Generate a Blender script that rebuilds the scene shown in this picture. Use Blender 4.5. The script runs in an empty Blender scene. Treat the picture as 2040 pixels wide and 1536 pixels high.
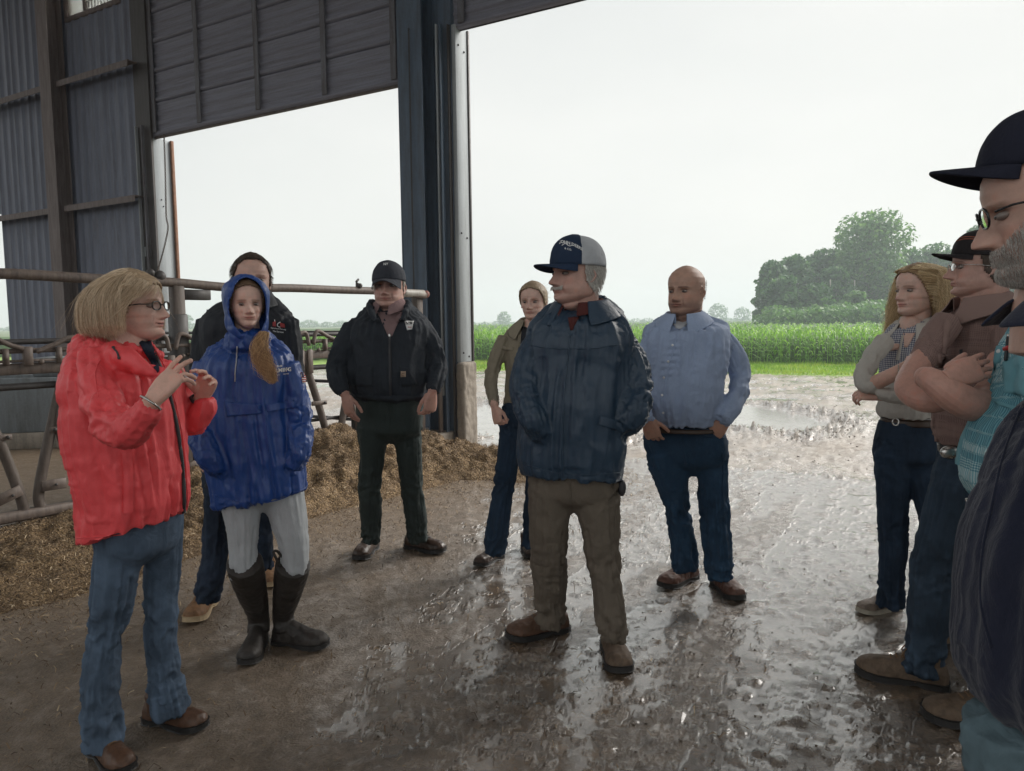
import bpy, bmesh, math, random
import numpy as np
from mathutils import Vector, Matrix
from mathutils.bvhtree import BVHTree
random.seed(7)
rng = np.random.default_rng(7)
S = bpy.context.scene
COL = S.collection
R_ = math.radians

# ------------------------------------------------------------------ camera
FPX, CX, CY = 1480.0, 1020.0, 768.0
EYE = np.array([0.0, 0.0, 1.5])
PITCH = math.atan(127.0 / FPX)
ROLL = 0.0122
_F = np.array([0, math.cos(PITCH), -math.sin(PITCH)])
_U0 = np.array([0, math.sin(PITCH), math.cos(PITCH)])
_R0 = np.array([1.0, 0, 0])
CU = _U0 * math.cos(ROLL) + _R0 * math.sin(ROLL)
CR = _R0 * math.cos(ROLL) - _U0 * math.sin(ROLL)
camd = bpy.data.cameras.new('camera'); cam = bpy.data.objects.new('camera', camd); COL.objects.link(cam)
camd.sensor_width = 36.0; camd.lens = FPX / 2040.0 * 36.0
camd.clip_start = 0.05; camd.clip_end = 6000
m = Matrix.Identity(4)
for i in range(3):
    m[i][0] = CR[i]; m[i][1] = CU[i]; m[i][2] = -_F[i]; m[i][3] = EYE[i]
cam.matrix_world = m
S.camera = cam

# ------------------------------------------------------------------ sky, sun, exposure
W = bpy.data.worlds.new('World'); S.world = W; W.use_nodes = True
nt = W.node_tree; nt.nodes.clear()
_o = nt.nodes.new('ShaderNodeOutputWorld'); _b = nt.nodes.new('ShaderNodeBackground')
_sky = nt.nodes.new('ShaderNodeTexSky'); _sky.sky_type = 'NISHITA'; _sky.sun_disc = False
SUN_EL, SUN_AZ = 34.0, 62.0          # azimuth measured from +Y towards +X
_sky.sun_elevation = R_(SUN_EL); _sky.sun_rotation = R_(SUN_AZ)
_sky.air_density = 1.0; _sky.dust_density = 4.0; _sky.ozone_density = 1.0
_tc = nt.nodes.new('ShaderNodeTexCoord')
_nz = nt.nodes.new('ShaderNodeTexNoise'); _nz.inputs['Scale'].default_value = 1.3; _nz.inputs['Detail'].default_value = 4; _nz.inputs['Roughness'].default_value = 0.45
_mp = nt.nodes.new('ShaderNodeMapping'); _mp.inputs['Scale'].default_value = (1, 1, 2.6)
nt.links.new(_tc.outputs['Generated'], _mp.inputs['Vector']); nt.links.new(_mp.outputs['Vector'], _nz.inputs['Vector'])
_cr = nt.nodes.new('ShaderNodeValToRGB')
_cr.color_ramp.elements[0].position = 0.30; _cr.color_ramp.elements[0].color = (6.05, 6.25, 6.15, 1)
_cr.color_ramp.elements[1].position = 0.72; _cr.color_ramp.elements[1].color = (7.55, 7.55, 7.25, 1)
nt.links.new(_nz.outputs['Fac'], _cr.inputs['Fac'])
_mx = nt.nodes.new('ShaderNodeMixRGB'); _mx.inputs['Fac'].default_value = 0.93
nt.links.new(_sky.outputs['Color'], _mx.inputs['Color1']); nt.links.new(_cr.outputs['Color'], _mx.inputs['Color2'])
nt.links.new(_mx.outputs['Color'], _b.inputs['Color']); _b.inputs['Strength'].default_value = 0.0385
nt.links.new(_b.outputs['Background'], _o.inputs['Surface'])
sund = bpy.data.lights.new('sun', 'SUN'); sund.energy = 1.5; sund.angle = R_(40); sund.color = (1.0, 0.96, 0.9)
sun = bpy.data.objects.new('sun', sund); COL.objects.link(sun)
_sd = Vector((math.sin(R_(SUN_AZ)) * math.cos(R_(SUN_EL)), math.cos(R_(SUN_AZ)) * math.cos(R_(SUN_EL)), math.sin(R_(SUN_EL))))
sun.rotation_euler = _sd.to_track_quat('Z', 'Y').to_euler()
S.view_settings.view_transform = 'Standard'; S.view_settings.look = 'None'
S.view_settings.exposure = 1.75; S.view_settings.gamma = 1.0; S.view_settings.use_curve_mapping = False
S.render.engine = 'CYCLES'
S.cycles.use_denoising = True
S.cycles.max_bounces = 10; S.cycles.diffuse_bounces = 5; S.cycles.glossy_bounces = 4
S.cycles.transmission_bounces = 4; S.cycles.volume_bounces = 2; S.cycles.transparent_max_bounces = 8
S.cycles.sample_clamp_indirect = 6.0

# ------------------------------------------------------------------ projection helpers
def ray(px, py):
    d = _F + (px - CX) / FPX * CR + (CY - py) / FPX * CU
    return d
def P(px, py, Y):
    d = ray(px, py); return EYE + d * (Y / d[1])
def G(px, py, z=0.0):
    d = ray(px, py); return EYE + d * ((z - EYE[2]) / d[2])
def mpp(Y): return Y / FPX

# ------------------------------------------------------------------ noise
_prm = np.random.default_rng(11).permutation(256).astype(np.int64); _prm = np.concatenate([_prm, _prm, _prm])
_gr = np.random.default_rng(12).normal(size=(256, 3)); _gr /= np.linalg.norm(_gr, axis=1)[:, None]
def pn(p, seed=0):
    p = np.asarray(p, float) + seed * 17.137
    i = np.floor(p).astype(np.int64); f = p - i; i &= 255
    u = f * f * f * (f * (f * 6 - 15) + 10)
    out = 0
    for dx in (0, 1):
        for dy in (0, 1):
            for dz in (0, 1):
                h = _prm[(_prm[(_prm[(i[:, 0] + dx) & 255] + i[:, 1] + dy) & 255] + i[:, 2] + dz) & 255]
                g = _gr[h]
                dot = g[:, 0] * (f[:, 0] - dx) + g[:, 1] * (f[:, 1] - dy) + g[:, 2] * (f[:, 2] - dz)
                wx = u[:, 0] if dx else 1 - u[:, 0]; wy = u[:, 1] if dy else 1 - u[:, 1]; wz = u[:, 2] if dz else 1 - u[:, 2]
                out = out + dot * wx * wy * wz
    return out * 1.6
def fbm(p, oct=4, seed=0):
    p = np.asarray(p, float); a = 1.0; s = 0
    for k in range(oct):
        s = s + a * pn(p * 2 ** k, seed + k); a *= .5
    return s
def sstep(a, b, x):
    t = np.clip((x - a) / (b - a), 0, 1); return t * t * (3 - 2 * t)

# ------------------------------------------------------------------ objects
def props(o, label=None, cat=None, group=None, kind=None):
    if label: o['label'] = label
    if cat: o['category'] = cat
    if group: o['group'] = group
    if kind: o['kind'] = kind
    return o
def empty(name, loc, **k):
    o = bpy.data.objects.new(name, None); COL.objects.link(o); o.location = [float(v) for v in loc]; o.empty_display_size = .1
    bpy.context.view_layer.update() if False else None
    return props(o, **k)
def mk_mesh(name, V, F, smooth=True):
    me = bpy.data.meshes.new(name)
    V = np.asarray(V, dtype=np.float32)
    if isinstance(F, np.ndarray):
        n = F.shape[1]
        me.vertices.add(len(V)); me.vertices.foreach_set('co', V.ravel())
        me.loops.add(F.size); me.loops.foreach_set('vertex_index', F.astype(np.int32).ravel())
        me.polygons.add(len(F)); me.polygons.foreach_set('loop_start', np.arange(0, F.size, n, dtype=np.int32))
        try: me.polygons.foreach_set('loop_total', np.full(len(F), n, dtype=np.int32))
        except Exception: pass
        me.update(calc_edges=True); me.validate()
    else:
        me.from_pydata([tuple(map(float, v)) for v in V], [], [tuple(map(int, f)) for f in F]); me.update()
    if smooth: me.polygons.foreach_set('use_smooth', np.ones(len(me.polygons), dtype=bool))
    return me
def obj(name, V, F, mat, parent=None, smooth=True, **k):
    """V in world coordinates; the object's origin is its parent's (unrotated empties)."""
    V = np.asarray(V, float)
    if parent is not None:
        V = V - worldloc(parent)
    elif len(V):
        org = np.array([V[:, 0].mean(), V[:, 1].mean(), V[:, 2].min()]); V = V - org
    me = mk_mesh(name, V, F, smooth)
    if mat:
        for mm in (mat if isinstance(mat, (list, tuple)) else [mat]): me.materials.append(mm)
    o = bpy.data.objects.new(name, me); COL.objects.link(o)
    if parent is not None: o.parent = parent
    else: o.location = [float(v) for v in org]
    return props(o, **k)
def worldloc(o):
    l = np.zeros(3)
    while o is not None:
        l = l + np.array(o.location); o = o.parent
    return l
def join(parts):
    Vs, Fs, n = [], [], 0
    for V, F in parts:
        V = np.asarray(V, float); Vs.append(V)
        Fs.extend([tuple(int(i) + n for i in f) for f in F]); n += len(V)
    return np.concatenate(Vs), Fs
def joinq(parts):
    """join arrays of same-size faces"""
    Vs, Fs, n = [], [], 0
    for V, F in parts:
        Vs.append(V); Fs.append(np.asarray(F) + n); n += len(V)
    return np.concatenate(Vs), np.concatenate(Fs)
def box(c, sx, sy, sz, ax=None, bev=0.0):
    """box centred at c with half sizes; ax = 3 axis vectors; bevelled edges when bev > 0"""
    c = np.asarray(c, float)
    ax = np.eye(3) if ax is None else np.asarray(ax, float)
    if bev <= 0:
        q = np.array([[-1, -1, -1], [1, -1, -1], [1, 1, -1], [-1, 1, -1], [-1, -1, 1], [1, -1, 1], [1, 1, 1], [-1, 1, 1]], float)
        V = c + (q * [sx, sy, sz]) @ ax
        return V, [(0, 3, 2, 1), (4, 5, 6, 7), (0, 1, 5, 4), (1, 2, 6, 5), (2, 3, 7, 6), (3, 0, 4, 7)]
    b = bev
    q = []
    for z, i in ((-sz, b), (-sz + b, 0), (sz - b, 0), (sz, b)):
        x, y = sx - i, sy - i
        e = b if i == 0 else b * .4
        q += [(-x, -y + e, z), (-x + e, -y, z), (x - e, -y, z), (x, -y + e, z), (x, y - e, z), (x - e, y, z), (-x + e, y, z), (-x, y - e, z)]
    V = c + np.array(q) @ ax
    F = [tuple(range(7, -1, -1)), tuple(range(24, 32))]
    for k in range(3):
        for j in range(8):
            a = k * 8 + j; d = k * 8 + (j + 1) % 8; F.append((a, d, d + 8, a + 8))
    return V, F
def frames(pts):
    pts = np.asarray(pts, float); n = len(pts)
    T = np.gradient(pts, axis=0); T /= np.linalg.norm(T, axis=1)[:, None] + 1e-9
    ref = np.array([1.0, 0, 0]) if abs(T[0] @ np.array([1.0, 0, 0])) < .9 else np.array([0, 0, 1.0])
    A = []; a = ref
    for t in T:
        a = a - t * (a @ t); a /= np.linalg.norm(a) + 1e-9; A.append(a)
    A = np.array(A); B = np.cross(T, A)
    return T, A, B
def catmull(pts, sub=6):
    pts = np.asarray(pts, float)
    if len(pts) < 3:
        t = np.linspace(0, 1, sub * (len(pts) - 1) + 1)[:, None]
        return pts[0] * (1 - t) + pts[-1] * t
    p = np.vstack([2 * pts[0] - pts[1], pts, 2 * pts[-1] - pts[-2]]); out = []
    for i in range(1, len(p) - 2):
        for k in range(sub):
            t = k / sub
            out.append(.5 * ((2 * p[i]) + (-p[i - 1] + p[i + 1]) * t + (2 * p[i - 1] - 5 * p[i] + 4 * p[i + 1] - p[i + 2]) * t * t + (-p[i - 1] + 3 * p[i] - 3 * p[i + 1] + p[i + 2]) * t ** 3))
    out.append(pts[-1]); return np.array(out)
def tube(pts, r, n=14, cap=True, flat=1.0, up=None):
    """swept tube; r scalar or per point"""
    pts = np.asarray(pts, float); r = np.broadcast_to(np.asarray(r, float), (len(pts),))
    T, A, B = frames(pts)
    if up is not None:
        up = np.asarray(up, float); A = np.cross(np.broadcast_to(up, T.shape), T); A /= np.linalg.norm(A, axis=1)[:, None] + 1e-9; B = np.cross(T, A)
    a = np.arange(n) / n * 2 * math.pi
    V = pts[:, None, :] + r[:, None, None] * (np.cos(a)[None, :, None] * A[:, None, :] + flat * np.sin(a)[None, :, None] * B[:, None, :])
    K = len(pts); V = V.reshape(-1, 3); F = []
    for k in range(K - 1):
        for j in range(n):
            a0 = k * n + j; a1 = k * n + (j + 1) % n; F.append((a0, a1, a1 + n, a0 + n))
    if cap:
        c0 = len(V); V = np.vstack([V, pts[0] - T[0] * r[0] * .3, pts[-1] + T[-1] * r[-1] * .3])
        for j in range(n):
            F.append((c0, (j + 1) % n, j)); F.append((c0 + 1, (K - 1) * n + j, (K - 1) * n + (j + 1) % n))
    return V, F
def loft(rings, n=40, cap=True):
    """rings: (centre, A half-vector, B half-vector, exponent)"""
    a = np.arange(n) / n * 2 * math.pi; V = []
    for c, A, B, e in rings:
        ca, sa = np.cos(a), np.sin(a)
        x = np.sign(ca) * np.abs(ca) ** (2 / e); y = np.sign(sa) * np.abs(sa) ** (2 / e)
        V.append(np.asarray(c) + x[:, None] * np.asarray(A) + y[:, None] * np.asarray(B))
    K = len(rings); V = np.concatenate(V); F = []
    for k in range(K - 1):
        for j in range(n):
            a0 = k * n + j; a1 = k * n + (j + 1) % n; F.append((a0, a1, a1 + n, a0 + n))
    if cap:
        c0 = len(V); V = np.vstack([V, rings[0][0], rings[-1][0]])
        for j in range(n):
            F.append((c0, (j + 1) % n, j)); F.append((c0 + 1, (K - 1) * n + j, (K - 1) * n + (j + 1) % n))
    return V, F
def sphere(c, r, nu=16, nv=10, ax=None):
    r = np.broadcast_to(np.asarray(r, float), (3,)); ax = np.eye(3) if ax is None else np.asarray(ax)
    V = [[0, 0, 1]]
    for i in range(1, nv):
        p = math.pi * i / nv
        for j in range(nu):
            t = 2 * math.pi * j / nu; V.append([math.sin(p) * math.cos(t), math.sin(p) * math.sin(t), math.cos(p)])
    V.append([0, 0, -1]); V = np.array(V) * r; F = []
    for j in range(nu):
        F.append((0, 1 + j, 1 + (j + 1) % nu))
        for i in range(nv - 2):
            a = 1 + i * nu + j; b = 1 + i * nu + (j + 1) % nu; F.append((a, a + nu, b + nu, b))
        F.append((1 + (nv - 2) * nu + j, len(V) - 1, 1 + (nv - 2) * nu + (j + 1) % nu))
    return np.asarray(c, float) + V @ ax, F
def grid(X):
    """faces of a (rows, cols, 3) array"""
    r, c = X.shape[:2]; i = np.arange(r * c).reshape(r, c)
    F = np.stack([i[:-1, :-1], i[:-1, 1:], i[1:, 1:], i[1:, :-1]], -1).reshape(-1, 4)
    return X.reshape(-1, 3), F
def evalmesh(V, F, mods):
    me = mk_mesh('tmp', V, F, False); o = bpy.data.objects.new('tmp', me); COL.objects.link(o)
    for typ, kw in mods:
        md = o.modifiers.new('m', typ)
        for a, b in kw.items(): setattr(md, a, b)
    dg = bpy.context.evaluated_depsgraph_get(); e = o.evaluated_get(dg); em = e.to_mesh()
    nv = len(em.vertices); VV = np.empty(nv * 3, dtype=np.float32); em.vertices.foreach_get('co', VV); VV = VV.reshape(-1, 3).astype(float)
    lt = np.empty(len(em.polygons), dtype=np.int32); em.polygons.foreach_get('loop_total', lt)
    li = np.empty(len(em.loops), dtype=np.int32); em.loops.foreach_get('vertex_index', li)
    if (lt == 4).all(): FF = li.reshape(-1, 4)
    elif (lt == 3).all(): FF = li.reshape(-1, 3)
    else:
        FF = []; k = 0
        for t in lt: FF.append(tuple(li[k:k + t])); k += t
    e.to_mesh_clear(); bpy.data.objects.remove(o); bpy.data.meshes.remove(me)
    return VV, FF
def outward(V, F):
    V = np.asarray(V, float); c = V.mean(0); vol = 0.0
    for f in F:
        for k in range(1, len(f) - 1): vol += np.dot(V[f[0]] - c, np.cross(V[f[k]] - c, V[f[k + 1]] - c))
    return (V, F) if vol > 0 else (V, [tuple(f)[::-1] for f in F])
def outward_fast(V, F):
    V = np.asarray(V, float); c = V.mean(0); by = {}
    for f in F: by.setdefault(len(f), []).append(tuple(f))
    vol = 0.0
    for n, fs in by.items():
        A = V[np.array(fs)] - c
        for k in range(1, n - 1): vol += np.einsum('ij,ij->i', A[:, 0], np.cross(A[:, k], A[:, k + 1])).sum()
    return (V, F) if vol > 0 else (V, [tuple(int(i) for i in f)[::-1] for f in F])
def remesh(parts, voxel, smooth=2, fac=.5):
    V, F = join([outward_fast(*p) for p in parts])
    mods = [('REMESH', dict(mode='VOXEL', voxel_size=voxel, adaptivity=0.0))]
    if smooth: mods.append(('SMOOTH', dict(factor=fac, iterations=smooth)))
    return evalmesh(V, F, mods)
def vnormals(V, F):
    F = np.asarray(F); a = V[F[:, 0]]; b = V[F[:, 1]]; c = V[F[:, 2]]; d = V[F[:, -1]]
    n = np.cross(c - a, d - b) if F.shape[1] == 4 else np.cross(b - a, c - a)
    N = np.zeros_like(V)
    for k in range(F.shape[1]): np.add.at(N, F[:, k], n)
    return N / (np.linalg.norm(N, axis=1)[:, None] + 1e-12)
def setattr_vec(o, name, arr, typ='FLOAT_VECTOR'):
    a = o.data.attributes.new(name, typ, 'POINT')
    key = 'vector' if typ == 'FLOAT_VECTOR' else 'color' if typ == 'FLOAT_COLOR' else 'value'
    a.data.foreach_set(key, np.asarray(arr, dtype=np.float32).ravel())

# ------------------------------------------------------------------ materials
class NB:
    def __init__(s, name):
        s.m = bpy.data.materials.new(name); s.m.use_nodes = True; s.t = s.m.node_tree; s.t.nodes.clear()
        s.out = s.t.nodes.new('ShaderNodeOutputMaterial'); s.b = s.t.nodes.new('ShaderNodeBsdfPrincipled')
        s.t.links.new(s.b.outputs[0], s.out.inputs['Surface']); s._c = {}
    def n(s, typ, **kw):
        nd = s.t.nodes.new('ShaderNode' + typ)
        for k, v in kw.items():
            if k.startswith('i_'):
                key = k[2:]; key = int(key) if key.isdigit() else key.replace('_', ' ')
                s.set(nd.inputs[key], v)
            else: setattr(nd, k, v)
        return nd
    def set(s, sock, v):
        if isinstance(v, bpy.types.NodeSocket): s.t.links.new(v, sock)
        elif isinstance(v, tuple) and len(v) == 3 and sock.type == 'RGBA': sock.default_value = (*v, 1)
        else: sock.default_value = v
    def coord(s, kind='Object'):
        if kind not in s._c: s._c[kind] = s.n('TexCoord').outputs[kind]
        return s._c[kind]
    def attr(s, name, out='Vector'):
        return s.n('Attribute', attribute_name=name).outputs[out]
    def noise(s, scale, detail=4, rough=.55, vec=None, dist=0.0, out='Fac'):
        return s.n('TexNoise', i_Vector=vec or s.coord(), i_Scale=scale, i_Detail=detail, i_Roughness=rough, i_Distortion=dist).outputs[out]
    def ramp(s, fac, stops):
        r = s.n('ValToRGB'); s.set(r.inputs['Fac'], fac); e = r.color_ramp.elements
        while len(e) < len(stops): e.new(.5)
        for k, (p, c) in enumerate(stops):
            e[k].position = p; e[k].color = (*(c if isinstance(c, tuple) else (c, c, c)), 1)
        return r.outputs['Color']
    def mix(s, f, a, b, mode='MIX'):
        x = s.n('MixRGB', blend_type=mode); s.set(x.inputs[0], f); s.set(x.inputs[1], a); s.set(x.inputs[2], b); return x.outputs[0]
    def math(s, op, a, b=0.0, c=None, clamp=False):
        x = s.n('Math', operation=op, use_clamp=clamp); s.set(x.inputs[0], a); s.set(x.inputs[1], b)
        if c is not None: s.set(x.inputs[2], c)
        return x.outputs[0]
    def bump(s, h, strength=.3, dist=.01, nrm=None):
        x = s.n('Bump', i_Strength=strength, i_Distance=dist, i_Height=h)
        if nrm: s.set(x.inputs['Normal'], nrm)
        return x.outputs[0]
    def map(s, vec, scale=(1, 1, 1), rot=(0, 0, 0), loc=(0, 0, 0)):
        return s.n('Mapping', i_Vector=vec, i_Scale=scale, i_Rotation=rot, i_Location=loc).outputs[0]
    def p(s, **kw):
        for k, v in kw.items(): s.set(s.b.inputs[k.replace('_', ' ')], v)
        return s
def tint3(c, f): return tuple(min(1, x * f) for x in c)

def cloth(name, c, rough=.85, var=.25, weave=700, bump=.25, spec=.3, sheen=.0, c2=None, wet=0.0):
    b = NB(name)
    big = b.noise(9, 5, .6); fine = b.noise(160, 3, .6)
    f = b.math('ADD', b.math('MULTIPLY', big, .65), b.math('MULTIPLY', fine, .35))
    c2 = c2 or tint3(c, 1 - var)
    col = b.ramp(f, [(.3, c2), (.7, tint3(c, 1 + var * .5))])
    wv = b.n('TexVoronoi', i_Vector=b.coord(), i_Scale=weave).outputs['Distance']
    h = b.math('ADD', b.math('MULTIPLY', wv, .5), b.math('MULTIPLY', b.noise(60, 4, .6), 1.0))
    wr = b.n('TexNoise', i_Vector=b.map(b.coord(), scale=(1, 1, .45)), i_Scale=22.0, i_Detail=5, i_Roughness=.55, i_Distortion=.8).outputs['Fac']
    b.p(Base_Color=col, Roughness=rough, Specular_IOR_Level=spec, Normal=b.bump(h, bump, .003, b.bump(wr, .55, .012)), Sheen_Weight=sheen)
    if wet:
        b.p(Coat_Weight=wet, Coat_Roughness=.28)
    return b.m
def denim(name, c, fade=.5, bump=.4):
    b = NB(name)
    a = b.noise(5, 4, .6); tw = b.n('TexWave', i_Vector=b.map(b.coord(), rot=(.3, .5, .78)), i_Scale=260, i_Distortion=2.0).outputs['Fac']
    sl = b.noise(130, 2, .5, vec=b.map(b.coord(), scale=(1, 1, .15)))
    col = b.ramp(a, [(.35, tint3(c, 1 - .35)), (.7, tint3(c, 1 + fade))])
    col = b.mix(b.math('MULTIPLY', sl, .35), col, tint3(c, 2.2))
    # worn lighter crests from the mesh's own fold heights
    fh = b.n('Attribute', attribute_name='fold').outputs['Fac']
    col = b.mix(b.ramp(fh, [(.52, 0.0), (.80, .55)]), col, tint3(c, 2.8))
    col = b.mix(b.ramp(b.noise(2.6, 3, .5), [(.48, 0.0), (.66, .45)]), col, tint3(c, 2.0))
    b.p(Base_Color=col, Roughness=.88, Specular_IOR_Level=.25, Normal=b.bump(b.math('ADD', b.math('MULTIPLY', tw, .4), b.noise(70, 4)), bump, .003, b.bump(b.n('TexNoise', i_Vector=b.coord(), i_Scale=18.0, i_Detail=4, i_Distortion=1.0).outputs['Fac'], .6, .012)))
    return b.m
def skin(name, c=(.56, .33, .24)):
    b = NB(name)
    t = b.n('Attribute', attribute_name='tint').outputs['Color']
    blot = b.ramp(b.noise(30, 5, .65), [(.3, tint3(c, .82)), (.55, c), (.8, (min(1, c[0] * 1.1), c[1] * .86, c[2] * .8))])
    col = b.mix(1.0, blot, t, 'MULTIPLY')
    h = b.math('ADD', b.noise(220, 3, .6), b.math('MULTIPLY', b.n('TexVoronoi', i_Vector=b.coord(), i_Scale=420).outputs['Distance'], .6))
    b.p(Base_Color=col, Roughness=.5, Specular_IOR_Level=.45, Subsurface_Weight=.12, Subsurface_Radius=(.012, .004, .002), Subsurface_Scale=1.0, Normal=b.bump(h, .35, .0012))
    return b.m
def simple(name, c, rough=.5, metal=0.0, var=.15, scale=30, bump=.1, dist=.003, spec=.5, **kw):
    b = NB(name)
    n = b.noise(scale, 5, .6)
    b.p(Base_Color=b.ramp(n, [(.3, tint3(c, 1 - var)), (.7, tint3(c, 1 + var))]), Roughness=b.ramp(b.noise(scale * .6, 4), [(.3, max(0, rough - .08)), (.7, min(1, rough + .08))]), Metallic=metal, Specular_IOR_Level=spec, Normal=b.bump(n, bump, dist))
    b.p(**kw)
    return b.m
# ================================================================== SETTING
_v = ray(-1540, 672); DL = np.array([_v[0], _v[1], 0]); DL /= np.linalg.norm(DL)
NIN = np.array([DL[1], -DL[0], 0.0])
if NIN[1] > 0: NIN = -NIN
NOUT = -NIN
UPZ = np.array([0, 0, 1.0])
WO = G(935, 890); WO[2] = 0
def WP(s, z, off=0.0):           # barn wall: s to the left along the wall, off > 0 towards the outside
    return WO + DL * s + NOUT * off + UPZ * z
WAX = np.array([DL, NOUT, UPZ])
def wbox(s0, s1, z0, z1, o0, o1, bev=0.0):
    return box(WP((s0 + s1) / 2, (z0 + z1) / 2, (o0 + o1) / 2), abs(s1 - s0) / 2, abs(o1 - o0) / 2, abs(z1 - z0) / 2, WAX, bev)

# ---- materials of the setting
def mat_ground():
    b = NB('wet_muddy_ground')
    co = b.coord('Object')
    wet = b.n('Attribute', attribute_name='wet').outputs['Fac']
    feed = b.n('Attribute', attribute_name='feed').outputs['Fac']
    out = b.n('Attribute', attribute_name='yard').outputs['Fac']
    big = b.noise(1.3, 5, .6, vec=co); mid = b.noise(14, 6, .65, vec=co); fine = b.noise(120, 6, .72, vec=co); grit = b.n('TexVoronoi', i_Vector=co, i_Scale=85).outputs['Distance']
    inside = b.ramp(mid, [(.30, (.075, .053, .036)), (.52, (.158, .114, .078)), (.72, (.27, .20, .14))])
    feedc = b.ramp(fine, [(.3, (.07, .045, .026)), (.5, (.16, .108, .062)), (.72, (.32, .23, .13))])
    yard = b.ramp(b.math('ADD', b.math('MULTIPLY', mid, .6), b.math('MULTIPLY', fine, .4)), [(.32, (.14, .11, .088)), (.5, (.34, .285, .235)), (.68, (.52, .46, .395))])
    yard = b.mix(b.ramp(big, [(.42, 0.0), (.62, .5)]), yard, (.27, .21, .16))
    col = b.mix(out, inside, yard)
    col = b.mix(b.math('MULTIPLY', feed, b.ramp(fine, [(.34, .35), (.62, 1.0)])), col, feedc)
    film = b.math('ADD', wet, b.math('MULTIPLY', b.math('SUBTRACT', mid, .5), 1.2), clamp=True)
    col = b.mix(b.math('MULTIPLY', film, .4), col, b.mix(1.0, col, (.55, .5, .45), 'MULTIPLY'))
    rough = b.ramp(film, [(.10, .50), (.38, .30), (.80, .15)])
    h = b.math('ADD', b.math('MULTIPLY', fine, 1.0), b.math('ADD', b.math('MULTIPLY', grit, .55), b.math('MULTIPLY', mid, 1.6)))
    h = b.math('MULTIPLY', h, b.ramp(film, [(.35, 1.0), (.95, .12)]))
    b.p(Base_Color=col, Roughness=rough, Specular_IOR_Level=b.ramp(film, [(.1, .5), (.6, 1.0)]), IOR=1.62, Normal=b.bump(h, .75, .016))
    b.p(Coat_Weight=b.math('MULTIPLY', film, 1.0), Coat_Roughness=.13, Coat_IOR=1.6)
    return b.m
M_GROUND = mat_ground()
M_FIELD = simple('field_soil', (.10, .11, .045), .95, var=.4, scale=.6)
def mat_silage():
    b = NB('shredded_feed')
    f = b.noise(75, 5, .75); g = b.noise(5, 4, .6)
    c = b.ramp(f, [(.30, (.04, .027, .018)), (.45, (.19, .125, .070)), (.58, (.42, .285, .15)), (.74, (.66, .48, .27))])
    c = b.mix(b.ramp(g, [(.42, 0.0), (.68, .65)]), c, (.085, .05, .026))
    b.p(Base_Color=c, Roughness=.8, Specular_IOR_Level=.3, Normal=b.bump(b.math('ADD', f, b.n('TexVoronoi', i_Vector=b.coord(), i_Scale=60).outputs['Distance']), 1.0, .03))
    return b.m
M_SIL = mat_silage()
def mat_bits(name, stops, rough=.8):
    b = NB(name)
    r = b.n('Attribute', attribute_name='rnd').outputs['Fac']
    b.p(Base_Color=b.ramp(r, stops), Roughness=rough, Specular_IOR_Level=.3)
    return b.m
M_STRAW = mat_bits('feed_fibre', [(0, (.045, .03, .02)), (.45, (.15, .10, .062)), (.85, (.30, .215, .13)), (1, (.55, .44, .30))])
M_STONE = mat_bits('yard_stone', [(0, (.13, .11, .095)), (.5, (.30, .27, .24)), (1, (.42, .39, .35))], .8)
def mat_steel(name, c, c2, rough=.6, metal=0.0, scale=3.0, streak=True, bump=.2):
    b = NB(name)
    v = b.map(b.coord(), scale=(6, 6, .7) if streak is True else streak) if streak else b.coord()
    n = b.noise(scale, 7, .68, vec=v); f = b.noise(40, 5, .7)
    m_ = b.math('ADD', b.math('MULTIPLY', n, .7), b.math('MULTIPLY', f, .3))
    b.p(Base_Color=b.ramp(m_, [(.34, c2), (.58, c)]), Roughness=b.ramp(f, [(.3, rough - .12), (.7, rough + .12)]), Metallic=metal, Normal=b.bump(f, bump, .004))
    return b.m
M_CORR = mat_steel('corrugated_wall_sheet', (.165, .19, .255), (.11, .115, .145), .55)  # blue cast of the lens veil is mixed into the sheet colour
M_ROOF = mat_steel('bright_bounce_roof_sheet', (.62, .63, .62), (.42, .42, .41), .6)  # unseen roof underside made bright to bounce fill light inside
M_GIRT = mat_steel('rusty_frame_steel', (.20, .17, .165), (.11, .085, .075), .7)
M_PILLAR = mat_steel('flare_tinted_steel', (.080, .120, .175), (.05, .062, .08), .5)  # blue of the lens flare is painted into this steel
M_DOORS = mat_steel('dusty_door_slat', (.235, .245, .30), (.155, .15, .175), .6, scale=5.0, streak=(.35, .35, 10.0))
M_STILE = mat_steel('door_stile_steel', (.15, .155, .18), (.06, .05, .045), .6)
M_WHITE = mat_steel('white_painted_trim', (.36, .39, .41), (.25, .27, .28), .75, scale=2)
M_RUST = mat_steel('rusty_pipe', (.115, .092, .078), (.055, .038, .03), .62, scale=5, bump=.5)
M_RUST2 = mat_steel('brown_rail_steel', (.155, .12, .10), (.065, .05, .044), .6, scale=5, bump=.5)
M_DARKST = mat_steel('dark_iron', (.06, .055, .055), (.03, .025, .022), .55)
M_CONC = mat_steel('weathered_concrete', (.27, .235, .195), (.12, .10, .08), .85, scale=2, bump=.8)
M_CONCB = mat_steel('blue_grey_concrete', (.17, .19, .205), (.095, .10, .10), .8, scale=2, bump=.5)
M_WOOD = simple('old_brown_wood', (.20, .10, .06), .8, scale=20, var=.3, bump=.4)
M_BOLT = simple('dark_bolt', (.03, .03, .03), .5)
M_GLASSW = NB('frosted_window').p(Base_Color=(.85, .86, .8), Roughness=.5, Transmission_Weight=.85, IOR=1.2).m

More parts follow.
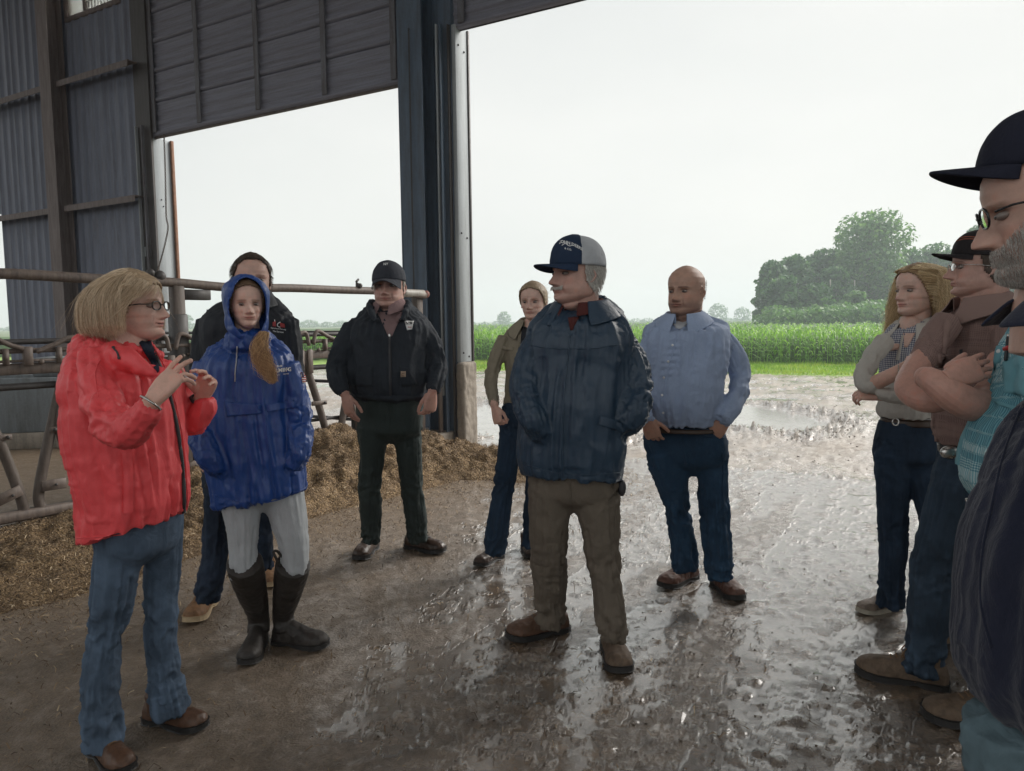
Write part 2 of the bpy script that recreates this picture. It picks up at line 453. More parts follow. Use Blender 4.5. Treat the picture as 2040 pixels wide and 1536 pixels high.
# ---- barn (one thing, its pieces are parts)
barn = empty('barn', WP(0, 0), label='large open steel barn with corrugated wall and raised overhead doors', cat='barn')
def corrugated(s0, s1, z0, z1, pitch=.24, depth=.024):
    prof = [(0, 0), (.32, 0), (.42, 1), (.58, 1), (.68, 0)]
    xs = []; n = int(math.ceil(abs(s1 - s0) / pitch))
    for k in range(n):
        for a, d in prof: xs.append((s0 + (k + a) * pitch, d))
    xs = [(min(x, s1), d) for x, d in xs] + [(s1, 0)]
    A = np.array([[WP(x, z, -d * depth) for x, d in xs] for z in (z0, z1)])
    V, F = grid(A); B = A + NOUT * .012; V2, F2 = grid(B)
    return np.vstack([V, V2]), np.vstack([F, F2[:, ::-1] + len(V)])
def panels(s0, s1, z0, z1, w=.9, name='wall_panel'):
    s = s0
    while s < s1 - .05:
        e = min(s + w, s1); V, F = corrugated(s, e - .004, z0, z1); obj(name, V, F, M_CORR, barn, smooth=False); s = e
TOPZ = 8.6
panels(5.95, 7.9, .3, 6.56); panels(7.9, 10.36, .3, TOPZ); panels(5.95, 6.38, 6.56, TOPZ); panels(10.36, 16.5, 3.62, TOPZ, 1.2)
V, F = wbox(5.95, 10.36, 0, .3, -.02, .25, .01); obj('concrete_sill', V, F, M_CONC, barn)
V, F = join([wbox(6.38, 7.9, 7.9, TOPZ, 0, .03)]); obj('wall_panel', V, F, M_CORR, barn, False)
# window high in the wall
wf = obj('window', *join([wbox(6.38, 7.9, 6.54, 6.62, -.03, .05, .006), wbox(6.38, 6.46, 6.62, 7.9, -.03, .05, .006), wbox(7.80, 7.9, 6.62, 7.9, -.03, .05, .006), wbox(7.30, 7.36, 6.62, 7.9, -.03, .05, .006)]), M_GIRT, barn)
for k in range(2):
    obj('pane', *wbox((6.46, 7.36)[k], (7.30, 7.80)[k], 6.62, 7.9, .0, .01), M_GLASSW, wf, False)
bars = [wbox(6.46 + .084 * k, 6.47 + .084 * k, 6.62, 7.9, -.012, -.004) for k in range(1, 10)] + [wbox(6.46, 7.30, 6.62 + .12 * k, 6.628 + .12 * k, -.02, -.013) for k in range(1, 10)]
obj('wire_grille', *join(bars), M_DARKST, wf, False)
# columns and girts
def hcol(s0, s1, o0, o1, z1, mat, z0=0.0):
    return obj('column', *join([wbox(s0, s1, z0, z1, o0, o0 + .015), wbox(s0, s1, z0, z1, o1 - .015, o1), wbox((s0 + s1) / 2 - .008, (s0 + s1) / 2 + .008, z0, z1, o0 + .015, o1 - .015)]), mat, barn, False)
hcol(7.93, 8.25, -.30, -.05, TOPZ, M_GIRT)
hcol(12.6, 12.9, -.30, -.05, TOPZ, M_GIRT)
for z in (3.53, 5.56, 7.6):
    for a, b_ in ((5.98, 7.91), (8.27, 12.58)):
        obj('girt', *join([wbox(a, b_, z - .012, z, -.21, -.045), wbox(a, b_, z - .10, z - .013, -.22, -.208)]), M_GIRT, barn, False)
# left jamb of the left bay
obj('jamb', *wbox(5.80, 5.95, 0, 4.42, .0, .34, .006), M_WHITE, barn)
obj('jamb_trim', *wbox(5.76, 5.799, 0, 4.42, .31, .36, .004), M_WOOD, barn)
for k, z in enumerate((3.48, 3.50, 3.38, 2.2, 2.2, 1.2)):
    V, F = sphere(WP(5.797, z, (.12, .20, .15, .1, .24, .1)[k]), .012, 8, 6); obj('bolt', V, F, M_BOLT, barn)
for s_, o_ in ((6.06, -.09), (5.90, -.10)):
    obj('door_track', *join([wbox(s_, s_ + .022, 0, 4.6, o_, o_ + .05, .004), wbox(s_ - .03, s_ + .05, 2.6, 2.75, o_ + .051, o_ + .06), wbox(s_ - .03, s_ + .05, .9, 1.05, o_ + .051, o_ + .06)]), M_WHITE if s_ > 6 else M_STILE, barn, False)
obj('track_panel', *wbox(5.76, 6.12, 0, TOPZ, -.035, -.001), M_DARKST, barn, False)
# pillar between the two bays
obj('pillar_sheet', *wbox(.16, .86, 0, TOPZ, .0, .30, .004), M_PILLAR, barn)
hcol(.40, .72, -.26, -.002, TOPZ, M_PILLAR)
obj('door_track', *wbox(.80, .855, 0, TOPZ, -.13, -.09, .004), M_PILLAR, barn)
obj('door_track', *wbox(.75, .79, 0, TOPZ, -.10, -.003, .004), M_DARKST, barn)
for s_, o_, z0, mt in ((.285, -.12, .62, M_WHITE), (.235, -.12, .0, M_PILLAR), (.17, -.05, 0, M_DARKST)):
    obj('door_track', *wbox(s_, s_ + .018, z0, 4.95, o_, o_ + .06, .003), mt, barn)
obj('pipe_guard', *tube([WP(.30, z, -.16) for z in (.0, .6, 1.3)], .028, 12), M_RUST2, barn)
obj('jamb', *wbox(.10, .155, 1.02, 4.95, .0, .24, .004), M_WHITE, barn)
obj('jamb_trim', *wbox(.085, .15, .0, 4.95, .245, .28, .004), M_DARKST, barn)
for z in (1.12, 2.55, 4.72):
    for o_ in (.06, .18):
        V, F = sphere(WP(.099, z + (o_ - .09) * -.4, o_), .013, 8, 6); obj('bolt', V, F, M_BOLT, barn)
V, F = wbox(.04, .16, -.05, 1.02, -.04, .27, .02)
V, F = evalmesh(V, F, [('REMESH', dict(mode='VOXEL', voxel_size=.02)), ('SMOOTH', dict(factor=.5, iterations=2))])
V = V + vnormals(V, F) * (fbm(V * 14, 3, 5) * .009)[:, None]; obj('concrete_footing', V, F, M_CONC, barn)
obj('concrete_footing', *wbox(.20, .95, -.05, .18, -.4, .28, .015), M_CONC, barn)
# overhead doors: stiles with slats
def overhead_door(s0, s1, zb, zt, slat_h, stiles, off):
    d = obj('overhead_door', *join([wbox(s0 + .012, s1 - .012, zb + .002, zt, off + .045, off + .06)] + [wbox(a - .045, a + .045, zb + .05, zt, off - .062, off - .044, .004) for a in stiles]), M_STILE, barn, False)
    z = zb; k = 0
    while z < zt:
        h = slat_h * (1.15 if k == 0 else 1.0)
        n = 40; prof = [(0.0, .0), (.04, -.040), (.12, -.040), (.16, -.004), (.30, 0), (.34, -.020), (.39, -.020), (.43, 0), (.60, 0), (.64, -.020), (.69, -.020), (.73, 0), (.93, -.002), (.985, -.022), (1.0, .01)]
        ss = np.linspace(s0, s1, 28)
        A = np.array([[WP(s, z + a * h * .985, off + o + .003 * math.sin(s * 2.1 + k * 1.7) * (a * (1 - a) * 2)) for s in ss] for a, o in prof])
        V, F = grid(A); V2 = V + NOUT * .012
        V = np.vstack([V, V2]); F = np.vstack([F, F[:, ::-1] + len(V2)])
        sl = obj('slat', V, F, M_DOORS, d, False); z += h; k += 1
    return d
overhead_door(.84, 5.94, 4.43, 7.8, .44, (1.02, 2.17, 3.42, 4.67, 5.72), .06)
overhead_door(-5.9, .15, 4.90, 7.8, .44, (.02, -1.2, -2.4, -3.6, -4.8), .06)
obj('door_seal', *wbox(.86, 5.80, 4.395, 4.43, .05, .075), M_RUST, barn, False)
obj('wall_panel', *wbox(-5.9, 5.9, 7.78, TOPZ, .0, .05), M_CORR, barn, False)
# chains: at the left bay and on the pillar
def chain(pts, r=.0045, link=.03):
    L = catmull(pts, 12); seg = np.linalg.norm(np.diff(L, axis=0), axis=1); cum = np.concatenate([[0], np.cumsum(seg)]); n = int(cum[-1] / (link * .8)); parts = []
    for k in range(n):
        t = cum[-1] * k / n; p = np.array([np.interp(t, cum, L[:, i]) for i in range(3)]); q = np.array([np.interp(min(t + link, cum[-1]), cum, L[:, i]) for i in range(3)])
        d = q - p
        if np.linalg.norm(d) < .2 * link: continue
        d /= np.linalg.norm(d); sd = np.cross(d, DL if k % 2 else NOUT); sd /= np.linalg.norm(sd) + 1e-9
        a = np.linspace(0, 2 * math.pi, 8, endpoint=False); ring = [p + d * link * .5 * (1 + 1.0 * math.cos(x)) + sd * link * .32 * math.sin(x) for x in a]; ring.append(ring[0])
        parts.append(tube(ring, r, 4, cap=False))
    return join(parts)
obj('hoist_chain', *chain([WP(.55, 4.9, -.29), WP(.55, 3, -.3), WP(.56, 1.9, -.29)]), M_DARKST, None, False, label='rusty hoist chain hanging down the steel pillar', cat='chain')
obj('hoist_chain', *chain([WP(5.42, 4.40, -.05), WP(5.43, 3.9, -.05), WP(5.45, 3.2, -.06), WP(5.42, 2.95, -.07), WP(5.62, 2.4, -.12), WP(5.80, 2.18, -.15)], .006, .035), M_RUST, None, False, label='chain looped beside the white jamb of the left doorway', cat='chain')
# roof, far walls: unseen, left open behind and beside the camera to admit fill light
DEEP = 10.8  # depth cut short so sky light reaches in from behind
def rbox(s0, s1, z0, z1, o0, o1): return wbox(s0, s1, z0, z1, o0, o1)
for z0_, o0_, z1_, o1_ in ((TOPZ, .6, 10.4, -DEEP / 2 + .8), (10.4, -DEEP / 2 - .8, TOPZ, -DEEP - .2)):      # ridge gap added between the slopes to let top light in
    rp = np.array([[WP(s, z, o) for s in np.linspace(-18, 18, 73)] for z, o in ((z0_, o0_), (z1_, o1_))])
    V, F = grid(rp); V = np.vstack([V, V + UPZ * .05]); F = np.vstack([F, F[:, ::-1] + len(V) // 2]); obj('roof', V, F, M_ROOF, barn, False)
for sd in (16.5, -16.6):
    obj('low_wall', *rbox(sd, sd + .1, 0, 1.1, -DEEP, .0), M_CONC, barn, False)
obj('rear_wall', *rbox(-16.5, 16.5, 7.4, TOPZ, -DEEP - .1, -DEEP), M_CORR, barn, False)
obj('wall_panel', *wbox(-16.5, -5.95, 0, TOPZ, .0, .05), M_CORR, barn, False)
for s in (-4, 4, 12):
    obj('rafter', *join([box((WP(s, TOPZ - .25, -.3) + WP(s, 10.3, -DEEP / 2)) / 2, .1, np.linalg.norm(WP(s, TOPZ, 0) - WP(s, 10.6, -DEEP / 2)) / 2, .2, None if 0 else np.array([DL, (WP(s, 10.6, -DEEP / 2) - WP(s, TOPZ, 0)) / np.linalg.norm(WP(s, 10.6, -DEEP / 2) - WP(s, TOPZ, 0)), np.cross(DL, (WP(s, 10.6, -DEEP / 2) - WP(s, TOPZ, 0)) / np.linalg.norm(WP(s, 10.6, -DEEP / 2) - WP(s, TOPZ, 0)))]))]), M_GIRT, barn, False)

# ================================================================== GROUND
def outside(p):                       # metres beyond the barn wall (negative inside)
    return (p[..., 0] - WO[0]) * NOUT[0] + (p[..., 1] - WO[1]) * NOUT[1]
def base_h(p):
    return -.4 * sstep(3, 20, outside(p)) - .03 * sstep(.0, .5, outside(p))
PILE = np.array([[-4.6, 3.6], [-3.2, 4.6], [-2.75, 5.6], [-2.3, 6.6], [-1.75, 7.4], [-1.1, 7.9], [-.35, 7.7], [.1, 7.3]])
PH = np.array([.05, .08, .17, .36, .44, .26, .20, .06]); PW = np.array([1.0, .95, 1.0, 1.15, 1.25, 1.1, .75, .5])
def pile_h(p):
    q = p[..., :2]; best = np.zeros(q.shape[:-1])
    for i in range(len(PILE) - 1):
        a, b_ = PILE[i], PILE[i + 1]; ab = b_ - a; t = np.clip(((q - a) @ ab) / (ab @ ab), 0, 1)
        d = np.linalg.norm(q - (a + t[..., None] * ab), axis=-1); h = PH[i] + (PH[i + 1] - PH[i]) * t; w = PW[i] + (PW[i + 1] - PW[i]) * t
        best = np.maximum(best, h * np.clip(1 - (d / w) ** 1.5, 0, 1))
    return best
AZ = np.radians(np.linspace(-54, 54, 800)); RR = np.concatenate([np.geomspace(.7, 10, 370), np.geomspace(10.15, 60, 130)])
A_, R2 = np.meshgrid(AZ, RR)
GP = np.stack([R2 * np.sin(A_), R2 * np.cos(A_), np.zeros_like(A_)], -1)
flat = GP.reshape(-1, 3)
o_ = outside(flat)
bh = base_h(flat)
n1 = fbm(flat * 3.2, 4, 3); n2 = fbm(flat * 16, 3, 4); n3 = pn(flat * 48, 6); nb = fbm(flat * .55, 3, 9)
yardm = sstep(-.3, .5, o_ + n2 * .15)
xw = sstep(-1.3, .9, flat[:, 0] - .12 * (flat[:, 1] - 3) + n1 * .35)          # wetter to the right
n4 = pn(flat * 90, 16)
lump = np.maximum(0, n2 + .12) ** 1.5 * .012 + np.maximum(0, n3 + .05) * .0042 + np.maximum(0, n4) * .0022 * (R2.ravel() < 6)
al = (flat[:, 0] - WO[0]) * NOUT[0] + (flat[:, 1] - WO[1]) * NOUT[1]; ac = (flat[:, 0] - WO[0]) * DL[0] + (flat[:, 1] - WO[1]) * DL[1]
st = fbm(np.column_stack([ac * 3.2 + n1 * .35, al * .42, 0 * al]), 3, 71); tread = np.maximum(0, np.sin(al * 26 + np.sin(ac * 9) * 1.5)) * np.maximum(0, pn(np.column_stack([ac * 2.6, al * .25, 0 * al]), 75) - .1)
hin = n1 * .004 + st * .004 * xw + tread * .012 * xw + lump * (.45 + .75 * xw)
rut = np.abs(np.sin(((flat[:, 0] - WO[0]) * DL[0] + (flat[:, 1] - WO[1]) * DL[1]) * 2.3 + nb * 5)) ** 3
hout = n1 * .028 + n2 * .012 + np.maximum(0, n3) * .006 + nb * .05 - rut * .03 * sstep(4, 9, o_)
def ell(cx, cy, ax_, ay, rot):
    c, s = math.cos(rot), math.sin(rot); dx, dy = flat[:, 0] - cx, flat[:, 1] - cy
    return ((dx * c + dy * s) / ax_) ** 2 + ((-dx * s + dy * c) / ay) ** 2
pud = np.minimum.reduce([ell(3.85, 12.2, 1.05, 2.1, .05), ell(-.2, 12.2, 1.6, 2.0, .4), ell(.35, 9.6, 1.1, .5, 0.2)])
pe = pud + n1 * .35 + n2 * .12
hout = hout - .16 * (1 - sstep(.6, 1.35, pe)) + .055 * np.exp(-((pe - 1.75) / .45) ** 2) * (.6 + n2 + np.maximum(n3, 0))
h = hin * (1 - yardm) + hout * yardm + bh
lvl_out = bh - .035
lvl_in = .0022 + .0025 * xw + nb * .0015
wetf = np.zeros(len(flat))
mask = (yardm > .5) & (h < lvl_out); wetf[mask] = 1; h[mask] = lvl_out[mask]
mask2 = (yardm <= .5) & (h < lvl_in) & (xw > .25) & (n1 * .6 + nb * .5 + st > -.02); wetf[mask2] = 1; h[mask2] = lvl_in[mask2]
wetf = np.maximum(wetf, np.where(yardm > .5, .30 + .30 * nb + .30 * st, .16 + .46 * xw + .15 * nb + .38 * st * xw))
wetf = np.where((yardm > .5) & (wetf < .99), wetf + .35 * np.exp(-((pe - 1.65) / .45) ** 2), wetf)
ph = pile_h(flat)
fd = np.exp(-((np.maximum(0, .06 - ph)) / .045)) * 0
dpile = np.zeros(len(flat)); q = flat[:, :2]; dmin = np.full(len(flat), 9.0)
for i in range(len(PILE) - 1):
    a, b_ = PILE[i], PILE[i + 1]; ab = b_ - a; t = np.clip(((q - a) @ ab) / (ab @ ab), 0, 1)
    d = np.linalg.norm(q - (a + t[:, None] * ab), axis=1) - (PW[i] + (PW[i + 1] - PW[i]) * t); dmin = np.minimum(dmin, d)
feedm = np.clip(1.0 - sstep(-.1, 1.1, dmin + n2 * .35 + n1 * .3), 0, 1)
leftm = (1 - sstep(-1.7, -.1, flat[:, 0] + n1 * .5 - .10 * (flat[:, 1] - 3))) * .62 * (1 - yardm)
feedm = np.maximum(feedm, leftm) * (1 - yardm * .5)
wetf = wetf * (1 - .75 * feedm)
flat2 = flat.copy(); flat2[:, 2] = h
_, GF = grid(GP)
fc = flat2[GF].mean(1); fo = outside(fc)
verge_near = lambda p: (p[..., 0] - 8.3) * .40 + (p[..., 1] - 25.6) * .917
vn = verge_near(fc)
def sub(name, mask, mat, **k):
    F = GF[mask]; idx, inv = np.unique(F, return_inverse=True)
    o = obj(name, flat2[idx], inv.reshape(F.shape).astype(np.int64), mat, None, True, **k)
    for nm, arr in (('wet', wetf), ('feed', feedm), ('yard', yardm)): setattr_vec(o, nm, arr[idx], 'FLOAT')
    return o
sub('barn_floor', fo < .15, M_GROUND, kind='structure')
sub('yard_ground', (fo >= .15) & (vn < .4), M_GROUND, kind='structure')
M_VERGE = simple('verge_turf', (.20, .31, .06), .9, var=.35, scale=3)
sub('grass_verge', (fo >= .15) & (vn >= .4), M_VERGE, kind='structure')
# coarse sheet for everything else, out to the horizon, just below
cr_ = np.concatenate([[0.0], np.geomspace(.8, 3200, 60)]); ca_ = np.linspace(0, 2 * math.pi, 73)
CA, CRR = np.meshgrid(ca_, cr_); CG = np.stack([CRR * np.sin(CA), CRR * np.cos(CA), 0 * CA], -1)
CG[..., 2] = base_h(CG) - .03 - .12 * (CRR < 62) * (CRR > .85) * (CG[..., 1] > 0)
V, F = grid(CG); b = NB('open_ground')
cc = b.noise(.25, 5, .6); inm = b.ramp(b.n('Attribute', attribute_name='yard').outputs['Fac'], [(.4, 0.0), (.6, 1.0)])
b.p(Base_Color=b.mix(inm, (.07, .05, .035), b.ramp(cc, [(.35, (.08, .12, .03)), (.65, (.13, .17, .05))])), Roughness=.8)
og = obj('ground', V, F, b.m, None, kind='structure'); setattr_vec(og, 'yard', sstep(-.3, .5, outside(V)), 'FLOAT')

def gz(x, y):                         # floor height under a point inside the barn
    return 0.004
# ---- feed pile
pa = np.linspace(-5.2, 1.1, 330); pb = np.linspace(2.2, 9.0, 360); PX, PY = np.meshgrid(pa, pb)
PG = np.stack([PX, PY, 0 * PX], -1).reshape(-1, 3); hp = pile_h(PG)
rough_ = fbm(PG * 2.4, 3, 21) * .10 + fbm(PG * 9, 4, 22) * .045 + np.abs(pn(PG * 30, 23)) * .022
hp2 = hp + rough_ * np.clip(hp / .12, 0, 1) - .02 * (hp <= 0)
ins = sstep(-.9, -.25, outside(PG)); hp2 = hp2 * (1 - ins) - .03 * ins
PG[:, 2] = hp2; _, PF = grid(np.zeros((360, 330, 3))); keep = (hp[PF].max(1) > .002) & (hp2[PF].max(1) > -.005)
PF = PF[keep]; idx, inv = np.unique(PF, return_inverse=True)
pile_bvh = BVHTree.FromPolygons([tuple(v) for v in PG[idx]], [tuple(int(i) for i in f) for f in inv.reshape(PF.shape)])
obj('feed_pile', PG[idx], inv.reshape(PF.shape), M_SIL, None, True, label='long brown heap of shredded cattle feed along the pipe fence', cat='feed pile', kind='stuff')
# fibres on the pile and scattered in front of it
def slivers(name, pts, nrm, L, Wd, mat, **k):
    n = len(pts); d = rng.normal(size=(n, 3)); d -= nrm * (d * nrm).sum(1)[:, None] * .75; d /= np.linalg.norm(d, axis=1)[:, None]
    sd = np.cross(d, nrm + rng.normal(size=(n, 3)) * .4); sd /= np.linalg.norm(sd, axis=1)[:, None] + 1e-9
    l = L * rng.uniform(.4, 1.5, n)[:, None]; w = Wd * rng.uniform(.5, 1.5, n)[:, None]; up = nrm * rng.uniform(.0, .45, n)[:, None] * l
    a, c, e = pts - d * l / 2, pts + up, pts + d * l / 2 + nrm * .0
    V = np.stack([a - sd * w, a + sd * w, c + sd * w, c - sd * w, e + sd * w * .6, e - sd * w * .6], 1).reshape(-1, 3)
    i = np.arange(n) * 6; F = np.concatenate([np.stack([i, i + 1, i + 2, i + 3], 1), np.stack([i + 3, i + 2, i + 4, i + 5], 1)])
    o = obj(name, V, F, mat, None, False, **k); setattr_vec(o, 'rnd', np.repeat(rng.random(n), 6), 'FLOAT'); return o
N_ = 60000; t_ = rng.random(N_) ** 1.3; fi = rng.integers(0, len(PF), N_); tri = PG[PF[fi]]
w2 = rng.dirichlet([1, 1, 1, 1], N_); pp = (tri * w2[..., None]).sum(1); nn_ = np.cross(tri[:, 2] - tri[:, 0], tri[:, 3] - tri[:, 1]); nn_ /= np.linalg.norm(nn_, axis=1)[:, None] + 1e-9; nn_[nn_[:, 2] < 0] *= -1
slivers('feed_fibre', pp + nn_ * .006, nn_, .024, .0019, M_STRAW, label='loose straw and chopped stalk lying over the feed heap', cat='straw', kind='stuff')
N2 = 60000; q_ = np.stack([rng.uniform(-3.4, 1.2, N2), rng.uniform(1.8, 8.6, N2), np.zeros(N2)], 1); dm = np.full(N2, 9.0)
for i in range(len(PILE) - 1):
    a, b_ = PILE[i], PILE[i + 1]; ab = b_ - a; t = np.clip(((q_[:, :2] - a) @ ab) / (ab @ ab), 0, 1)
    dm = np.minimum(dm, np.linalg.norm(q_[:, :2] - (a + t[:, None] * ab), axis=1) - (PW[i] + (PW[i + 1] - PW[i]) * t))
keep = (dm > -.05) & (rng.random(N2) < np.exp(-np.maximum(dm, 0) / .45) + .06) & (outside(q_) < -.1); q_ = q_[keep]; q_[:, 2] = .010
slivers('trodden_straw', q_, np.tile([0, 0, 1.0], (len(q_), 1)), .028, .0018, M_STRAW, label='bits of straw trodden into the damp barn floor', cat='straw', kind='stuff')
# mud crumbs and stones
def pebbles(name, pts, r, mat, **k):
    base = np.array([[1, 0, 0], [-1, 0, 0], [0, 1, 0], [0, -1, 0], [0, 0, 1], [0, 0, -1]], float); tf = np.array([[0, 2, 4], [2, 1, 4], [1, 3, 4], [3, 0, 4], [2, 0, 5], [1, 2, 5], [3, 1, 5], [0, 3, 5]])
    n = len(pts); s = r[:, None, None] * rng.uniform(.5, 1.3, (n, 6, 1)) * np.array([1, 1, .6]); a = rng.uniform(0, 6.28, n); c, sn = np.cos(a), np.sin(a)
    B = base[None] * s; X = B[..., 0] * c[:, None] - B[..., 1] * sn[:, None]; Y = B[..., 0] * sn[:, None] + B[..., 1] * c[:, None]
    V = (np.stack([X, Y, B[..., 2]], -1) + pts[:, None]).reshape(-1, 3); F = (tf[None] + np.arange(n)[:, None, None] * 6).reshape(-1, 3)
    o = obj(name, V, F, mat, None, True, **k); setattr_vec(o, 'rnd', np.repeat(rng.random(n), 6), 'FLOAT'); return o
cand = np.where((yardm > .9) & (wetf < .9) & (R2.ravel() < 26))[0]; wgt = np.exp(-((pe[cand] - 1.65) / .4) ** 2) * 9 + .25; wgt = wgt * R2.ravel()[cand] ** 1.2
cand = rng.choice(cand, 6000, p=wgt / wgt.sum()); pts = flat2[cand] + np.stack([rng.normal(0, .12, 6000), rng.normal(0, .12, 6000), np.zeros(6000)], 1)
pebbles('yard_gravel', pts, rng.uniform(.005, .018, 6000), M_STONE, label='grey stones and gravel along the rim of the yard puddles', cat='gravel', kind='stuff')
cand = np.where((yardm < .1) & (xw > .5) & (wetf < .9) & (feedm < .2) & (R2.ravel() < 9) & (n2 > .15))[0]; cand = rng.choice(cand, 2600)
M_CRUMB = mat_bits('mud_crumb', [(0, (.035, .025, .018)), (1, (.10, .075, .055))], .8)
pebbles('mud_crumbs', flat2[cand], rng.uniform(.003, .008, 2600), M_CRUMB, label='small wet mud crumbs on the glossy floor', cat='mud', kind='stuff')

# ================================================================== PIPE FENCE, TROUGH
FA = np.array([-3.82, 5.33, 0]); FB = np.array([-.97, 8.76, 0]); FD = (FB - FA) / np.linalg.norm(FB - FA); FN = np.array([-FD[1], FD[0], 0.0]); FL = np.linalg.norm(FB - FA)
def FP(u, z, off=0.0): return FA + FD * u + FN * off + UPZ * z      # off > 0 behind the fence
FAX = np.array([FD, FN, UPZ])
def fu(px, py=700):
    d = ray(px, py); t = ((FA - EYE) @ FN) / (d @ FN); return float((EYE + d * t - FA) @ FD)
def fz(px, py):
    d = ray(px, py); t = ((FA - EYE) @ FN) / (d @ FN); return float((EYE + d * t)[2])
fence = empty('headlock_fence', FA, label='rusty cattle headlock fence of steel pipe along the feed heap', cat='fence')
def pipe(name, pts, r, mat=M_RUST, n=12, sub=5, par=fence): return obj(name, *tube(catmull(pts, sub), r, n), mat, par)
def dent(u): return .012 * math.sin(u * 2.3) + .008 * math.sin(u * 5.1)
pipe('top_rail', [FP(u, 1.885 - .055 * u / FL + dent(u), 0) for u in np.linspace(-2.2, FL - .05, 12)], .040, M_RUST2, 16)
V, F = sphere(FP(FL - .03, 1.832), (.042, .042, .045), 14, 10); obj('end_cap', V, F, simple('faded_red_cap', (.22, .09, .07), .6), fence)
UC, UD = fu(716), fu(326)
pipe('rail_sleeve', [FP(FL - .42, 1.84), FP(FL - .08, 1.836)], .046, mat_steel('pale_sleeve', (.36, .34, .31), (.2, .17, .14), .5), 16)
V, F = join([tube([FP(UC, 1.86), FP(UC, 1.93)], .02, 8), tube([FP(UC - .03, 1.94, -.02), FP(UC + .03, 1.97, .02)], .012, 8), sphere(FP(UC + .01, 1.90, -.03), .028, 8, 6)]); obj('clamp', V, F, M_DARKST, fence)
V, F = join([sphere(FP(UD, 1.92, -.0), .05, 12, 8), sphere(FP(UD - .08, 1.945, -.01), .035, 10, 8)]); obj('clamp', V, F, M_DARKST, fence)
pipe('upper_rail', [FP(u, 1.395, .10) for u in np.linspace(-2.2, FL, 6)], .022, M_DARKST)
pipe('locking_rail', [FP(u, 1.33 + .004 * math.sin(u * 4), -.03) for u in np.linspace(-2.2, FL, 8)], .019, M_RUST2)
obj('lock_beam', *box(FP((FL - 2.2) / 2, 1.195), (FL + 2.2) / 2, .035, .042, FAX, .008), M_RUST2, fence)
pipe('lower_rail', [FP(u, 1.06, .05) for u in np.linspace(-2.2, FL, 4)], .026, M_DARKST)
pipe('lower_rail', [FP(u, .52, .05) for u in np.linspace(.9, FL, 4)], .017, M_DARKST)
pipe('lower_rail', [FP(u, .24, .05) for u in np.linspace(.9, FL, 4)], .017, M_DARKST)
obj('bottom_rail', *box(FP((1.3 - 2.2) / 2, .10), (1.3 + 2.2) / 2, .045, .04, FAX, .012), M_RUST2, fence)
u_post = fu(360)
pst = obj('post', *box(FP(u_post, .95, .02), .05, .05, .93, FAX, .008), M_RUST, fence)
obj('bracket', *box(FP(u_post + .17, 1.77, .02), .12, .045, .045, FAX, .006), M_DARKST, pst)
obj('sleeve', *box(FP(u_post, 1.30, .02), .062, .062, .30, FAX, .008), M_DARKST, pst)
for u in (-1.4, FL - .12):
    obj('post', *box(FP(u, .95, .06), .05, .05, .93, FAX, .008), M_RUST, fence)
def headlock(u, k):
    w = .30
    pipe('stanchion', [FP(u - .13, 1.17), FP(u + .05, .62), FP(u + .15, .22), FP(u + .16, .10)], .038)
    pipe('stanchion', [FP(u + .50, 1.17), FP(u + .38, .72), FP(u + .27, .26), FP(u + .28, .10)], .038)
    pipe('swing_pipe', [FP(u + .52, 1.17, -.03), FP(u + .43, .74, -.03), FP(u + .50, .45, -.03), FP(u + .56, .16, -.03)], .032)
    g = obj('pivot_link', *box(FP(u + .02, .70, -.03), .09, .012, .022, FAX, .004), M_RUST2, fence)
    obj('bolt', *tube([FP(u + .08, .70, -.055), FP(u + .08, .70, -.035)], .014, 8), M_DARKST, g)
    g = obj('pivot_link', *box(FP(u + .42, .72, -.04), .06, .012, .022, FAX, .004), M_RUST2, fence)
    obj('bolt', *tube([FP(u + .39, .72, -.065), FP(u + .39, .72, -.045)], .016, 8), M_DARKST, g)
    th = .35; a2 = np.array([FD * math.cos(th) + UPZ * math.sin(th), FN, -FD * math.sin(th) + UPZ * math.cos(th)])
    g = obj('stop_plate', *box(FP(u + .06, .27, -.05), .085, .010, .04, a2, .003), M_RUST2, fence); obj('bolt', *tube([FP(u + .08, .27, -.075), FP(u + .08, .27, -.055)], .010, 8), M_DARKST, g)
    g = obj('stop_plate', *box(FP(u + .36, .30, -.05), .085, .010, .04, FAX, .003), M_RUST2, fence); obj('bolt', *tube([FP(u + .37, .30, -.075), FP(u + .37, .30, -.055)], .010, 8), M_DARKST, g)
    for ub in (u - .08, u + .52): obj('lock_bracket', *box(FP(ub, 1.13, -.045), .03, .008, .12, FAX, .003), M_RUST2, fence)
    # latch casting on the locking rail
    V, F = join([tube(catmull([FP(u - .05, 1.30, -.06), FP(u, 1.43, -.06), FP(u + .14, 1.37, -.06), FP(u + .26, 1.33, -.06)], 5), .020, 8), tube(catmull([FP(u + .60, 1.29, -.06), FP(u + .56, 1.42, -.06), FP(u + .42, 1.37, -.06), FP(u + .30, 1.32, -.06)], 5), .020, 8),
                 box(FP(u + .10, 1.29, -.05), .018, .02, .06, FAX), box(FP(u + .24, 1.29, -.05), .03, .03, .07, FAX, .005), box(FP(u + .45, 1.29, -.05), .018, .02, .06, FAX), tube([FP(u + .06, 1.255, -.05), FP(u + .48, 1.255, -.05)], .012, 6), sphere(FP(u + .02, 1.24, -.05), .02, 8, 6), sphere(FP(u + .33, 1.245, -.05), .022, 8, 6)])
    obj('latch_casting', V, F, M_RUST2, fence)
k = 0
for u in np.arange(-1.35, FL - .4, .70): headlock(u + (.13 if k == 0 else 0.0) * 0, k); k += 1
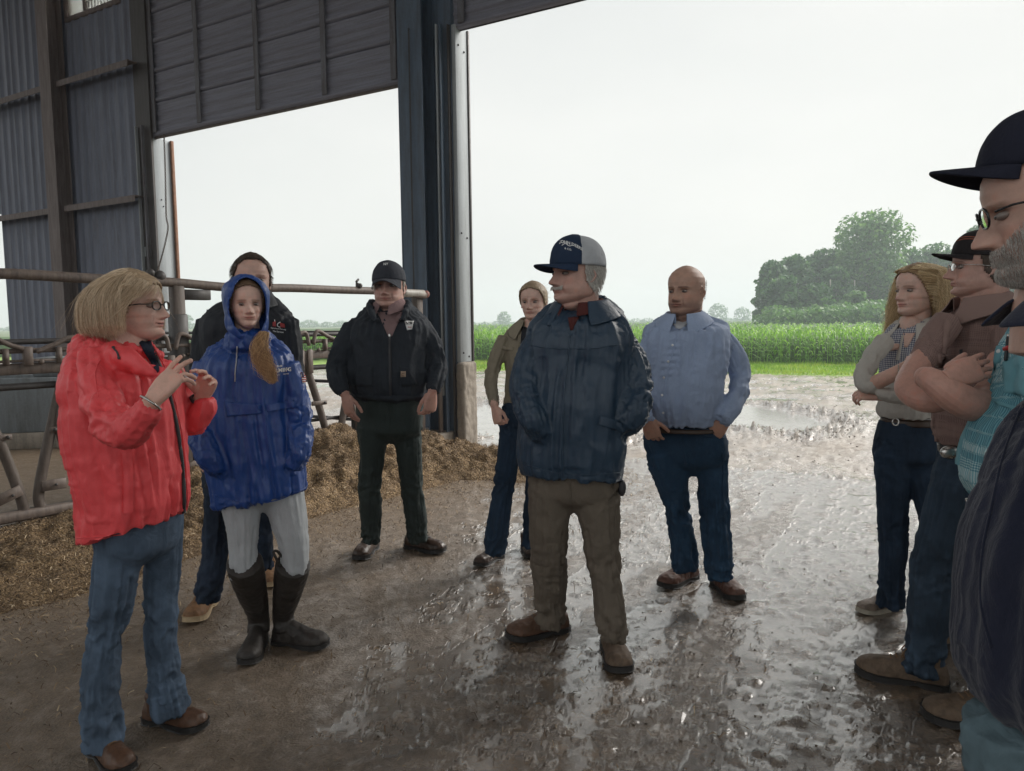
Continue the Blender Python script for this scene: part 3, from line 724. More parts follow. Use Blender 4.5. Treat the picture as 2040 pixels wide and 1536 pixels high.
# pipe gate behind
pg = empty('pipe_gate', WP(5.2, 0, -1.1), label='dark pipe gate standing behind the headlock fence', cat='gate')
for z in (1.40, 1.10, .80, .35):
    obj('gate_rail', *tube([WP(5.7, z, -.7), WP(1.2, z, -.7)], .02, 8), M_DARKST, pg)
for s in (5.7, 1.2): obj('gate_post', *tube([WP(s, -.02, -.7), WP(s, 1.45, -.7)], .03, 10), M_DARKST, pg)
# trough
tr = empty('water_trough', (-6, 9.2, 0), label='blue grey concrete water trough behind the pipe fence', cat='trough')
T0 = P(-120, 757, 9.0); T1 = np.array([-4.75, 9.4, T0[2]]); T1[2] = T0[2]; td = T1 - T0; tl = np.linalg.norm(td); td /= tl; tn = np.array([-td[1], td[0], 0]); tax = np.array([td, tn, UPZ]); tc = (T0 + T1) / 2
def tb(u0, u1, z0, z1, o0, o1, bev=.01): return box(tc + td * (u0 + u1) / 2 + tn * (o0 + o1) / 2 + UPZ * ((z0 + z1) / 2 - tc[2]), (u1 - u0) / 2, (o1 - o0) / 2, (z1 - z0) / 2, tax, bev)
zt = T0[2]
obj('basin', *join([tb(-tl / 2, tl / 2, .2, zt, 0, .07), tb(-tl / 2, tl / 2, .2, zt, .73, .8), tb(-tl / 2, -tl / 2 + .07, .2, zt, .072, .728), tb(tl / 2 - .07, tl / 2, .2, zt, .072, .728), tb(-tl / 2 + .072, tl / 2 - .072, .2, zt - .25, .072, .728)]), M_CONCB, tr)
obj('plinth', *tb(-tl / 2 - .05, tl / 2 + .05, 0, .198, -.08, .85), M_CONC, tr)
obj('water', *tb(-tl / 2 + .08, tl / 2 - .08, zt - .249, zt - .08, .08, .72, .0), NB('trough_water').p(Base_Color=(.03, .04, .04), Roughness=.05).m, tr, False)
bx = obj('cover_box', *tb(tl / 2 - 1.25, tl / 2 - .6, zt + .001, zt + .24, .1, .7, .015), M_CONCB, tr)
# bedded area beyond the fence: a low kerb
obj('alley_kerb', *box((WP(6.2, .12, -2.4) + WP(14, .12, -2.4)) / 2, 3.9, .12, .12, WAX, .02), M_CONC, None, label='low concrete kerb on the barn floor behind the trough', cat='kerb')
obj('feed_board', *box(WP(.72, .26, -.75), .30, .06, .035, WAX, .006), M_WOOD, None, label='short plank lying on the footing beside the pillar base', cat='plank')

# ================================================================== PLANTS
def mat_leaf(name, stops, tr=.35, rough=.5):
    b = NB(name); r = b.n('Attribute', attribute_name='rnd').outputs['Fac']; c = b.ramp(r, stops)
    b.p(Base_Color=c, Roughness=rough, Specular_IOR_Level=.4)
    t = b.n('BsdfTranslucent', i_Color=b.mix(1.0, c, (1.5, 1.7, .8), 'MULTIPLY')); mx = b.n('MixShader', i_Fac=tr)
    b.t.links.new(b.b.outputs[0], mx.inputs[1]); b.t.links.new(t.outputs[0], mx.inputs[2]); b.t.links.new(mx.outputs[0], b.out.inputs['Surface']); return b.m
M_CORN = mat_leaf('corn_leaf', [(0, (.075, .16, .035)), (.5, (.15, .29, .065)), (1, (.30, .45, .14))], .4)
M_TREE = mat_leaf('tree_leaf', [(0, (.026, .085, .032)), (.5, (.058, .145, .05)), (1, (.135, .26, .085))], .3)
M_TREE2 = mat_leaf('pale_tree_leaf', [(0, (.05, .125, .045)), (.5, (.11, .22, .075)), (1, (.21, .34, .125))], .3)
M_GRASS = mat_leaf('grass_blade', [(0, (.10, .19, .035)), (.5, (.19, .29, .06)), (1, (.32, .35, .10))], .4)
M_BARK = simple('grey_bark', (.22, .19, .16), .9, scale=4, var=.3, bump=.5)
def corn_rows():
    fa = np.array([-1.5, 36.6]); fd = np.array([.935, -.355]); fnm = np.array([.355, .935]); Vs, Fs, Rn = [], [], []; nv = 0
    def leafset(base, H, nl, z0, seg=4, wid=.05, stalk=True):
        nonlocal nv
        n = len(base)
        if stalk:
            a = rng.uniform(0, 6.28, n); sx = np.stack([np.cos(a), np.sin(a), 0 * a], 1) * .013
            sy = np.stack([-np.sin(a), np.cos(a), 0 * a], 1) * .013
            top = base + np.stack([rng.normal(0, .02, n), rng.normal(0, .02, n), H * .9], 1)
            for s1 in (sx, sy):
                V = np.stack([base - s1, base + s1, top + s1 * .5, top - s1 * .5], 1).reshape(-1, 3); i = np.arange(n) * 4 + nv
                Vs.append(V); Fs.append(np.stack([i, i + 1, i + 2, i + 3], 1)); Rn.append(np.repeat(rng.uniform(.3, .8, n), 4)); nv += 4 * n
        az0 = rng.uniform(0, 6.28, n)
        for k in range(nl):
            zf = z0 + (1 - z0) * (k + .5) / nl; az = az0 + k * math.pi + rng.normal(0, .5, n); L = rng.uniform(.30, .55, n) * (1.15 - .4 * zf); rise = rng.uniform(.12, .30, n) * (1.3 if zf > .75 else .8)
            dr = np.stack([np.cos(az), np.sin(az), 0 * az], 1); sd = np.stack([-np.sin(az), np.cos(az), rng.normal(0, .3, n)], 1)
            p0 = base + np.stack([0 * H, 0 * H, H * zf * .92], 1); pts_ = []
            for j in range(seg + 1):
                t = j / seg; w = wid * .5 * math.sin(math.pi * min(1, .18 + .82 * t)) ** .6 * (1 if j < seg else .1)
                c = p0 + dr * (L * (t - .18 * t * t))[:, None] + UPZ * (rise * (2.2 * t - 2.9 * t * t))[:, None]
                pts_ += [c - sd * w, c + sd * w]
            V = np.stack(pts_, 1).reshape(-1, 3); m = 2 * (seg + 1); i = np.arange(n) * m + nv
            for j in range(seg): Fs.append(np.stack([i + 2 * j, i + 2 * j + 1, i + 2 * j + 3, i + 2 * j + 2], 1))
            Vs.append(V); Rn.append(np.repeat(np.clip(rng.normal(.25 + .45 * zf, .2, n), 0, 1), m)); nv += m * n
    def row(d, sp, lo, hi):
        u = np.arange(lo, hi, sp); u = u + rng.normal(0, sp * .25, len(u)); p = fa + fd * u[:, None] + fnm * d
        p = p + rng.normal(0, .05, p.shape); H = 1.46 + .10 * pn(np.stack([p[:, 0] * .25, p[:, 1] * .25, 0 * u], 1), 31) + rng.normal(0, .05, len(u))
        return np.column_stack([p, np.full(len(u), -.41)]), H
    for r in range(4):
        b_, H = row(r * .75, .17, -6 - 6, 26); leafset(b_, H, 8 if r < 2 else 6, .08 if r < 2 else .3, wid=.062)
    d = 3.0
    while d < 150:
        sp = .22 * (1 + d / 14); b_, H = row(d, sp, -12 - d * .4, 24 + d * 1.0); leafset(b_, H, 3, .62, 3, .07 * (1 + d / 40), False); d += .75 * (1 + d / 12)
    V = np.concatenate(Vs); F = np.concatenate(Fs)
    o = obj('corn_field', V, F, M_CORN, None, False, kind='stuff', label='field of tall green corn beyond the grass strip', cat='corn'); setattr_vec(o, 'rnd', np.concatenate(Rn), 'FLOAT')
    # darker closed canopy between the plants
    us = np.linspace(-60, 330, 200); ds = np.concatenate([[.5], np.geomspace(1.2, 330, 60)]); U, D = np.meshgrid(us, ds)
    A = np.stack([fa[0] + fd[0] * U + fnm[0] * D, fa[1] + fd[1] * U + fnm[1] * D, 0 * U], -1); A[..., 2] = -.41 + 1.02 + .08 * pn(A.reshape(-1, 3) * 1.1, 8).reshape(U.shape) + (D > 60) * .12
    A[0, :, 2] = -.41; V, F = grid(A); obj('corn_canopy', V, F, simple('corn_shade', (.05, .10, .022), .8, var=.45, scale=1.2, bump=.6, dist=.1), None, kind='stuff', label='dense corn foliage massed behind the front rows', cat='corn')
corn_rows()
# grass blades on the verge
n = 26000; u = rng.uniform(-8, 22, n); d = rng.uniform(0.0, 8.0, n) ** 1.0
gp = np.array([8.3, 25.6]) + np.outer(u - 10, [.917, -.40]) + np.outer(d, [.40, .917]) ; gp = np.column_stack([gp, np.full(n, -.405)])
hh = rng.uniform(.05, .14, n) * (1 + .5 * pn(gp * .8, 41)); a = rng.uniform(0, 6.28, n); sd = np.stack([np.cos(a), np.sin(a), 0 * a], 1) * .022; tp = gp + np.stack([rng.normal(0, .03, n), rng.normal(0, .03, n), hh], 1)
V = np.stack([gp - sd, gp + sd, tp], 1).reshape(-1, 3); F = (np.arange(n) * 3)[:, None] + np.arange(3)
o = obj('grass_blades', V, F, M_GRASS, None, False, kind='stuff', label='mown green grass strip between the yard and the corn', cat='grass'); setattr_vec(o, 'rnd', np.repeat(np.clip(.5 + .5 * pn(gp * .6, 44) + rng.normal(0, .15, n), 0, 1), 3), 'FLOAT')
# trees
def leaves(blobs, count, size):
    """leaf clumps on and inside a set of ellipsoid blobs -> triangles pairs"""
    vol = np.array([b_[1][0] * b_[1][2] for b_ in blobs]); pick = rng.choice(len(blobs), count, p=vol / vol.sum())
    C_ = np.array([b_[0] for b_ in blobs])[pick]; Rr = np.array([b_[1] for b_ in blobs])[pick]
    v = rng.normal(size=(count, 3)); v /= np.linalg.norm(v, axis=1)[:, None]; rad = rng.uniform(.25, 1.0, count) ** .4
    p = C_ + v * Rr * rad[:, None]; gate = pn(p / (size * 3.0), 51) + .35 * pn(p / (size * 1.2), 52); keep = gate > -.30; p = p[keep]; v = v[keep]; g = gate[keep]
    n = len(p); nr = v + rng.normal(size=(n, 3)) * .8; nr[:, 2] += .3; nr /= np.linalg.norm(nr, axis=1)[:, None]
    a = np.cross(nr, rng.normal(size=(n, 3))); a /= np.linalg.norm(a, axis=1)[:, None]; c = np.cross(nr, a); s = size * rng.uniform(.5, 1.3, n)[:, None]
    V = np.stack([p - a * s, p - c * s * .6 + nr * s * .15, p + a * s, p + c * s * .6 + nr * s * .15], 1).reshape(-1, 3); F = (np.arange(n) * 4)[:, None] + np.arange(4)
    return V, F, np.repeat(np.clip(.45 + g * .5 + rng.normal(0, .18, n), 0, 1), 4)
def tree(base, H, Wd, label, count=1500, size=.45, trunk_h=.3, mat=None, group='trees of the wood beyond the corn', bare=0.0, pale=False, topshape=1.0):
    base = np.asarray(base, float); t = empty('broadleaf_tree', base, label=label, cat='tree', group=group)
    lean = rng.normal(0, .02 * H, 2); parts = []; blobs = []
    top = base + np.array([lean[0], lean[1], H * .82])
    parts.append(tube(catmull([base - UPZ * .2, base + np.array([lean[0] * .2, lean[1] * .2, H * .3]), top], 5), np.linspace(.026 * H, .006 * H, 11), 8))
    nb_ = 24
    for k in range(nb_):
        zf = trunk_h + (1 - trunk_h) * (k + .5) / nb_; az = k * 2.4 + rng.uniform(-.5, .5); prof = math.sin(math.pi * min(.93, max(.16, (zf - trunk_h) / (1 - trunk_h) * .86 + .14))) ** .6
        r = Wd * .5 * prof * rng.uniform(.5, .95); s0 = base + (top - base) * (zf - .12) ; c = base + np.array([math.cos(az) * r * .75, math.sin(az) * r * .75, H * zf * topshape])
        parts.append(tube(catmull([s0, (s0 + c) / 2 + UPZ * .03 * H, c], 3), np.linspace(.008 * H, .003 * H, 7), 5))
        q = Wd * rng.uniform(.20, .31); blobs.append((c, (q, q, q * .62)))
    blobs.append((base + UPZ * H * .93, (Wd * .2, Wd * .2, H * .07)))
    obj('trunk', *join(parts), M_BARK, t)
    V, F, rn = leaves(blobs, count, size); cr = obj('crown', V, F, mat or M_TREE, t, False); setattr_vec(cr, 'rnd', rn, 'FLOAT'); return t
def gp2(px, Y): p = P(px, 700, Y); p[2] = -.4; return p
TY = 118.0
def tr_(px, topy, Y, wpx, label, **k):
    b_ = gp2(px, Y); H = P(px, topy, Y)[2] + .4; tree(b_, H, wpx / FPX * Y, label, **k)
tr_(1727, 440, 118, 165, 'tallest broad crowned tree rising above the wood', count=9000, size=.38, trunk_h=.34, mat=M_TREE2)
lab = ['low dark tree at the open end of the wood', 'rounded tree second from the open end of the wood', 'dark tree in the wood left of the tallest crown', 'pale topped tree in the wood just left of the tallest crown', 'dark tree standing behind the tallest crown', 'slim pale trunked tree below the tall crown', 'tree in the wood just right of the tallest crown', 'pale green tree in the wood above the blonde woman', 'dark tree in the wood behind the blonde woman', 'tree of the wood above the brown cap', 'tall tree of the wood behind the bearded man', 'last tree of the wood at the frame edge', 'bushy tree at the foot of the wood', 'small pale tree at the foot of the wood', 'low tree filling the wood edge']
spec = [(1535, 528, 112, 66), (1580, 516, 116, 84), (1628, 508, 122, 84), (1680, 500, 125, 92), (1745, 512, 128, 100), (1660, 540, 112, 70), (1800, 508, 124, 92), (1795, 560, 104, 60), (1850, 498, 126, 96), (1900, 505, 122, 92), (1952, 450, 118, 84), (2020, 480, 116, 100), (1558, 560, 106, 70), (1700, 590, 104, 60), (1620, 575, 106, 80)]
for i, (px, ty, Y, w) in enumerate(spec):
    tr_(px, ty, Y, w, lab[i], count=5200, size=.38, trunk_h=.10 if i not in (5, 6) else .35, mat=M_TREE2 if i in (3, 7, 13) else M_TREE)
for k in range(5):
    px = (1652, 1663, 1688, 1700, 1640)[k]; b_ = gp2(px, 110 + k); H = 7.5
    o = obj('pale_trunk', *tube(catmull([b_, b_ + [.15, 0, 3], b_ + [-.1, 0, H]], 4), np.linspace(.16, .09, 9), 7), simple('pale_bark', (.42, .40, .34), .8) if k == 0 else bpy.data.materials['pale_bark'], None)
    props(o, ['whitest bare trunk left of the tallest crown', 'slim bare trunk just right of the whitest one', 'bare trunk between the slim trunk and the thick tree trunk', 'bare trunk nearest to the thick trunk of the tallest tree', 'leftmost of the slim bare trunks at the edge of the wood'][k], 'tree trunk', 'bare trunks at the edge of the wood')
# undergrowth in front of the wood and far tree belts
bl = []
for k in range(90):
    px = 1525 + k * 6.4; p = gp2(px, 98 + rng.uniform(-3, 6)); r = rng.uniform(1.1, 2.0); bl.append((p + UPZ * (r * .55 + .7 + .8 * sstep(0, 40, k)), (r * 1.3, r * 1.2, r)))
V, F, rn = leaves(bl, 22000, .30); o = obj('undergrowth', V, F, M_TREE2, None, False, kind='stuff', label='scrubby undergrowth along the foot of the wood', cat='undergrowth'); setattr_vec(o, 'rnd', rn, 'FLOAT')
bl = []
for k in range(150):
    px = -200 + k * 17 + rng.uniform(-8, 8); Y = rng.uniform(420, 520); p = gp2(px, Y); r = rng.uniform(1.1, 2.2) * (1.0 if rng.random() > .12 else 1.5); bl.append((p + UPZ * r * .55, (r * 2.0, r * 1.5, r)))
for px, r in ((371, 4.5), (1005, 4), (1430, 5.5), (1478, 4.5), (1072, 4)):
    p = gp2(px, 400); bl.append((p + UPZ * r * .9, (r, r, r)))
V, F, rn = leaves(bl, 30000, .62); o = obj('far_treeline', V, F, M_TREE, None, False, kind='stuff', label='low hazy line of trees on the horizon beyond the corn', cat='treeline'); setattr_vec(o, 'rnd', rn, 'FLOAT')
# ---- haze
HB = (np.array([-700, -60, -1.6]), np.array([900, 640, 26.0]))
c = (HB[0] + HB[1]) / 2; h_ = (HB[1] - HB[0]) / 2; V, F = box(c, *h_)
hm = bpy.data.materials.new('haze_air'); hm.use_nodes = True; hm.node_tree.nodes.clear(); ho = hm.node_tree.nodes.new('ShaderNodeOutputMaterial'); hv = hm.node_tree.nodes.new('ShaderNodeVolumePrincipled')
hv.inputs['Color'].default_value = (.86, .93, 1.0, 1); hv.inputs['Density'].default_value = .0014; hv.inputs['Anisotropy'].default_value = .2; hm.node_tree.links.new(hv.outputs[0], ho.inputs['Volume'])
HAZE = obj('haze', V, F, hm, None, False, kind='stuff')
# ================================================================== PEOPLE: BUILDERS
def interp(z, xs, ys): return np.interp(z, xs, ys)
def head_surface(q, nu=120, nv=120):
    """local head: x to the side, y forward, z up; chin 0, crown 1 (units of head height)"""
    jaw, fat, nose, fem = q.get('jaw', 1.0), q.get('fat', 0.0), q.get('nose', 1.0), q.get('fem', 0.0)
    t = np.linspace(0, 1, nv); z = -.02 + 1.02 * (1 - np.cos(t * math.pi)) / 2 * 1.0
    zf = [-.02, 0, .04, .08, .13, .17, .20, .25, .30, .40, .50, .56, .65, .75, .85, .93, .98, 1.0]
    fr = [.16, .26, .345, .385, .395, .372, .382, .392, .375, .372, .372, .395, .405, .38, .31, .20, .09, 0]
    bk = [-.02, -.05, -.10, -.14, -.18, -.21, -.24, -.29, -.34, -.405, -.45, -.465, -.475, -.455, -.38, -.26, -.13, 0]
    wd = [.05, .11, .17, .205, .235, .25, .262, .278, .288, .300, .312, .318, .322, .312, .262, .18, .09, 0]
    F_ = interp(z, zf, fr); B_ = interp(z, zf, bk); W_ = interp(z, zf, wd) * (1 + fat * .13 * np.exp(-((z - .2) / .2) ** 2)) * (1 + (jaw - 1) * np.exp(-((z - .12) / .14) ** 2))
    W_[z < .35] *= (1 - .05 * fem)
    a = np.arange(nu) / nu * 2 * math.pi
    Z, A = np.meshgrid(z, a, indexing='ij'); Fm = np.repeat(F_[:, None], nu, 1); Bm = np.repeat(B_[:, None], nu, 1); Wm = np.repeat(W_[:, None], nu, 1)
    ca, sa = np.cos(A), np.sin(A)          # ca: forward
    e = 2.25
    yy = np.sign(ca) * np.abs(ca) ** (2 / e); xx = np.sign(sa) * np.abs(sa) ** (2 / e)
    mid = -.04
    Y = np.where(yy > 0, mid + (Fm - mid) * yy, mid + (mid - Bm) * yy); X = Wm * xx
    Zz = Z + np.clip(.16 - Z, 0, .2) * np.clip((.30 - Y), 0, .5) * 1.15      # jaw line rises towards the ear
    X, Y, Zz = X.copy(), Y.copy(), Zz.copy()
    front = np.clip((Y - .02) / .22, 0, 1)
    ax = np.abs(X)
    def g(cx, cz, sx, sz): return np.exp(-((ax - cx) / sx) ** 2 - ((Zz - cz) / sz) ** 2)
    # nose
    nz = interp(Zz, [.28, .30, .325, .36, .42, .50, .56, .60], [0, .075, .150, .152, .108, .062, .028, 0]) * nose
    nw = interp(Zz, [.28, .33, .38, .45, .56], [.075, .068, .052, .038, .05])
    dy = nz * np.exp(-(ax / nw) ** 2.4) + .030 * nose * g(.062, .325, .030, .028)
    dy += -.062 * g(.132, .495, .072, .046) + .030 * g(.135, .487, .050, .022)        # sockets, lids
    dy += .020 * g(.12, .563, .10, .022) * (1 - .6 * fem) - .010 * g(0, .555, .03, .03)
    dy += .020 * g(.19, .385, .075, .06) + (.012 + .03 * fat) * g(.15, .27, .08, .07)
    sm = q.get('smile', 0) * 1.6 * ax ** 2
    gm = lambda cz, sx, sz: np.exp(-(ax / sx) ** 2 - ((Zz - sm - cz) / sz) ** 2)
    dy += .038 * gm(.246, .085, .016) + .044 * gm(.208, .072, .018) - .026 * gm(.2275, .11, .006) + q.get('smile', 0) * .018 * g(.19, .33, .05, .05) - .016 * g(0, .170, .08, .018) - .010 * g(0, .275, .02, .015) - .009 * np.exp(-((ax - .125 - (.3 - Zz) * .25) / .014) ** 2) * ((Zz > .19) & (Zz < .33)) - .012 * g(.135, .525, .07, .006) + .010 * g(.13, .445, .05, .016) - (.004 * (1 - fem)) * (np.exp(-((Zz - .64) / .006) ** 2) + np.exp(-((Zz - .69) / .006) ** 2) + np.exp(-((Zz - .735) / .006) ** 2)) * (ax < .2)
    dy += .036 * g(0, .095, .085, .045) - .018 * g(.125, .285, .016, .055)
    if q.get('mouth_open'): dy += -.05 * g(0, .2275, .075, .012)
    Y = Y + dy * front
    X = X * (1 - .05 * np.exp(-((Zz - .60) / .09) ** 2) * np.clip((Y - .1) / .25, 0, 1))
    V = np.stack([X, Y, Zz], -1).reshape(-1, 3); Fc = []
    i = np.arange(nv * nu).reshape(nv, nu); j = np.roll(i, -1, 1)
    Fc = np.stack([i[:-1], j[:-1], j[1:], i[1:]], -1).reshape(-1, 4)
    return V, Fc
def ear_parts():
    out = []
    for s in (-1, 1):
        pts = [np.array([s * (.318 + .035 * math.sin(max(0, t * math.pi))), -.045 - .075 * math.sin(t * math.pi * 1.05), .34 + .24 * t]) for t in np.linspace(0, 1, 9)]
        pts.append(np.array([s * .325, .0, .565])); pts.append(np.array([s * .318, .02, .52]))
        out.append(tube(catmull(pts, 3), .017, 7)); out.append(sphere([s * .312, -.055, .45], [.022, .062, .105], 12, 8)); out.append(sphere([s * .322, -.03, .345], [.016, .028, .035], 8, 6)); out.append(sphere([s * .325, .005, .455], [.012, .014, .03], 8, 6))
    return out
class Head:
    def __init__(s, c, H, yaw, pitch=0.0, roll=0.0):
        """c: centre of the head (mid height, ear axis) in the world; yaw 0 faces the camera, negative to image left"""
        s.H = H; a = R_(yaw); p = R_(pitch); f = np.array([math.sin(a) * math.cos(p), -math.cos(a) * math.cos(p), math.sin(p)])
        up = np.array([0, 0, 1.0]); x = np.cross(f, up); x /= np.linalg.norm(x); z = np.cross(x, f)
        r = R_(roll); x2 = x * math.cos(r) + z * math.sin(r); z2 = z * math.cos(r) - x * math.sin(r)
        s.M = np.array([x2, f, z2]); s.c = np.asarray(c, float)
        s.o = s.c - (np.array([0, -.02, .5]) * H) @ s.M
    def w(s, v): return s.o + (np.atleast_2d(v) * s.H) @ s.M
    def l(s, v): return ((np.atleast_2d(v) - s.o) @ s.M.T) / s.H
SKINS = {}
def skin_for(name, c):
    if name not in SKINS: SKINS[name] = skin(name, c)
    return SKINS[name]
EYE_W = simple('eye_white', (.26, .22, .20), .15, var=.02, bump=0); EYE_I = simple('eye_iris', (.035, .03, .03), .1, var=.02, bump=0)
def head_tint(L, q):
    """colouring of the face in head units, shade painted at the eyes and smile folds"""
    n = len(L); c = np.ones((n, 3)); x, y, z = L.T; ax = np.abs(x); fr = sstep(.05, .2, y)
    def m(w, col):
        nonlocal c
        w = np.clip(w, 0, 1)[:, None]; c = c * (1 - w) + c * np.array(col) * w
    g = lambda cx, cz, sx, sz: np.exp(-((ax - cx) / sx) ** 2 - ((z - cz) / sz) ** 2) * fr
    z0 = z; z = z - q.get('smile', 0) * 1.6 * ax ** 2
    m(g(.0, .225, .085, .032) * 1.1, q.get('lip', (.86, .60, .60)))
    m(np.exp(-((z - .2275) / .006) ** 2) * (ax < .11) * fr * .9, (.32, .18, .18)); z = z0
    bz = .560 + .012 * np.sin(np.clip(ax / .22, 0, 1) * 3.0); m(np.exp(-((z - bz) / .013) ** 2) * sstep(.03, .06, ax) * (1 - sstep(.19, .235, ax)) * fr * q.get('brow_w', .85), q.get('brow', (.35, .28, .24)))
    m(g(.19, .36, .07, .06) * .5 + g(0, .34, .05, .05) * .5, (1.05, .80, .76))
    lid = g(.135, .515, .066, .012) * 1.1; m(lid, (.22, .16, .14)); m(g(.135, .462, .06, .012) * .35, (.55, .42, .42)); m(np.exp(-((ax - .125 - (.3 - z) * .25) / .008) ** 2) * sstep(.18, .22, z) * (1 - sstep(.30, .34, z)) * fr * .45 * (1 - .5 * q.get('fem', 0)), (.55, .42, .40))  # lash line, with shade painted under brows, under eyes and in smile folds
    if q.get('mouth_open'):
        m(np.exp(-((z - .2275 - .012 * (ax / .09) ** 2) / .010) ** 2) * (ax < .085) * fr, (.12, .05, .05)); m(np.exp(-((z - .231 - .012 * (ax / .09) ** 2) / .006) ** 2) * (ax < .070) * fr, (1.35, 1.7, 1.9))
    if q.get('stubble'): m(sstep(.36, .24, z + .25 * np.clip(.12 - y, 0, 1)) * sstep(-.15, -.05, y) * q['stubble'] * (1 - g(0, .225, .08, .03)), (.62, .6, .62))
    return c
def place_head(par, hd, q, skinm):
    """returns parts for the person's own mesh; eyes become children"""
    V, F = head_surface(q); nv = nu = 120; F = [tuple(f) for f in F]; V = np.vstack([V, V[:nu].mean(0), V[-nu:].mean(0)]); c0 = len(V) - 2
    F += [(c0, (j + 1) % nu, j) for j in range(nu)] + [(c0 + 1, (nv - 1) * nu + j, (nv - 1) * nu + (j + 1) % nu) for j in range(nu)]
    parts = [(hd.w(V), F)]
    for v, f in ear_parts(): parts.append((hd.w(v), f))
    return parts
def eyes(par, hd, q):
    for s in (-1, 1):
        c = np.array([s * .135, .318 + q.get('eye_y', 0), .487]); r = .055
        V, F = sphere([0, 0, 0], [r, r, r * .52], 20, 14)
        V2 = hd.w(V + c); gz_ = q.get('gaze', 0.0); gd = np.array([gz_, 1.0, 0]); gd /= np.linalg.norm(gd)
        fc = np.array([V[list(f)].mean(0) for f in F]) ; fc[:, 2] *= 1 / .52; fc /= np.linalg.norm(fc, axis=1)[:, None] + 1e-9
        o = obj('eye', V2, F, [EYE_W, EYE_I], par); o.data.polygons.foreach_set('material_index', (np.arccos(np.clip(fc @ gd, -1, 1)) < .56).astype(np.int32))

# ---- hands
def hand(Wr, X, Zb, side, curl=(20, 25, 30, 35), spread=6, size=1.0, thumb=(35, 25), fore=None, fr=.023):
    """Wr wrist point, X towards the fingers, Zb out of the back of the hand; side +1 right hand, -1 left hand. curl in degrees per joint for index..little"""
    X = np.asarray(X, float); X /= np.linalg.norm(X); Zb = np.asarray(Zb, float); Zb = Zb - X * (Zb @ X); Zb /= np.linalg.norm(Zb); Yt = np.cross(Zb, X) * side
    M = np.array([X, Yt, Zb]); w = lambda v: np.asarray(Wr) + (np.atleast_2d(v) * size) @ M
    parts = []
    rings = []
    for x, y, hw, ht in ((-.02, 0, .026, .020), (.0, 0, .028, .019), (.02, .002, .036, .018), (.05, .002, .042, .0165), (.075, .001, .043, .015), (.095, .0, .040, .012), (.103, 0, .034, .008)):
        rings.append((w([x, y, 0])[0], M[1] * hw * size, M[2] * ht * size, 2.6))
    parts.append(loft(rings, 20))
    parts.append(sphere(w([.032, .028, -.008])[0], np.array([.030, .020, .016]) * size, 12, 8, M))
    for k, (y, Lf, r) in enumerate(((.031, .072, .0088), (.0105, .081, .0092), (-.0105, .075, .0088), (-.030, .060, .0076))):
        cu = curl[k]; cu = cu if isinstance(cu, (tuple, list)) else (cu * .9, cu * 1.1, cu * .7); ang = 0; p = np.array([.088 - abs(y) * .18, y, 0.0]); sp = R_(spread) * (1.5 - k) * .6
        pts = [p - [.025, 0, 0], p]; rr = [r * 1.05, r * 1.1]
        for seg, cc in zip((.46, .30, .24), cu):
            ang += R_(cc); d = np.array([math.cos(ang) * math.cos(sp), math.sin(sp), -math.sin(ang)]); q1 = pts[-1] + d * Lf * seg * .5; q2 = pts[-1] + d * Lf * seg; pts += [q1, q2]; rr += [r * .93, r * 1.0]; r *= .93
        parts.append(tube(w(np.array(pts)), np.array(rr) * size, 10)); parts.append(sphere(w(pts[-1])[0], rr[-1] * size * .98, 8, 6))
    a1, a2 = R_(thumb[0]), R_(thumb[1]); b = np.array([.018, .026, -.006]); d1 = np.array([math.cos(a1) * .9, math.sin(a1), -.35]); d1 /= np.linalg.norm(d1); d2 = np.array([math.cos(a1 - a2), math.sin(a1 - a2), -.30]); d2 /= np.linalg.norm(d2); d3 = np.array([math.cos(a1 - a2 * 1.8), math.sin(a1 - a2 * 1.8), -.25]); d3 /= np.linalg.norm(d3)
    p1 = b + d1 * .044; p2 = p1 + d2 * .034; p3 = p2 + d3 * .026
    parts.append(tube(w(np.array([b, (b + p1) / 2, p1, (p1 + p2) / 2, p2, p3])), np.array([.0145, .013, .0115, .0102, .0105, .0085]) * size, 10)); parts.append(sphere(w(p3)[0], .0088 * size, 8, 6))
    if fore is not None:
        fore = np.asarray(fore); pw = w([-.005, 0, 0])[0]; parts.append(tube(catmull([pw, pw + (fore - pw) * .35, fore], 4), np.linspace(.026 * size, fr, 9), 16, flat=.85))
    return parts

# ---- garments
class Limb:
    """polyline with radii; joints: (arc position 0..1, sigma in metres, amplitude in metres)"""
    def __init__(s, pts, rad, joints=(), drape=.004, crump=.004, ref=None, kind='limb', fs=13.0, ft=.95, vert=3.2):
        L = np.asarray(pts, float); s.p = L; s.r = np.asarray(rad, float); seg = np.linalg.norm(np.diff(L, axis=0), axis=1); s.cum = np.concatenate([[0], np.cumsum(seg)]); s.len = s.cum[-1]
        s.j = joints; s.drape = drape; s.crump = crump; s.kind = kind; s.fs = fs; s.ft = ft; s.vert = vert
def tb_limb(ctrl, sub=7, **k):
    """ctrl: (px, py, Y, radius in px)"""
    P3 = np.array([P(a, b_, c) for a, b_, c, r in ctrl]); rr = np.array([r * mpp(c) for a, b_, c, r in ctrl]) * np.cos(np.arctan2(P3[:, 0], P3[:, 1]))
    L = catmull(np.column_stack([P3, rr]), sub); return L[:, :3], np.maximum(L[:, 3], .006)
def leg_limb(rows, sub=7, **k):
    """rows: (xl, xr, py, Y)"""
    return tb_limb([((a + b_) / 2, y, Y, (b_ - a) / 2) for a, b_, y, Y in rows], sub)
_aa = np.linspace(0, 2 * math.pi, 120); _SX = np.sign(np.cos(_aa)) * np.abs(np.cos(_aa)) ** (2 / 2.35); _SY = np.sign(np.sin(_aa)) * np.abs(np.sin(_aa)) ** (2 / 2.35)
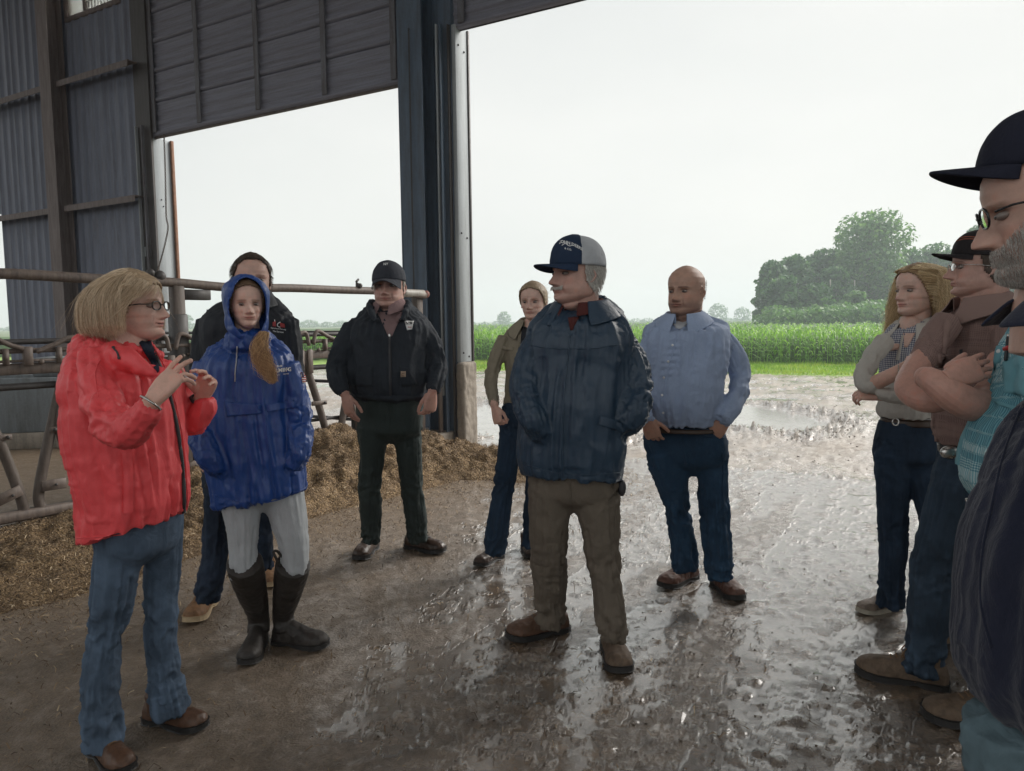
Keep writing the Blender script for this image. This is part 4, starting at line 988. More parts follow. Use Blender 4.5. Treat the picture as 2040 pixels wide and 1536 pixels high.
def torso_rings(rows, yaw=0, kd=.62, e=2.4, sub=4, slope=None, nt=0.0):
    """rows: (xl, xr, py, Y[, kd[, slope px]]) silhouettes; returns fine rings and a centre line"""
    C = []
    for ri, r in enumerate(rows):
        xl, xr, py, Y = r[:4]; k = r[4] if len(r) > 4 and r[4] else kd; sl = r[5] if len(r) > 5 else 0
        c = P((xl + xr) / 2, py, Y); hw = (xr - xl) / 2 * mpp(Y); a = R_(yaw); phi = math.atan2(c[0], c[1]); hw *= math.cos(phi); w = hw / np.abs(_SX * math.cos(a + phi) - _SY * k * math.sin(a + phi)).max(); C.append([*c, w, w * k, sl / max(1, (xr - xl)), nt * (1.0, .95, .5, .15)[ri] if ri < 4 else 0.0])
    C = catmull(np.array(C), sub); rings = []; a = R_(yaw)
    ux = np.array([math.cos(a), math.sin(a), 0]); uy = np.array([-math.sin(a), math.cos(a), 0])
    for c in C:
        A = ux * c[3] - UPZ * c[5] * c[3] * math.cos(a); B = uy * c[4] + UPZ * (c[5] * c[4] * math.sin(a) + c[6]); rings.append((c[:3], A, B, e))
    return rings, C
SOFT = [.03]
def fold_disp(V, N, limbs, seed=0, amp=1.0):
    n = len(V); best = np.full(n, 1e9); li = np.zeros(n, int); sv = np.zeros(n); TH = np.zeros((n, 3)); rv = np.ones(n)
    for k, lb in enumerate(limbs):
        p, c = lb.p, lb.cum
        if len(p) > 26:
            ii = np.linspace(0, len(p) - 1, 26).astype(int); p = p[ii]; c = c[ii]; r = lb.r[ii]
        else: r = lb.r
        for a in range(len(p) - 1):
            ab = p[a + 1] - p[a]; L2 = ab @ ab + 1e-12; t = np.clip(((V - p[a]) @ ab) / L2, 0, 1); q = p[a] + t[:, None] * ab; dv = V - q; d = np.linalg.norm(dv, axis=1); rr = r[a] + (r[a + 1] - r[a]) * t; sc = d / rr
            w = sc < best
            best[w] = sc[w]; li[w] = k; sv[w] = (c[a] + (c[a + 1] - c[a]) * t)[w]; TH[w] = (dv / (d[:, None] + 1e-9))[w]; rv[w] = rr[w]
    out = np.zeros(n); fab = np.zeros((n, 3))
    cr1 = fbm(V * 7.0, 3, seed + 3); wv = pn(V * 4.0, seed + 9)
    ridg = lambda x: 1.15 - 1.25 * np.sqrt(x * x + SOFT[0])
    for k, lb in enumerate(limbs):
        w = li == k
        if not w.any(): continue
        s = sv[w]; th = TH[w]; v = V[w]; sd = seed + 13 * k
        sh = s + .035 * wv[w] + .05 * pn(th * .9, sd + 5)
        q = np.column_stack([th[:, :2] * lb.ft, sh * lb.fs]); q[:, :2] += th[:, 2:3] * .4
        comp = ridg(pn(q, sd) * 1.7) - .62 + .45 * (ridg(pn(q * [1.3, 1.3, 1.9], sd + 1) * 1.7) - .62)
        qd = np.column_stack([th * lb.vert, s * 2.2 + .3 * wv[w]]); drp = ridg(pn(qd[:, [0, 1, 3]] if lb.kind == 'limb' else np.column_stack([th[:, :2] * lb.vert, s * 1.6 + .4 * wv[w]]), sd + 2) * 1.5) - .72
        dg = s * 1.5 + th[:, 0] * .55 + .35 * wv[w]
        n1_ = pn(np.column_stack([th[:, 0] * 3.4 + dg * .6, th[:, 1] * 3.4, dg]), sd + 21); n2_ = pn(np.column_stack([th[:, 0] * 2.6 - dg * .8, th[:, 1] * 2.6, dg * 1.6 + 5]), sd + 22)
        cre = np.clip(1 - np.abs(n1_) * 3.2, 0, 1) ** 1.5 + .8 * np.clip(1 - np.abs(n2_) * 3.6, 0, 1) ** 1.5 - .45
        A = np.zeros(len(s))
        for jt, sg, am in lb.j: A = np.maximum(A, am * np.exp(-((s - jt * lb.len) / sg) ** 2))
        out[w] = A * comp + lb.drape * drp + lb.drape * .38 * cre + lb.crump * (ridg(cr1[w] * 1.4) - .62)
        fab[w] = np.column_stack([np.arctan2(th[:, 1], th[:, 0]) * rv[w], s, np.full(len(s), float(k))])
    return out * amp, fab
def garment(name, par, parts, limbs, mat, voxel=.008, smooth=3, seed=0, amp=1.0, post=None, soft=.03, **k):
    SOFT[0] = soft
    V, F = remesh(parts, voxel, smooth); N = vnormals(V, F)
    d, fab = fold_disp(V, N, limbs, seed, amp)
    V = V + N * d[:, None]
    if post is not None: V = post(V, N)
    o = obj(name, V, F, mat, par, **k)
    dd = d / (np.abs(d).max() + 1e-9); setattr_vec(o, 'fold', np.clip(.5 + dd * .9, 0, 1), 'FLOAT'); setattr_vec(o, 'fab', fab)
    bv = BVHTree.FromPolygons([tuple(v) for v in V], [tuple(int(i) for i in f) for f in F])
    return o, bv, (V, F)
def hit(bv, px, py, off=.002):
    d = ray(px, py); d = d / np.linalg.norm(d); r = bv.ray_cast(Vector(EYE), Vector(d))
    if r[0] is None: return None, None
    nrm = np.array(r[1]); nrm = -nrm if nrm @ d > 0 else nrm
    return np.array(r[0]) + nrm * off, nrm
def path_on(bv, pts, n=24, off=.002, fall=None):
    L = catmull(np.array([[a, b_, 0] for a, b_ in pts], float), 8); idx = np.linspace(0, len(L) - 1, n); out, nn = [], []
    for t in idx:
        i = int(t); j = min(i + 1, len(L) - 1); q = L[i] + (L[j] - L[i]) * (t - i); h, nr = hit(bv, q[0], q[1], off)
        if h is not None: out.append(h); nn.append(nr)
    out, nn = np.array(out), np.array(nn)
    if len(out):
        dd = np.linalg.norm(out - EYE, axis=1); k = np.abs(dd - np.median(dd)) < .15; out, nn = out[k], nn[k]
    return out, nn
def strip_on(name, par, bv, pts, width, mat, n=26, off=.003, thick=.0025):
    """a flat band (zip, placket, hem tape) lying on a garment"""
    c, nn = path_on(bv, pts, n, off)
    if len(c) < 3: return None
    c[1:-1] = (c[:-2] + c[1:-1] * 2 + c[2:]) / 4
    T = np.gradient(c, axis=0); T /= np.linalg.norm(T, axis=1)[:, None] + 1e-9; sd = np.cross(T, nn); sd /= np.linalg.norm(sd, axis=1)[:, None] + 1e-9; w = np.broadcast_to(width, (len(c),))[:, None] / 2
    X = np.stack([c - sd * w - nn * .004, c - sd * w + nn * thick, c + sd * w + nn * thick, c + sd * w - nn * .004], 0).transpose(1, 0, 2); V, F = grid(X); return obj(name, V, F, mat, par)
def cord_on(name, par, bv, pts, r, mat, n=24, off=.002):
    c, nn = path_on(bv, pts, n, off)
    if len(c) < 3: return None
    return obj(name, *tube(c, r, 6), mat, par)
def button(par, bv, px, py, r, mat, name='button'):
    p, nr = hit(bv, px, py, .001)
    if p is None: return
    t = np.cross(nr, UPZ); t /= np.linalg.norm(t); b_ = np.cross(nr, t); V, F = loft([(p, t * r, b_ * r, 2), (p + nr * .003, t * r, b_ * r, 2), (p + nr * .004, t * r * .7, b_ * r * .7, 2)], 12); return obj(name, V, F, mat, par)
def flap_on(name, par, bv, quad, mat, off=.004, n=8, th=.004):
    """quad: 4 px corners (tl, tr, br, bl): a patch of cloth on the garment"""
    q = np.array(quad, float); G_ = np.zeros((n, n, 3)); ok = True; last = None
    for i in range(n):
        for j in range(n):
            u, v = j / (n - 1), i / (n - 1); p = (q[0] * (1 - u) + q[1] * u) * (1 - v) + (q[3] * (1 - u) + q[2] * u) * v; h, nr = hit(bv, p[0], p[1], off)
            if h is None: h = last
            if h is None: return None
            G_[i, j] = h; last = h
    V, F = grid(G_); N = vnormals(V, F); d = V.mean(0) - EYE; N = N if (N.mean(0) @ d) < 0 else -N
    V2 = V + N * th; V1 = V - N * .006; n_ = len(V); m = n * n; i = np.arange(m).reshape(n, n); rim = list(i[0, :]) + list(i[1:, -1]) + list(i[-1, ::-1][1:]) + list(i[::-1, 0][1:-1]); rim = np.array(rim); rn = np.roll(rim, -1)
    FF = np.concatenate([F + m, np.stack([rim, rn, rn + m, rim + m], 1)]); return obj(name, np.vstack([V1, V2]), FF, mat, par)
def text_on(name, par, bv, s, px, py, wpx, mat, slant=0.0, arc=0.0, off=.0035, bold=.012, skew=0.0):
    """embroidered or printed lettering wrapped onto a garment; px,py = centre; wpx = width"""
    cu = bpy.data.curves.new('tmp', 'FONT'); cu.body = s; cu.align_x = 'CENTER'; cu.align_y = 'CENTER'; cu.size = 1; cu.offset = bold; cu.resolution_u = 2; cu.fill_mode = 'FRONT'
    o = bpy.data.objects.new('tmp', cu); COL.objects.link(o); dg = bpy.context.evaluated_depsgraph_get(); me = bpy.data.meshes.new_from_object(o.evaluated_get(dg))
    bpy.data.objects.remove(o); bpy.data.curves.remove(cu); n = len(me.vertices)
    if n == 0: return None
    co = np.empty(n * 3); me.vertices.foreach_get('co', co); co = co.reshape(-1, 3); fs = [tuple(p.vertices) for p in me.polygons]; bpy.data.meshes.remove(me)
    w = co[:, 0].max() - co[:, 0].min(); sc = wpx / w; x = (co[:, 0] - (co[:, 0].max() + co[:, 0].min()) / 2) * sc; y = co[:, 1] * sc
    y = y + slant * x - arc * (x / wpx * 2) ** 2 * wpx; X3 = []
    last = None
    for a, b_ in zip(x, y):
        h, nr = hit(bv, px + a, py - b_, off); h = last if h is None else h
        if h is None: return None
        X3.append(h); last = h
    return obj(name, np.array(X3), fs, mat, par, False)
def collar(name, par, c, rx, ry, yaw, mat, h=.045, fold=.05, gap=35, tip=.02, lean=.0, n=40, th=.004, seed=0, lift=.0):
    """turned-down shirt or jacket collar round a neck; yaw: direction of the opening"""
    a = R_(yaw); f = np.array([math.sin(a), -math.cos(a), 0]); x = np.cross(f, UPZ); rows = []
    ph = np.linspace(R_(gap), 2 * math.pi - R_(gap), n)
    for k, (dr, dz) in enumerate(((-.004, -.02), (-.002, h * .5), (.0, h), (.006, h + .004), (.014, h * .8), (.03 + fold * .3, h * .15), (.03 + fold * .75, -fold * .35))):
        row = []
        for p in ph:
            t = abs(math.cos(p / 2)) ** 6; bk = .5 - .5 * math.cos(p); lo = (k >= 4) * (k - 3) / 3
            r1 = rx + dr; r2 = ry + dr; z = dz + bk * .012 - lo * tip * t * 1.4 - (1 - bk) * .012 + lift
            row.append(np.asarray(c) + x * math.sin(p) * r1 + f * math.cos(p) * (r2 + lo * t * .012) + UPZ * z + f * (-lean) * bk)
        rows.append(row)
    X = np.array(rows); V, F = grid(X); V = V + (pn(V * 22, seed) * .003)[:, None]
    V, F = evalmesh(V, [tuple(q) for q in F], [('SOLIDIFY', dict(thickness=th, offset=0)), ('SUBSURF', dict(levels=1, render_levels=1))]); return obj(name, V, F, mat, par)

# ---- footwear
def shoe(par, g, yaw, L, mat, sole_m, kind='boot', shaft=.13, name='boot', wide=1.0, lace_m=None, roll=0.0, shaft_top=None):
    """g: ground point under the ankle; yaw: toe direction (0 to the camera, negative image left)"""
    a = R_(yaw); X = np.array([math.sin(a), -math.cos(a), 0]); Yv = np.array([-X[1], X[0], 0]); g = np.asarray(g, float).copy(); g[2] = gz(*g[:2]); s = L / .29
    w = lambda v: g + (np.atleast_2d(v) * s) @ np.array([X, Yv, UPZ])
    st = [(-.078, .014, .055, 0), (-.068, .031, .085, 0), (-.035, .036, .11, 0), (.0, .037, .118, 0), (.04, .037, .112, 0), (.075, .040, .096, 0), (.11, .046, .080, .002), (.145, .0495, .072, .004), (.175, .047, .064, .007), (.198, .037, .052, .011), (.212, .018, .034, .015)]
    if kind == 'rubber': st = [(x, wv_ * 1.08, z * 1.05, t) for x, wv_, z, t in st]
    V = []; n = 22
    for x, hw, zt, ts in st:
        for j in range(n):
            t = 2 * math.pi * j / n; cc, ss = math.cos(t), math.sin(t); y = hw * wide * math.copysign(abs(cc) ** .75, cc); z = (.022 + ts) + (zt - .022) * max(0, ss) ** .85 if ss > 0 else (.022 + ts) - .008 * (-ss) ** .5
            V.append([x, y, z])
    V = np.array(V); F = []
    K = len(st)
    for k in range(K - 1):
        for j in range(n): a0 = k * n + j; a1 = k * n + (j + 1) % n; F.append((a0, a0 + n, a1 + n, a1))
    c0 = len(V); V = np.vstack([V, [[-.082, 0, .04]], [[.216, 0, .03]]])
    for j in range(n): F.append((c0, j, (j + 1) % n)); F.append((c0 + 1, (K - 1) * n + (j + 1) % n, (K - 1) * n + j))
    parts = [(w(V), F)]
    if kind == 'rubber':
        top = np.asarray(shaft_top, float); b0 = w([-.012, 0, .07])[0]; b1 = w([-.02, 0, .15])[0]
        ctrl = np.array([[*b0, .052 * s], [*b1, .050 * s], [*(b1 + (top - b1) * .45), .064], [*(b1 + (top - b1) * .8), .073], [*top, .075]]); Lc = catmull(ctrl, 5); parts.append(tube(Lc[:, :3], Lc[:, 3], 24))
    elif shaft: parts.append(tube(w(np.array([[-.012, 0, .05], [-.014, 0, .09], [-.016, 0, shaft]])), np.array([.044, .043, .046]) * s, 16))
    V, F = remesh(parts, .0045, 3); N = vnormals(V, F); V = V + N * (fbm(V * 45, 3, int(abs(yaw)) + 2) * (.0016 if kind != 'rubber' else .0012) + (1 - np.abs(pn(V * 24, 5))) ** 3 * .0022)[:, None]
    o = obj(name, V, F, mat, par)
    # sole
    rings = [(-.083, .010), (-.080, .026), (-.06, .038), (-.02, .040), (.02, .0375), (.06, .041), (.11, .050), (.15, .054), (.18, .050), (.202, .040), (.217, .020), (.220, .008)]; SV, SF = [], []
    tp = .026; outl = [(x, hw * wide) for x, hw in rings]; outl = outl + [(x, -hw) for x, hw in outl[::-1]]; m_ = len(outl)
    spring = lambda x: .014 * max(0, (x - .12) / .1) ** 1.6; arch = lambda x: .010 if .0 < x < .055 and kind != 'sneaker' else 0.0
    for lv, (zz, gr) in enumerate(((0, -.003), (.003, 0), (tp * .8, .0), (tp, -.003))):
        for x, y in outl: SV.append([x + math.copysign(gr, x) * .5, y + math.copysign(gr, y), zz + spring(x) + (arch(x) if lv < 2 else 0)])
    for lv in range(3):
        for j in range(m_): a0 = lv * m_ + j; a1 = lv * m_ + (j + 1) % m_; SF.append((a1, a0, a0 + m_, a1 + m_))
    for lv in (0, 3):
        for j in range(len(rings) - 1):
            q = (lv * m_ + j, lv * m_ + j + 1, lv * m_ + m_ - 2 - j, lv * m_ + m_ - 1 - j); SF.append(q if lv else q[::-1])
    obj('sole', w(np.array(SV)), SF, sole_m, o, False)
    if lace_m is not None:
        tr = []
        for k, x in enumerate((.045, .065, .085, .103)):
            zt = np.interp(x, [q[0] for q in st], [q[2] for q in st]) + .003; pts = [[x - .006, -.024, zt - .012], [x, -.012, zt], [x + .002, 0, zt + .002], [x, .012, zt], [x - .006, .024, zt - .012]]; tr.append(tube(w(np.array(pts)), .0028 * s, 6))
        for sg in (-1, 1): tr.append(tube(catmull(w(np.array([[.045, 0, .115], [.055, sg * .02, .128], [.07, sg * .035, .10], [.05, sg * .02, .112]])), 4), .0022 * s, 6))
        obj('lace', *join(tr), lace_m, o)
    return o

# ---- hair, caps, glasses
def hair_mat(name, stops, rough=.42):
    b = NB(name); r = b.n('HairInfo').outputs['Random']; co = b.ramp(r, stops)
    b.p(Base_Color=co, Roughness=rough, Specular_IOR_Level=.5); return b.m
def hair_shell_mat(name, c): return simple(name, c, .6, scale=90, var=.4, bump=.7)
def strands(name, par, paths, r0, mat, taper=.35):
    """paths (n, k, 3) world"""
    n, k, _ = paths.shape; hc = bpy.data.hair_curves.new(name); hc.add_curves([k] * n)
    loc = worldloc(par); hc.attributes['position'].data.foreach_set('vector', (paths - loc).astype(np.float32).ravel())
    ra = hc.attributes.get('radius') or hc.attributes.new('radius', 'FLOAT', 'POINT'); rr = np.tile(np.linspace(1, taper, k), n) * np.repeat(np.broadcast_to(r0, (n,)), k); ra.data.foreach_set('value', rr.astype(np.float32))
    hc.materials.append(mat); o = bpy.data.objects.new(name, hc); COL.objects.link(o); o.parent = par; return o
def scalp_pts(q, n, mask, seed=1, off=.018):
    """random points of the head surface (head units) where mask(x,y,z) holds"""
    V, F = head_surface(q, 90, 90); N = -vnormals(V, F) if (vnormals(V, F) * (V - [0, 0, .5])).sum() < 0 else vnormals(V, F)
    c = V[F].mean(1); ar = np.linalg.norm(np.cross(V[F[:, 2]] - V[F[:, 0]], V[F[:, 3]] - V[F[:, 1]]), axis=1); m_ = mask(*c.T); ar = ar * m_; r = np.random.default_rng(seed); i = r.choice(len(F), n, p=ar / ar.sum()); w = r.dirichlet([1, 1, 1, 1], n)
    p = (V[F[i]] * w[..., None]).sum(1); nn = N[F[i]].mean(1); nn = nn / np.linalg.norm(nn, axis=1)[:, None]; return p + nn * off, nn
def hair_shell(par, hd, q, mask, mat, th=.03, name='hair', noise_=.006, seed=3):
    V, F = head_surface(q, 120, 110); N = vnormals(V, F)
    if (N * (V - [0, 0, .5])).sum() < 0: N = -N
    w = mask(*V.T); keep = w[F].min(1) > .02; F2 = F[keep]; idx, inv = np.unique(F2, return_inverse=True)
    L = V[idx] + N[idx] * ((th + noise_ * fbm(V[idx] * 12, 3, seed)) * sstep(0, .5, w[idx]) - .004)[:, None]
    Vw = hd.w(L); Vi, Fi = evalmesh(Vw, [tuple(f) for f in inv.reshape(F2.shape)], [('SOLIDIFY', dict(thickness=.004, offset=-1))]); return obj(name, Vi, Fi, mat, par)
def grow(hd, roots, nrm, L, steps, drive, coll, seed=0, wave=.0, wfreq=14.0, r_out=.02, clump=0):
    """grow strands in head units: drive(p, t) gives a direction field, coll = list of (centre, radii) ellipsoids to stay outside of"""
    r = np.random.default_rng(seed); n = len(roots); p = roots.copy(); out = [p.copy()]; L = np.broadcast_to(L, (n,)) * r.uniform(.82, 1.08, n); ph = r.uniform(0, 6.28, n); cl = r.integers(0, max(1, clump), n) if clump else None
    if clump: ph = ph * .15 + (cl * 2.399 % 6.28)
    d = nrm.copy(); fm = (r.random(n) < .06)[:, None].astype(float); flyn = r.normal(size=(n, 3)) if steps > 7 else None
    for k in range(steps):
        t = (k + 1) / steps; tg = drive(p, t); d = d * (.30 if k else .12) + tg * (.70 if k else .88); d /= np.linalg.norm(d, axis=1)[:, None] + 1e-9; p = p + d * (L / steps)[:, None]
        if wave:
            sd = np.cross(d, [0, 0, 1.0]); sd /= np.linalg.norm(sd, axis=1)[:, None] + 1e-9; p = p + sd * (wave * t * np.cos(ph + wfreq * t))[:, None] + np.array([0, 1.0, 0]) * (wave * .7 * t * np.sin(ph * 1.3 + wfreq * t * .8))[:, None]
        if flyn is not None: p = p + flyn * (.016 * t) * fm
        for c, R3 in coll:
            q = (p - c) / R3; l = np.linalg.norm(q, axis=1); ins = l < 1; p[ins] = (c + q / (l[:, None] + 1e-9) * R3)[ins]
        out.append(p.copy())
    X = np.stack(out, 1); return hd.w(X.reshape(-1, 3)).reshape(X.shape)
def cap(par, hd, mat, brim_m=None, back_m=None, z0=.60, tilt=.0, brim_len=.34, curve=.05, size=1.0, high=.12, name='cap', bh=.0, brim_drop=.05, prof=.85):
    """baseball cap in head units, tilted about the side axis"""
    c = np.array([0, -.04 - (prof - .85) * .12, z0]); nu, nv = 96, 26; R = np.array([.348, .455, .40 + high]) * size; V = []
    for i in range(nv):
        p = math.pi / 2 * i / (nv - 1)
        for j in range(nu):
            a = 2 * math.pi * j / nu; fr_ = max(0, math.cos(a)); k = math.cos(p) ** prof; hz = math.sin(p) ** (prof) * (1 + .05 * fr_)
            seam = -.004 * (max(0, math.cos(6 * a)) ** 40) * (p < 1.45); V.append([math.sin(a) * (R[0] + seam) * k, math.cos(a) * (R[1] + seam) * k + .02 * fr_ * math.sin(2 * p), hz * R[2]])
    V = np.array(V); ct, st_ = math.cos(tilt), math.sin(tilt)
    rot = lambda v: np.column_stack([v[:, 0], v[:, 1] * ct + v[:, 2] * st_, v[:, 2] * ct - v[:, 1] * st_])
    V = V + (pn(V * 9, 61) * .006)[:, None] * [1, 1, .5]
    i = np.arange(nv * nu).reshape(nv, nu); j = np.roll(i, -1, 1); F = np.stack([i[:-1], j[:-1], j[1:], i[1:]], -1).reshape(-1, 4)
    fa = np.arctan2(V[F].mean(1)[:, 0], V[F].mean(1)[:, 1]); mi = (np.abs(fa) > R_(62)).astype(np.int32)
    Vw = hd.w(rot(V) + c); Vi, Fi = Vw, F
    o = obj(name, Vi, Fi, [mat, back_m or mat], par); o.data.polygons.foreach_set('material_index', mi)
    md = o.modifiers.new('thickness', 'SOLIDIFY'); md.thickness = .003; md.offset = -1
    nb_ = 24; na = 40; B = np.zeros((nb_, na, 3))
    for r in range(nb_):
        t = r / (nb_ - 1)
        for k in range(na):
            a = R_(-60 + 120 * k / (na - 1)); ex = max(0.0, math.cos(a * 1.5)) ** .42; ln = brim_len * ex * t
            x = math.sin(a) * R[0] * 1.0 * (1 + .02 * t); y = math.cos(a) * R[1] * 1.0 + ln; B[r, k] = [x, y, bh - curve * (x / R[0]) ** 2 * 2.2 * t ** .8 - brim_drop * t * t + .004]
    Vb, Fb = grid(B); Vb = hd.w(rot(Vb) + c); Vb, Fb = evalmesh(Vb, [tuple(f) for f in Fb], [('SOLIDIFY', dict(thickness=.0045, offset=0)), ('SUBSURF', dict(levels=1, render_levels=1))]); obj('brim', Vb, Fb, brim_m or mat, o)
    Vt, Ft = sphere([0, 0, R[2]], [.03, .03, .012], 10, 6); obj('top_button', hd.w(rot(Vt) + c), Ft, brim_m or mat, o)
    sm = []
    for k in range(3):
        a = math.pi / 3 * k; pts = [[math.sin(a) * R[0] * math.cos(p) ** prof * 1.004, math.cos(a) * R[1] * math.cos(p) ** prof * 1.004 + .02 * max(0, math.cos(a)) * math.sin(2 * p), math.sin(p) ** prof * R[2] * (1 + .05 * max(0, math.cos(a))) + .002] for p in np.linspace(.02, math.pi / 2, 16)]
        sm.append(tube(hd.w(rot(np.array(pts)) + c), .0012, 5)); a += math.pi; pts = [[math.sin(a) * R[0] * math.cos(p) ** prof * 1.004, math.cos(a) * R[1] * math.cos(p) ** prof * 1.004 + .02 * max(0, math.cos(a)) * math.sin(2 * p), math.sin(p) ** prof * R[2] * (1 + .05 * max(0, math.cos(a))) + .002] for p in np.linspace(.02, math.pi / 2, 16)]; sm.append(tube(hd.w(rot(np.array(pts)) + c), .0012, 5))
    obj('seam', *join(sm), brim_m or mat, o)
    bvh = BVHTree.FromPolygons([tuple(v) for v in Vw], [tuple(int(q) for q in f) for f in F]); return o, bvh
M_LENS = NB('spectacle_lens').p(Base_Color=(.95, .97, 1), Roughness=.02, Transmission_Weight=1.0, IOR=1.05, Specular_IOR_Level=.8).m
def glasses(par, hd, mat, wx=.105, hz=.065, y=.425, z=.49, r=.0075, wire=False):
    fr = []; root = None
    for s in (-1, 1):
        a = np.linspace(0, 2 * math.pi, 29); pts = np.array([[s * .145 + math.copysign(abs(math.cos(t)) ** .8, math.cos(t)) * wx, y - .05 * abs(s * .145 + math.cos(t) * wx) ** 1.5 * 4, z + math.copysign(abs(math.sin(t)) ** .8, math.sin(t)) * hz] for t in a]); fr.append(tube(hd.w(pts), r * hd.H, 6, cap=False))
        fr.append(tube(hd.w(np.array([[s * (.145 + wx), y - .07, z + .02], [s * .335, y - .16, z + .025], [s * .345, .1, z + .01], [s * .335, -.04, z - .01], [s * .325, -.10, z - .08]])), r * hd.H * .9, 6))
    fr.append(tube(hd.w(np.array([[-.045, y, z + .01], [0, y + .012, z + .022], [.045, y, z + .01]])), r * hd.H, 6))
    g = obj('glasses', *join(fr), mat, par)
    for s in (-1, 1):
        a = np.linspace(0, 2 * math.pi, 24, endpoint=False); V = [[s * .145, y - .01, z]] + [[s * .145 + math.copysign(abs(math.cos(t)) ** .8, math.cos(t)) * wx, y - .05 * abs(s * .145 + math.cos(t) * wx) ** 1.5 * 4, z + math.copysign(abs(math.sin(t)) ** .8, math.sin(t)) * hz] for t in a]
        obj('lens', hd.w(np.array(V)), [(0, 1 + k, 1 + (k + 1) % 24) for k in range(24)], M_LENS, g)
    return g
REG = {'arm': [], 'leg': [], 'torso': None}
def auto_core(base):
    out = []; C = REG['torso']
    if C is not None:
        T = C[2:-11:3, :3]; out.append(tube(np.vstack([[base], T]), .06, 12)); hip = T[-1]; ch = C[min(len(C) - 1, 9), :3]
        for L in REG['arm']: out.append(tube(np.vstack([[ch], L.p[3:-4:3], [L.p[-3]]]), .019, 8))
        for L in REG['leg']: out.append(tube(np.vstack([[hip], L.p[6:-2:4]]), .028, 8))
    REG['arm'], REG['leg'], REG['torso'] = [], [], None
    return out
def make_body(par, hd, q, skinm, neck=None, extra=(), core=(), nr=.056):
    """one continuous skin: head + neck (fine), arms and hands (fine), slim inner core (coarse); joined in one mesh"""
    nb_ = hd.w([0, -.10, .14])[0]; base = np.asarray(neck, float)
    hp_ = place_head(par, hd, q, skinm); nk = catmull([hd.w([0, -.12, .30])[0], nb_ + (base - nb_) * .25, base, base - UPZ * .08], 4)
    hp_.append(tube(nk, np.linspace(nr * .98, nr * 1.12, len(nk)), 24))
    if q.get('fat', 0) > .3: hp_.append(sphere(hd.w([0, .08, .0])[0], np.array([.17, .20, .10]) * hd.H, 16, 12, hd.M))
    V, F = remesh(hp_, .0030, 2, .45); L = hd.l(V); tn = head_tint(L, q)
    Vs, Fs, Ts = [V], [F], [tn]; n = len(V)
    for e in extra:
        V, F = remesh(e, .0028, 2, .4); Vs.append(V); Fs.append(F + n); n += len(V); Ts.append(np.tile([1.02, .93, .9], (len(V), 1)))
    core = auto_core(base)
    if core:
        V, F = remesh(list(core) , .014, 1); Vs.append(V); Fs.append(F + n); n += len(V); Ts.append(np.ones((len(V), 3)))
    V = np.concatenate(Vs); F = np.concatenate(Fs); o = obj('body', V, F, skinm, par); T = np.concatenate(Ts); setattr_vec(o, 'tint', np.column_stack([T, np.ones(len(T))]), 'FLOAT_COLOR'); eyes(par, hd, q); return o
def hd_from_px(cx, cy, Y, topy, chiny, yaw, pitch=0, roll=0, H=None):
    H = H or (chiny - topy) * mpp(Y); return Head(P(cx, cy, Y), H, yaw, pitch, roll)
# ================================================================== PEOPLE
SK = skin_for('skin_fair', (.58, .37, .30)); SK2 = skin_for('skin_ruddy', (.53, .325, .27)); SK3 = skin_for('skin_light', (.66, .44, .365))
def full_torso(rows, yaw, kd, e=2.4, nt=None):
    top = REG['torso'] is None
    r, C = torso_rings(rows, yaw, kd, e, nt=(.045 if nt is None else nt) if top else 0.0)
    REG['torso'] = C if top else np.vstack([REG['torso'], C])
    return loft(r, 44), C
ARMJ = ((.5, .11, .016), (.95, .06, .010), (.08, .08, .009))
LEGJ = ((.50, .12, .013), (.93, .11, .018), (.04, .10, .010))
def tl(C, **k): return Limb(C[:, :3], C[:, 3] * .85, **k)
def sl_(ctrl, **k):
    p, r = tb_limb(ctrl); kk = dict(joints=ARMJ, drape=.008, crump=.004); kk.update(k); L = Limb(p, r, **kk); REG['arm'].append(L); return tube(p, r, 20), L
def lg_(rows, **k):
    p, r = leg_limb(rows); kk = dict(joints=LEGJ, drape=.008, crump=.004); kk.update(k); L = Limb(p, r, **kk); REG['leg'].append(L); return tube(p, r, 24), L
def trousers(name, par, hip, yaw, kd, legs, mat, voxel=.0085, seed=0, amp=1.0, legj=None, smooth=7):
    xl, xr, py, Yh = hip[-1][:4]; wh_ = xr - xl; hip = list(hip) + [(xl + .16 * wh_, xr - .16 * wh_, py + .12 * wh_, Yh, kd * .8), (xl + .36 * wh_, xr - .36 * wh_, py + .20 * wh_, Yh, kd * .7)]
    T, C = full_torso(hip, yaw, kd, 2.3); parts = [T]; lim = [tl(C, joints=((.95, .09, .006),), drape=.003, crump=.003, kind='t')]
    for rows in legs:
        a, b_ = lg_(rows, **({'joints': legj} if legj else {})); parts.append(a); lim.append(b_)
    return garment(name, par, parts, lim, mat, voxel, smooth, seed, amp)
def core_of(pelvis, chest, legs, arms):
    out = [tube(catmull([chest, (chest + pelvis) / 2, pelvis], 4), .085, 14)]
    for l in legs: out.append(tube([pelvis] + [np.asarray(q) for q in l], .04, 10))
    for a_ in arms: out.append(tube([chest] + [np.asarray(q) for q in a_], .03, 10))
    return out
def person(label, gx, group='people standing in the barn doorway'): return empty('person', gx, label=label, cat='person')
M_ZIP = simple('dark_zip_tape', (.03, .03, .035), .5); M_STEEL = simple('polished_metal', (.55, .54, .52), .25, 1.0, bump=0); M_LACE = simple('boot_lace', (.16, .09, .045), .8)
M_SOLEB = simple('black_rubber_sole', (.018, .017, .017), .55, bump=.4); M_SOLET = simple('tan_crepe_sole', (.42, .32, .20), .8, bump=.5); M_SOLEW = simple('pale_rubber_sole', (.42, .38, .31), .8)
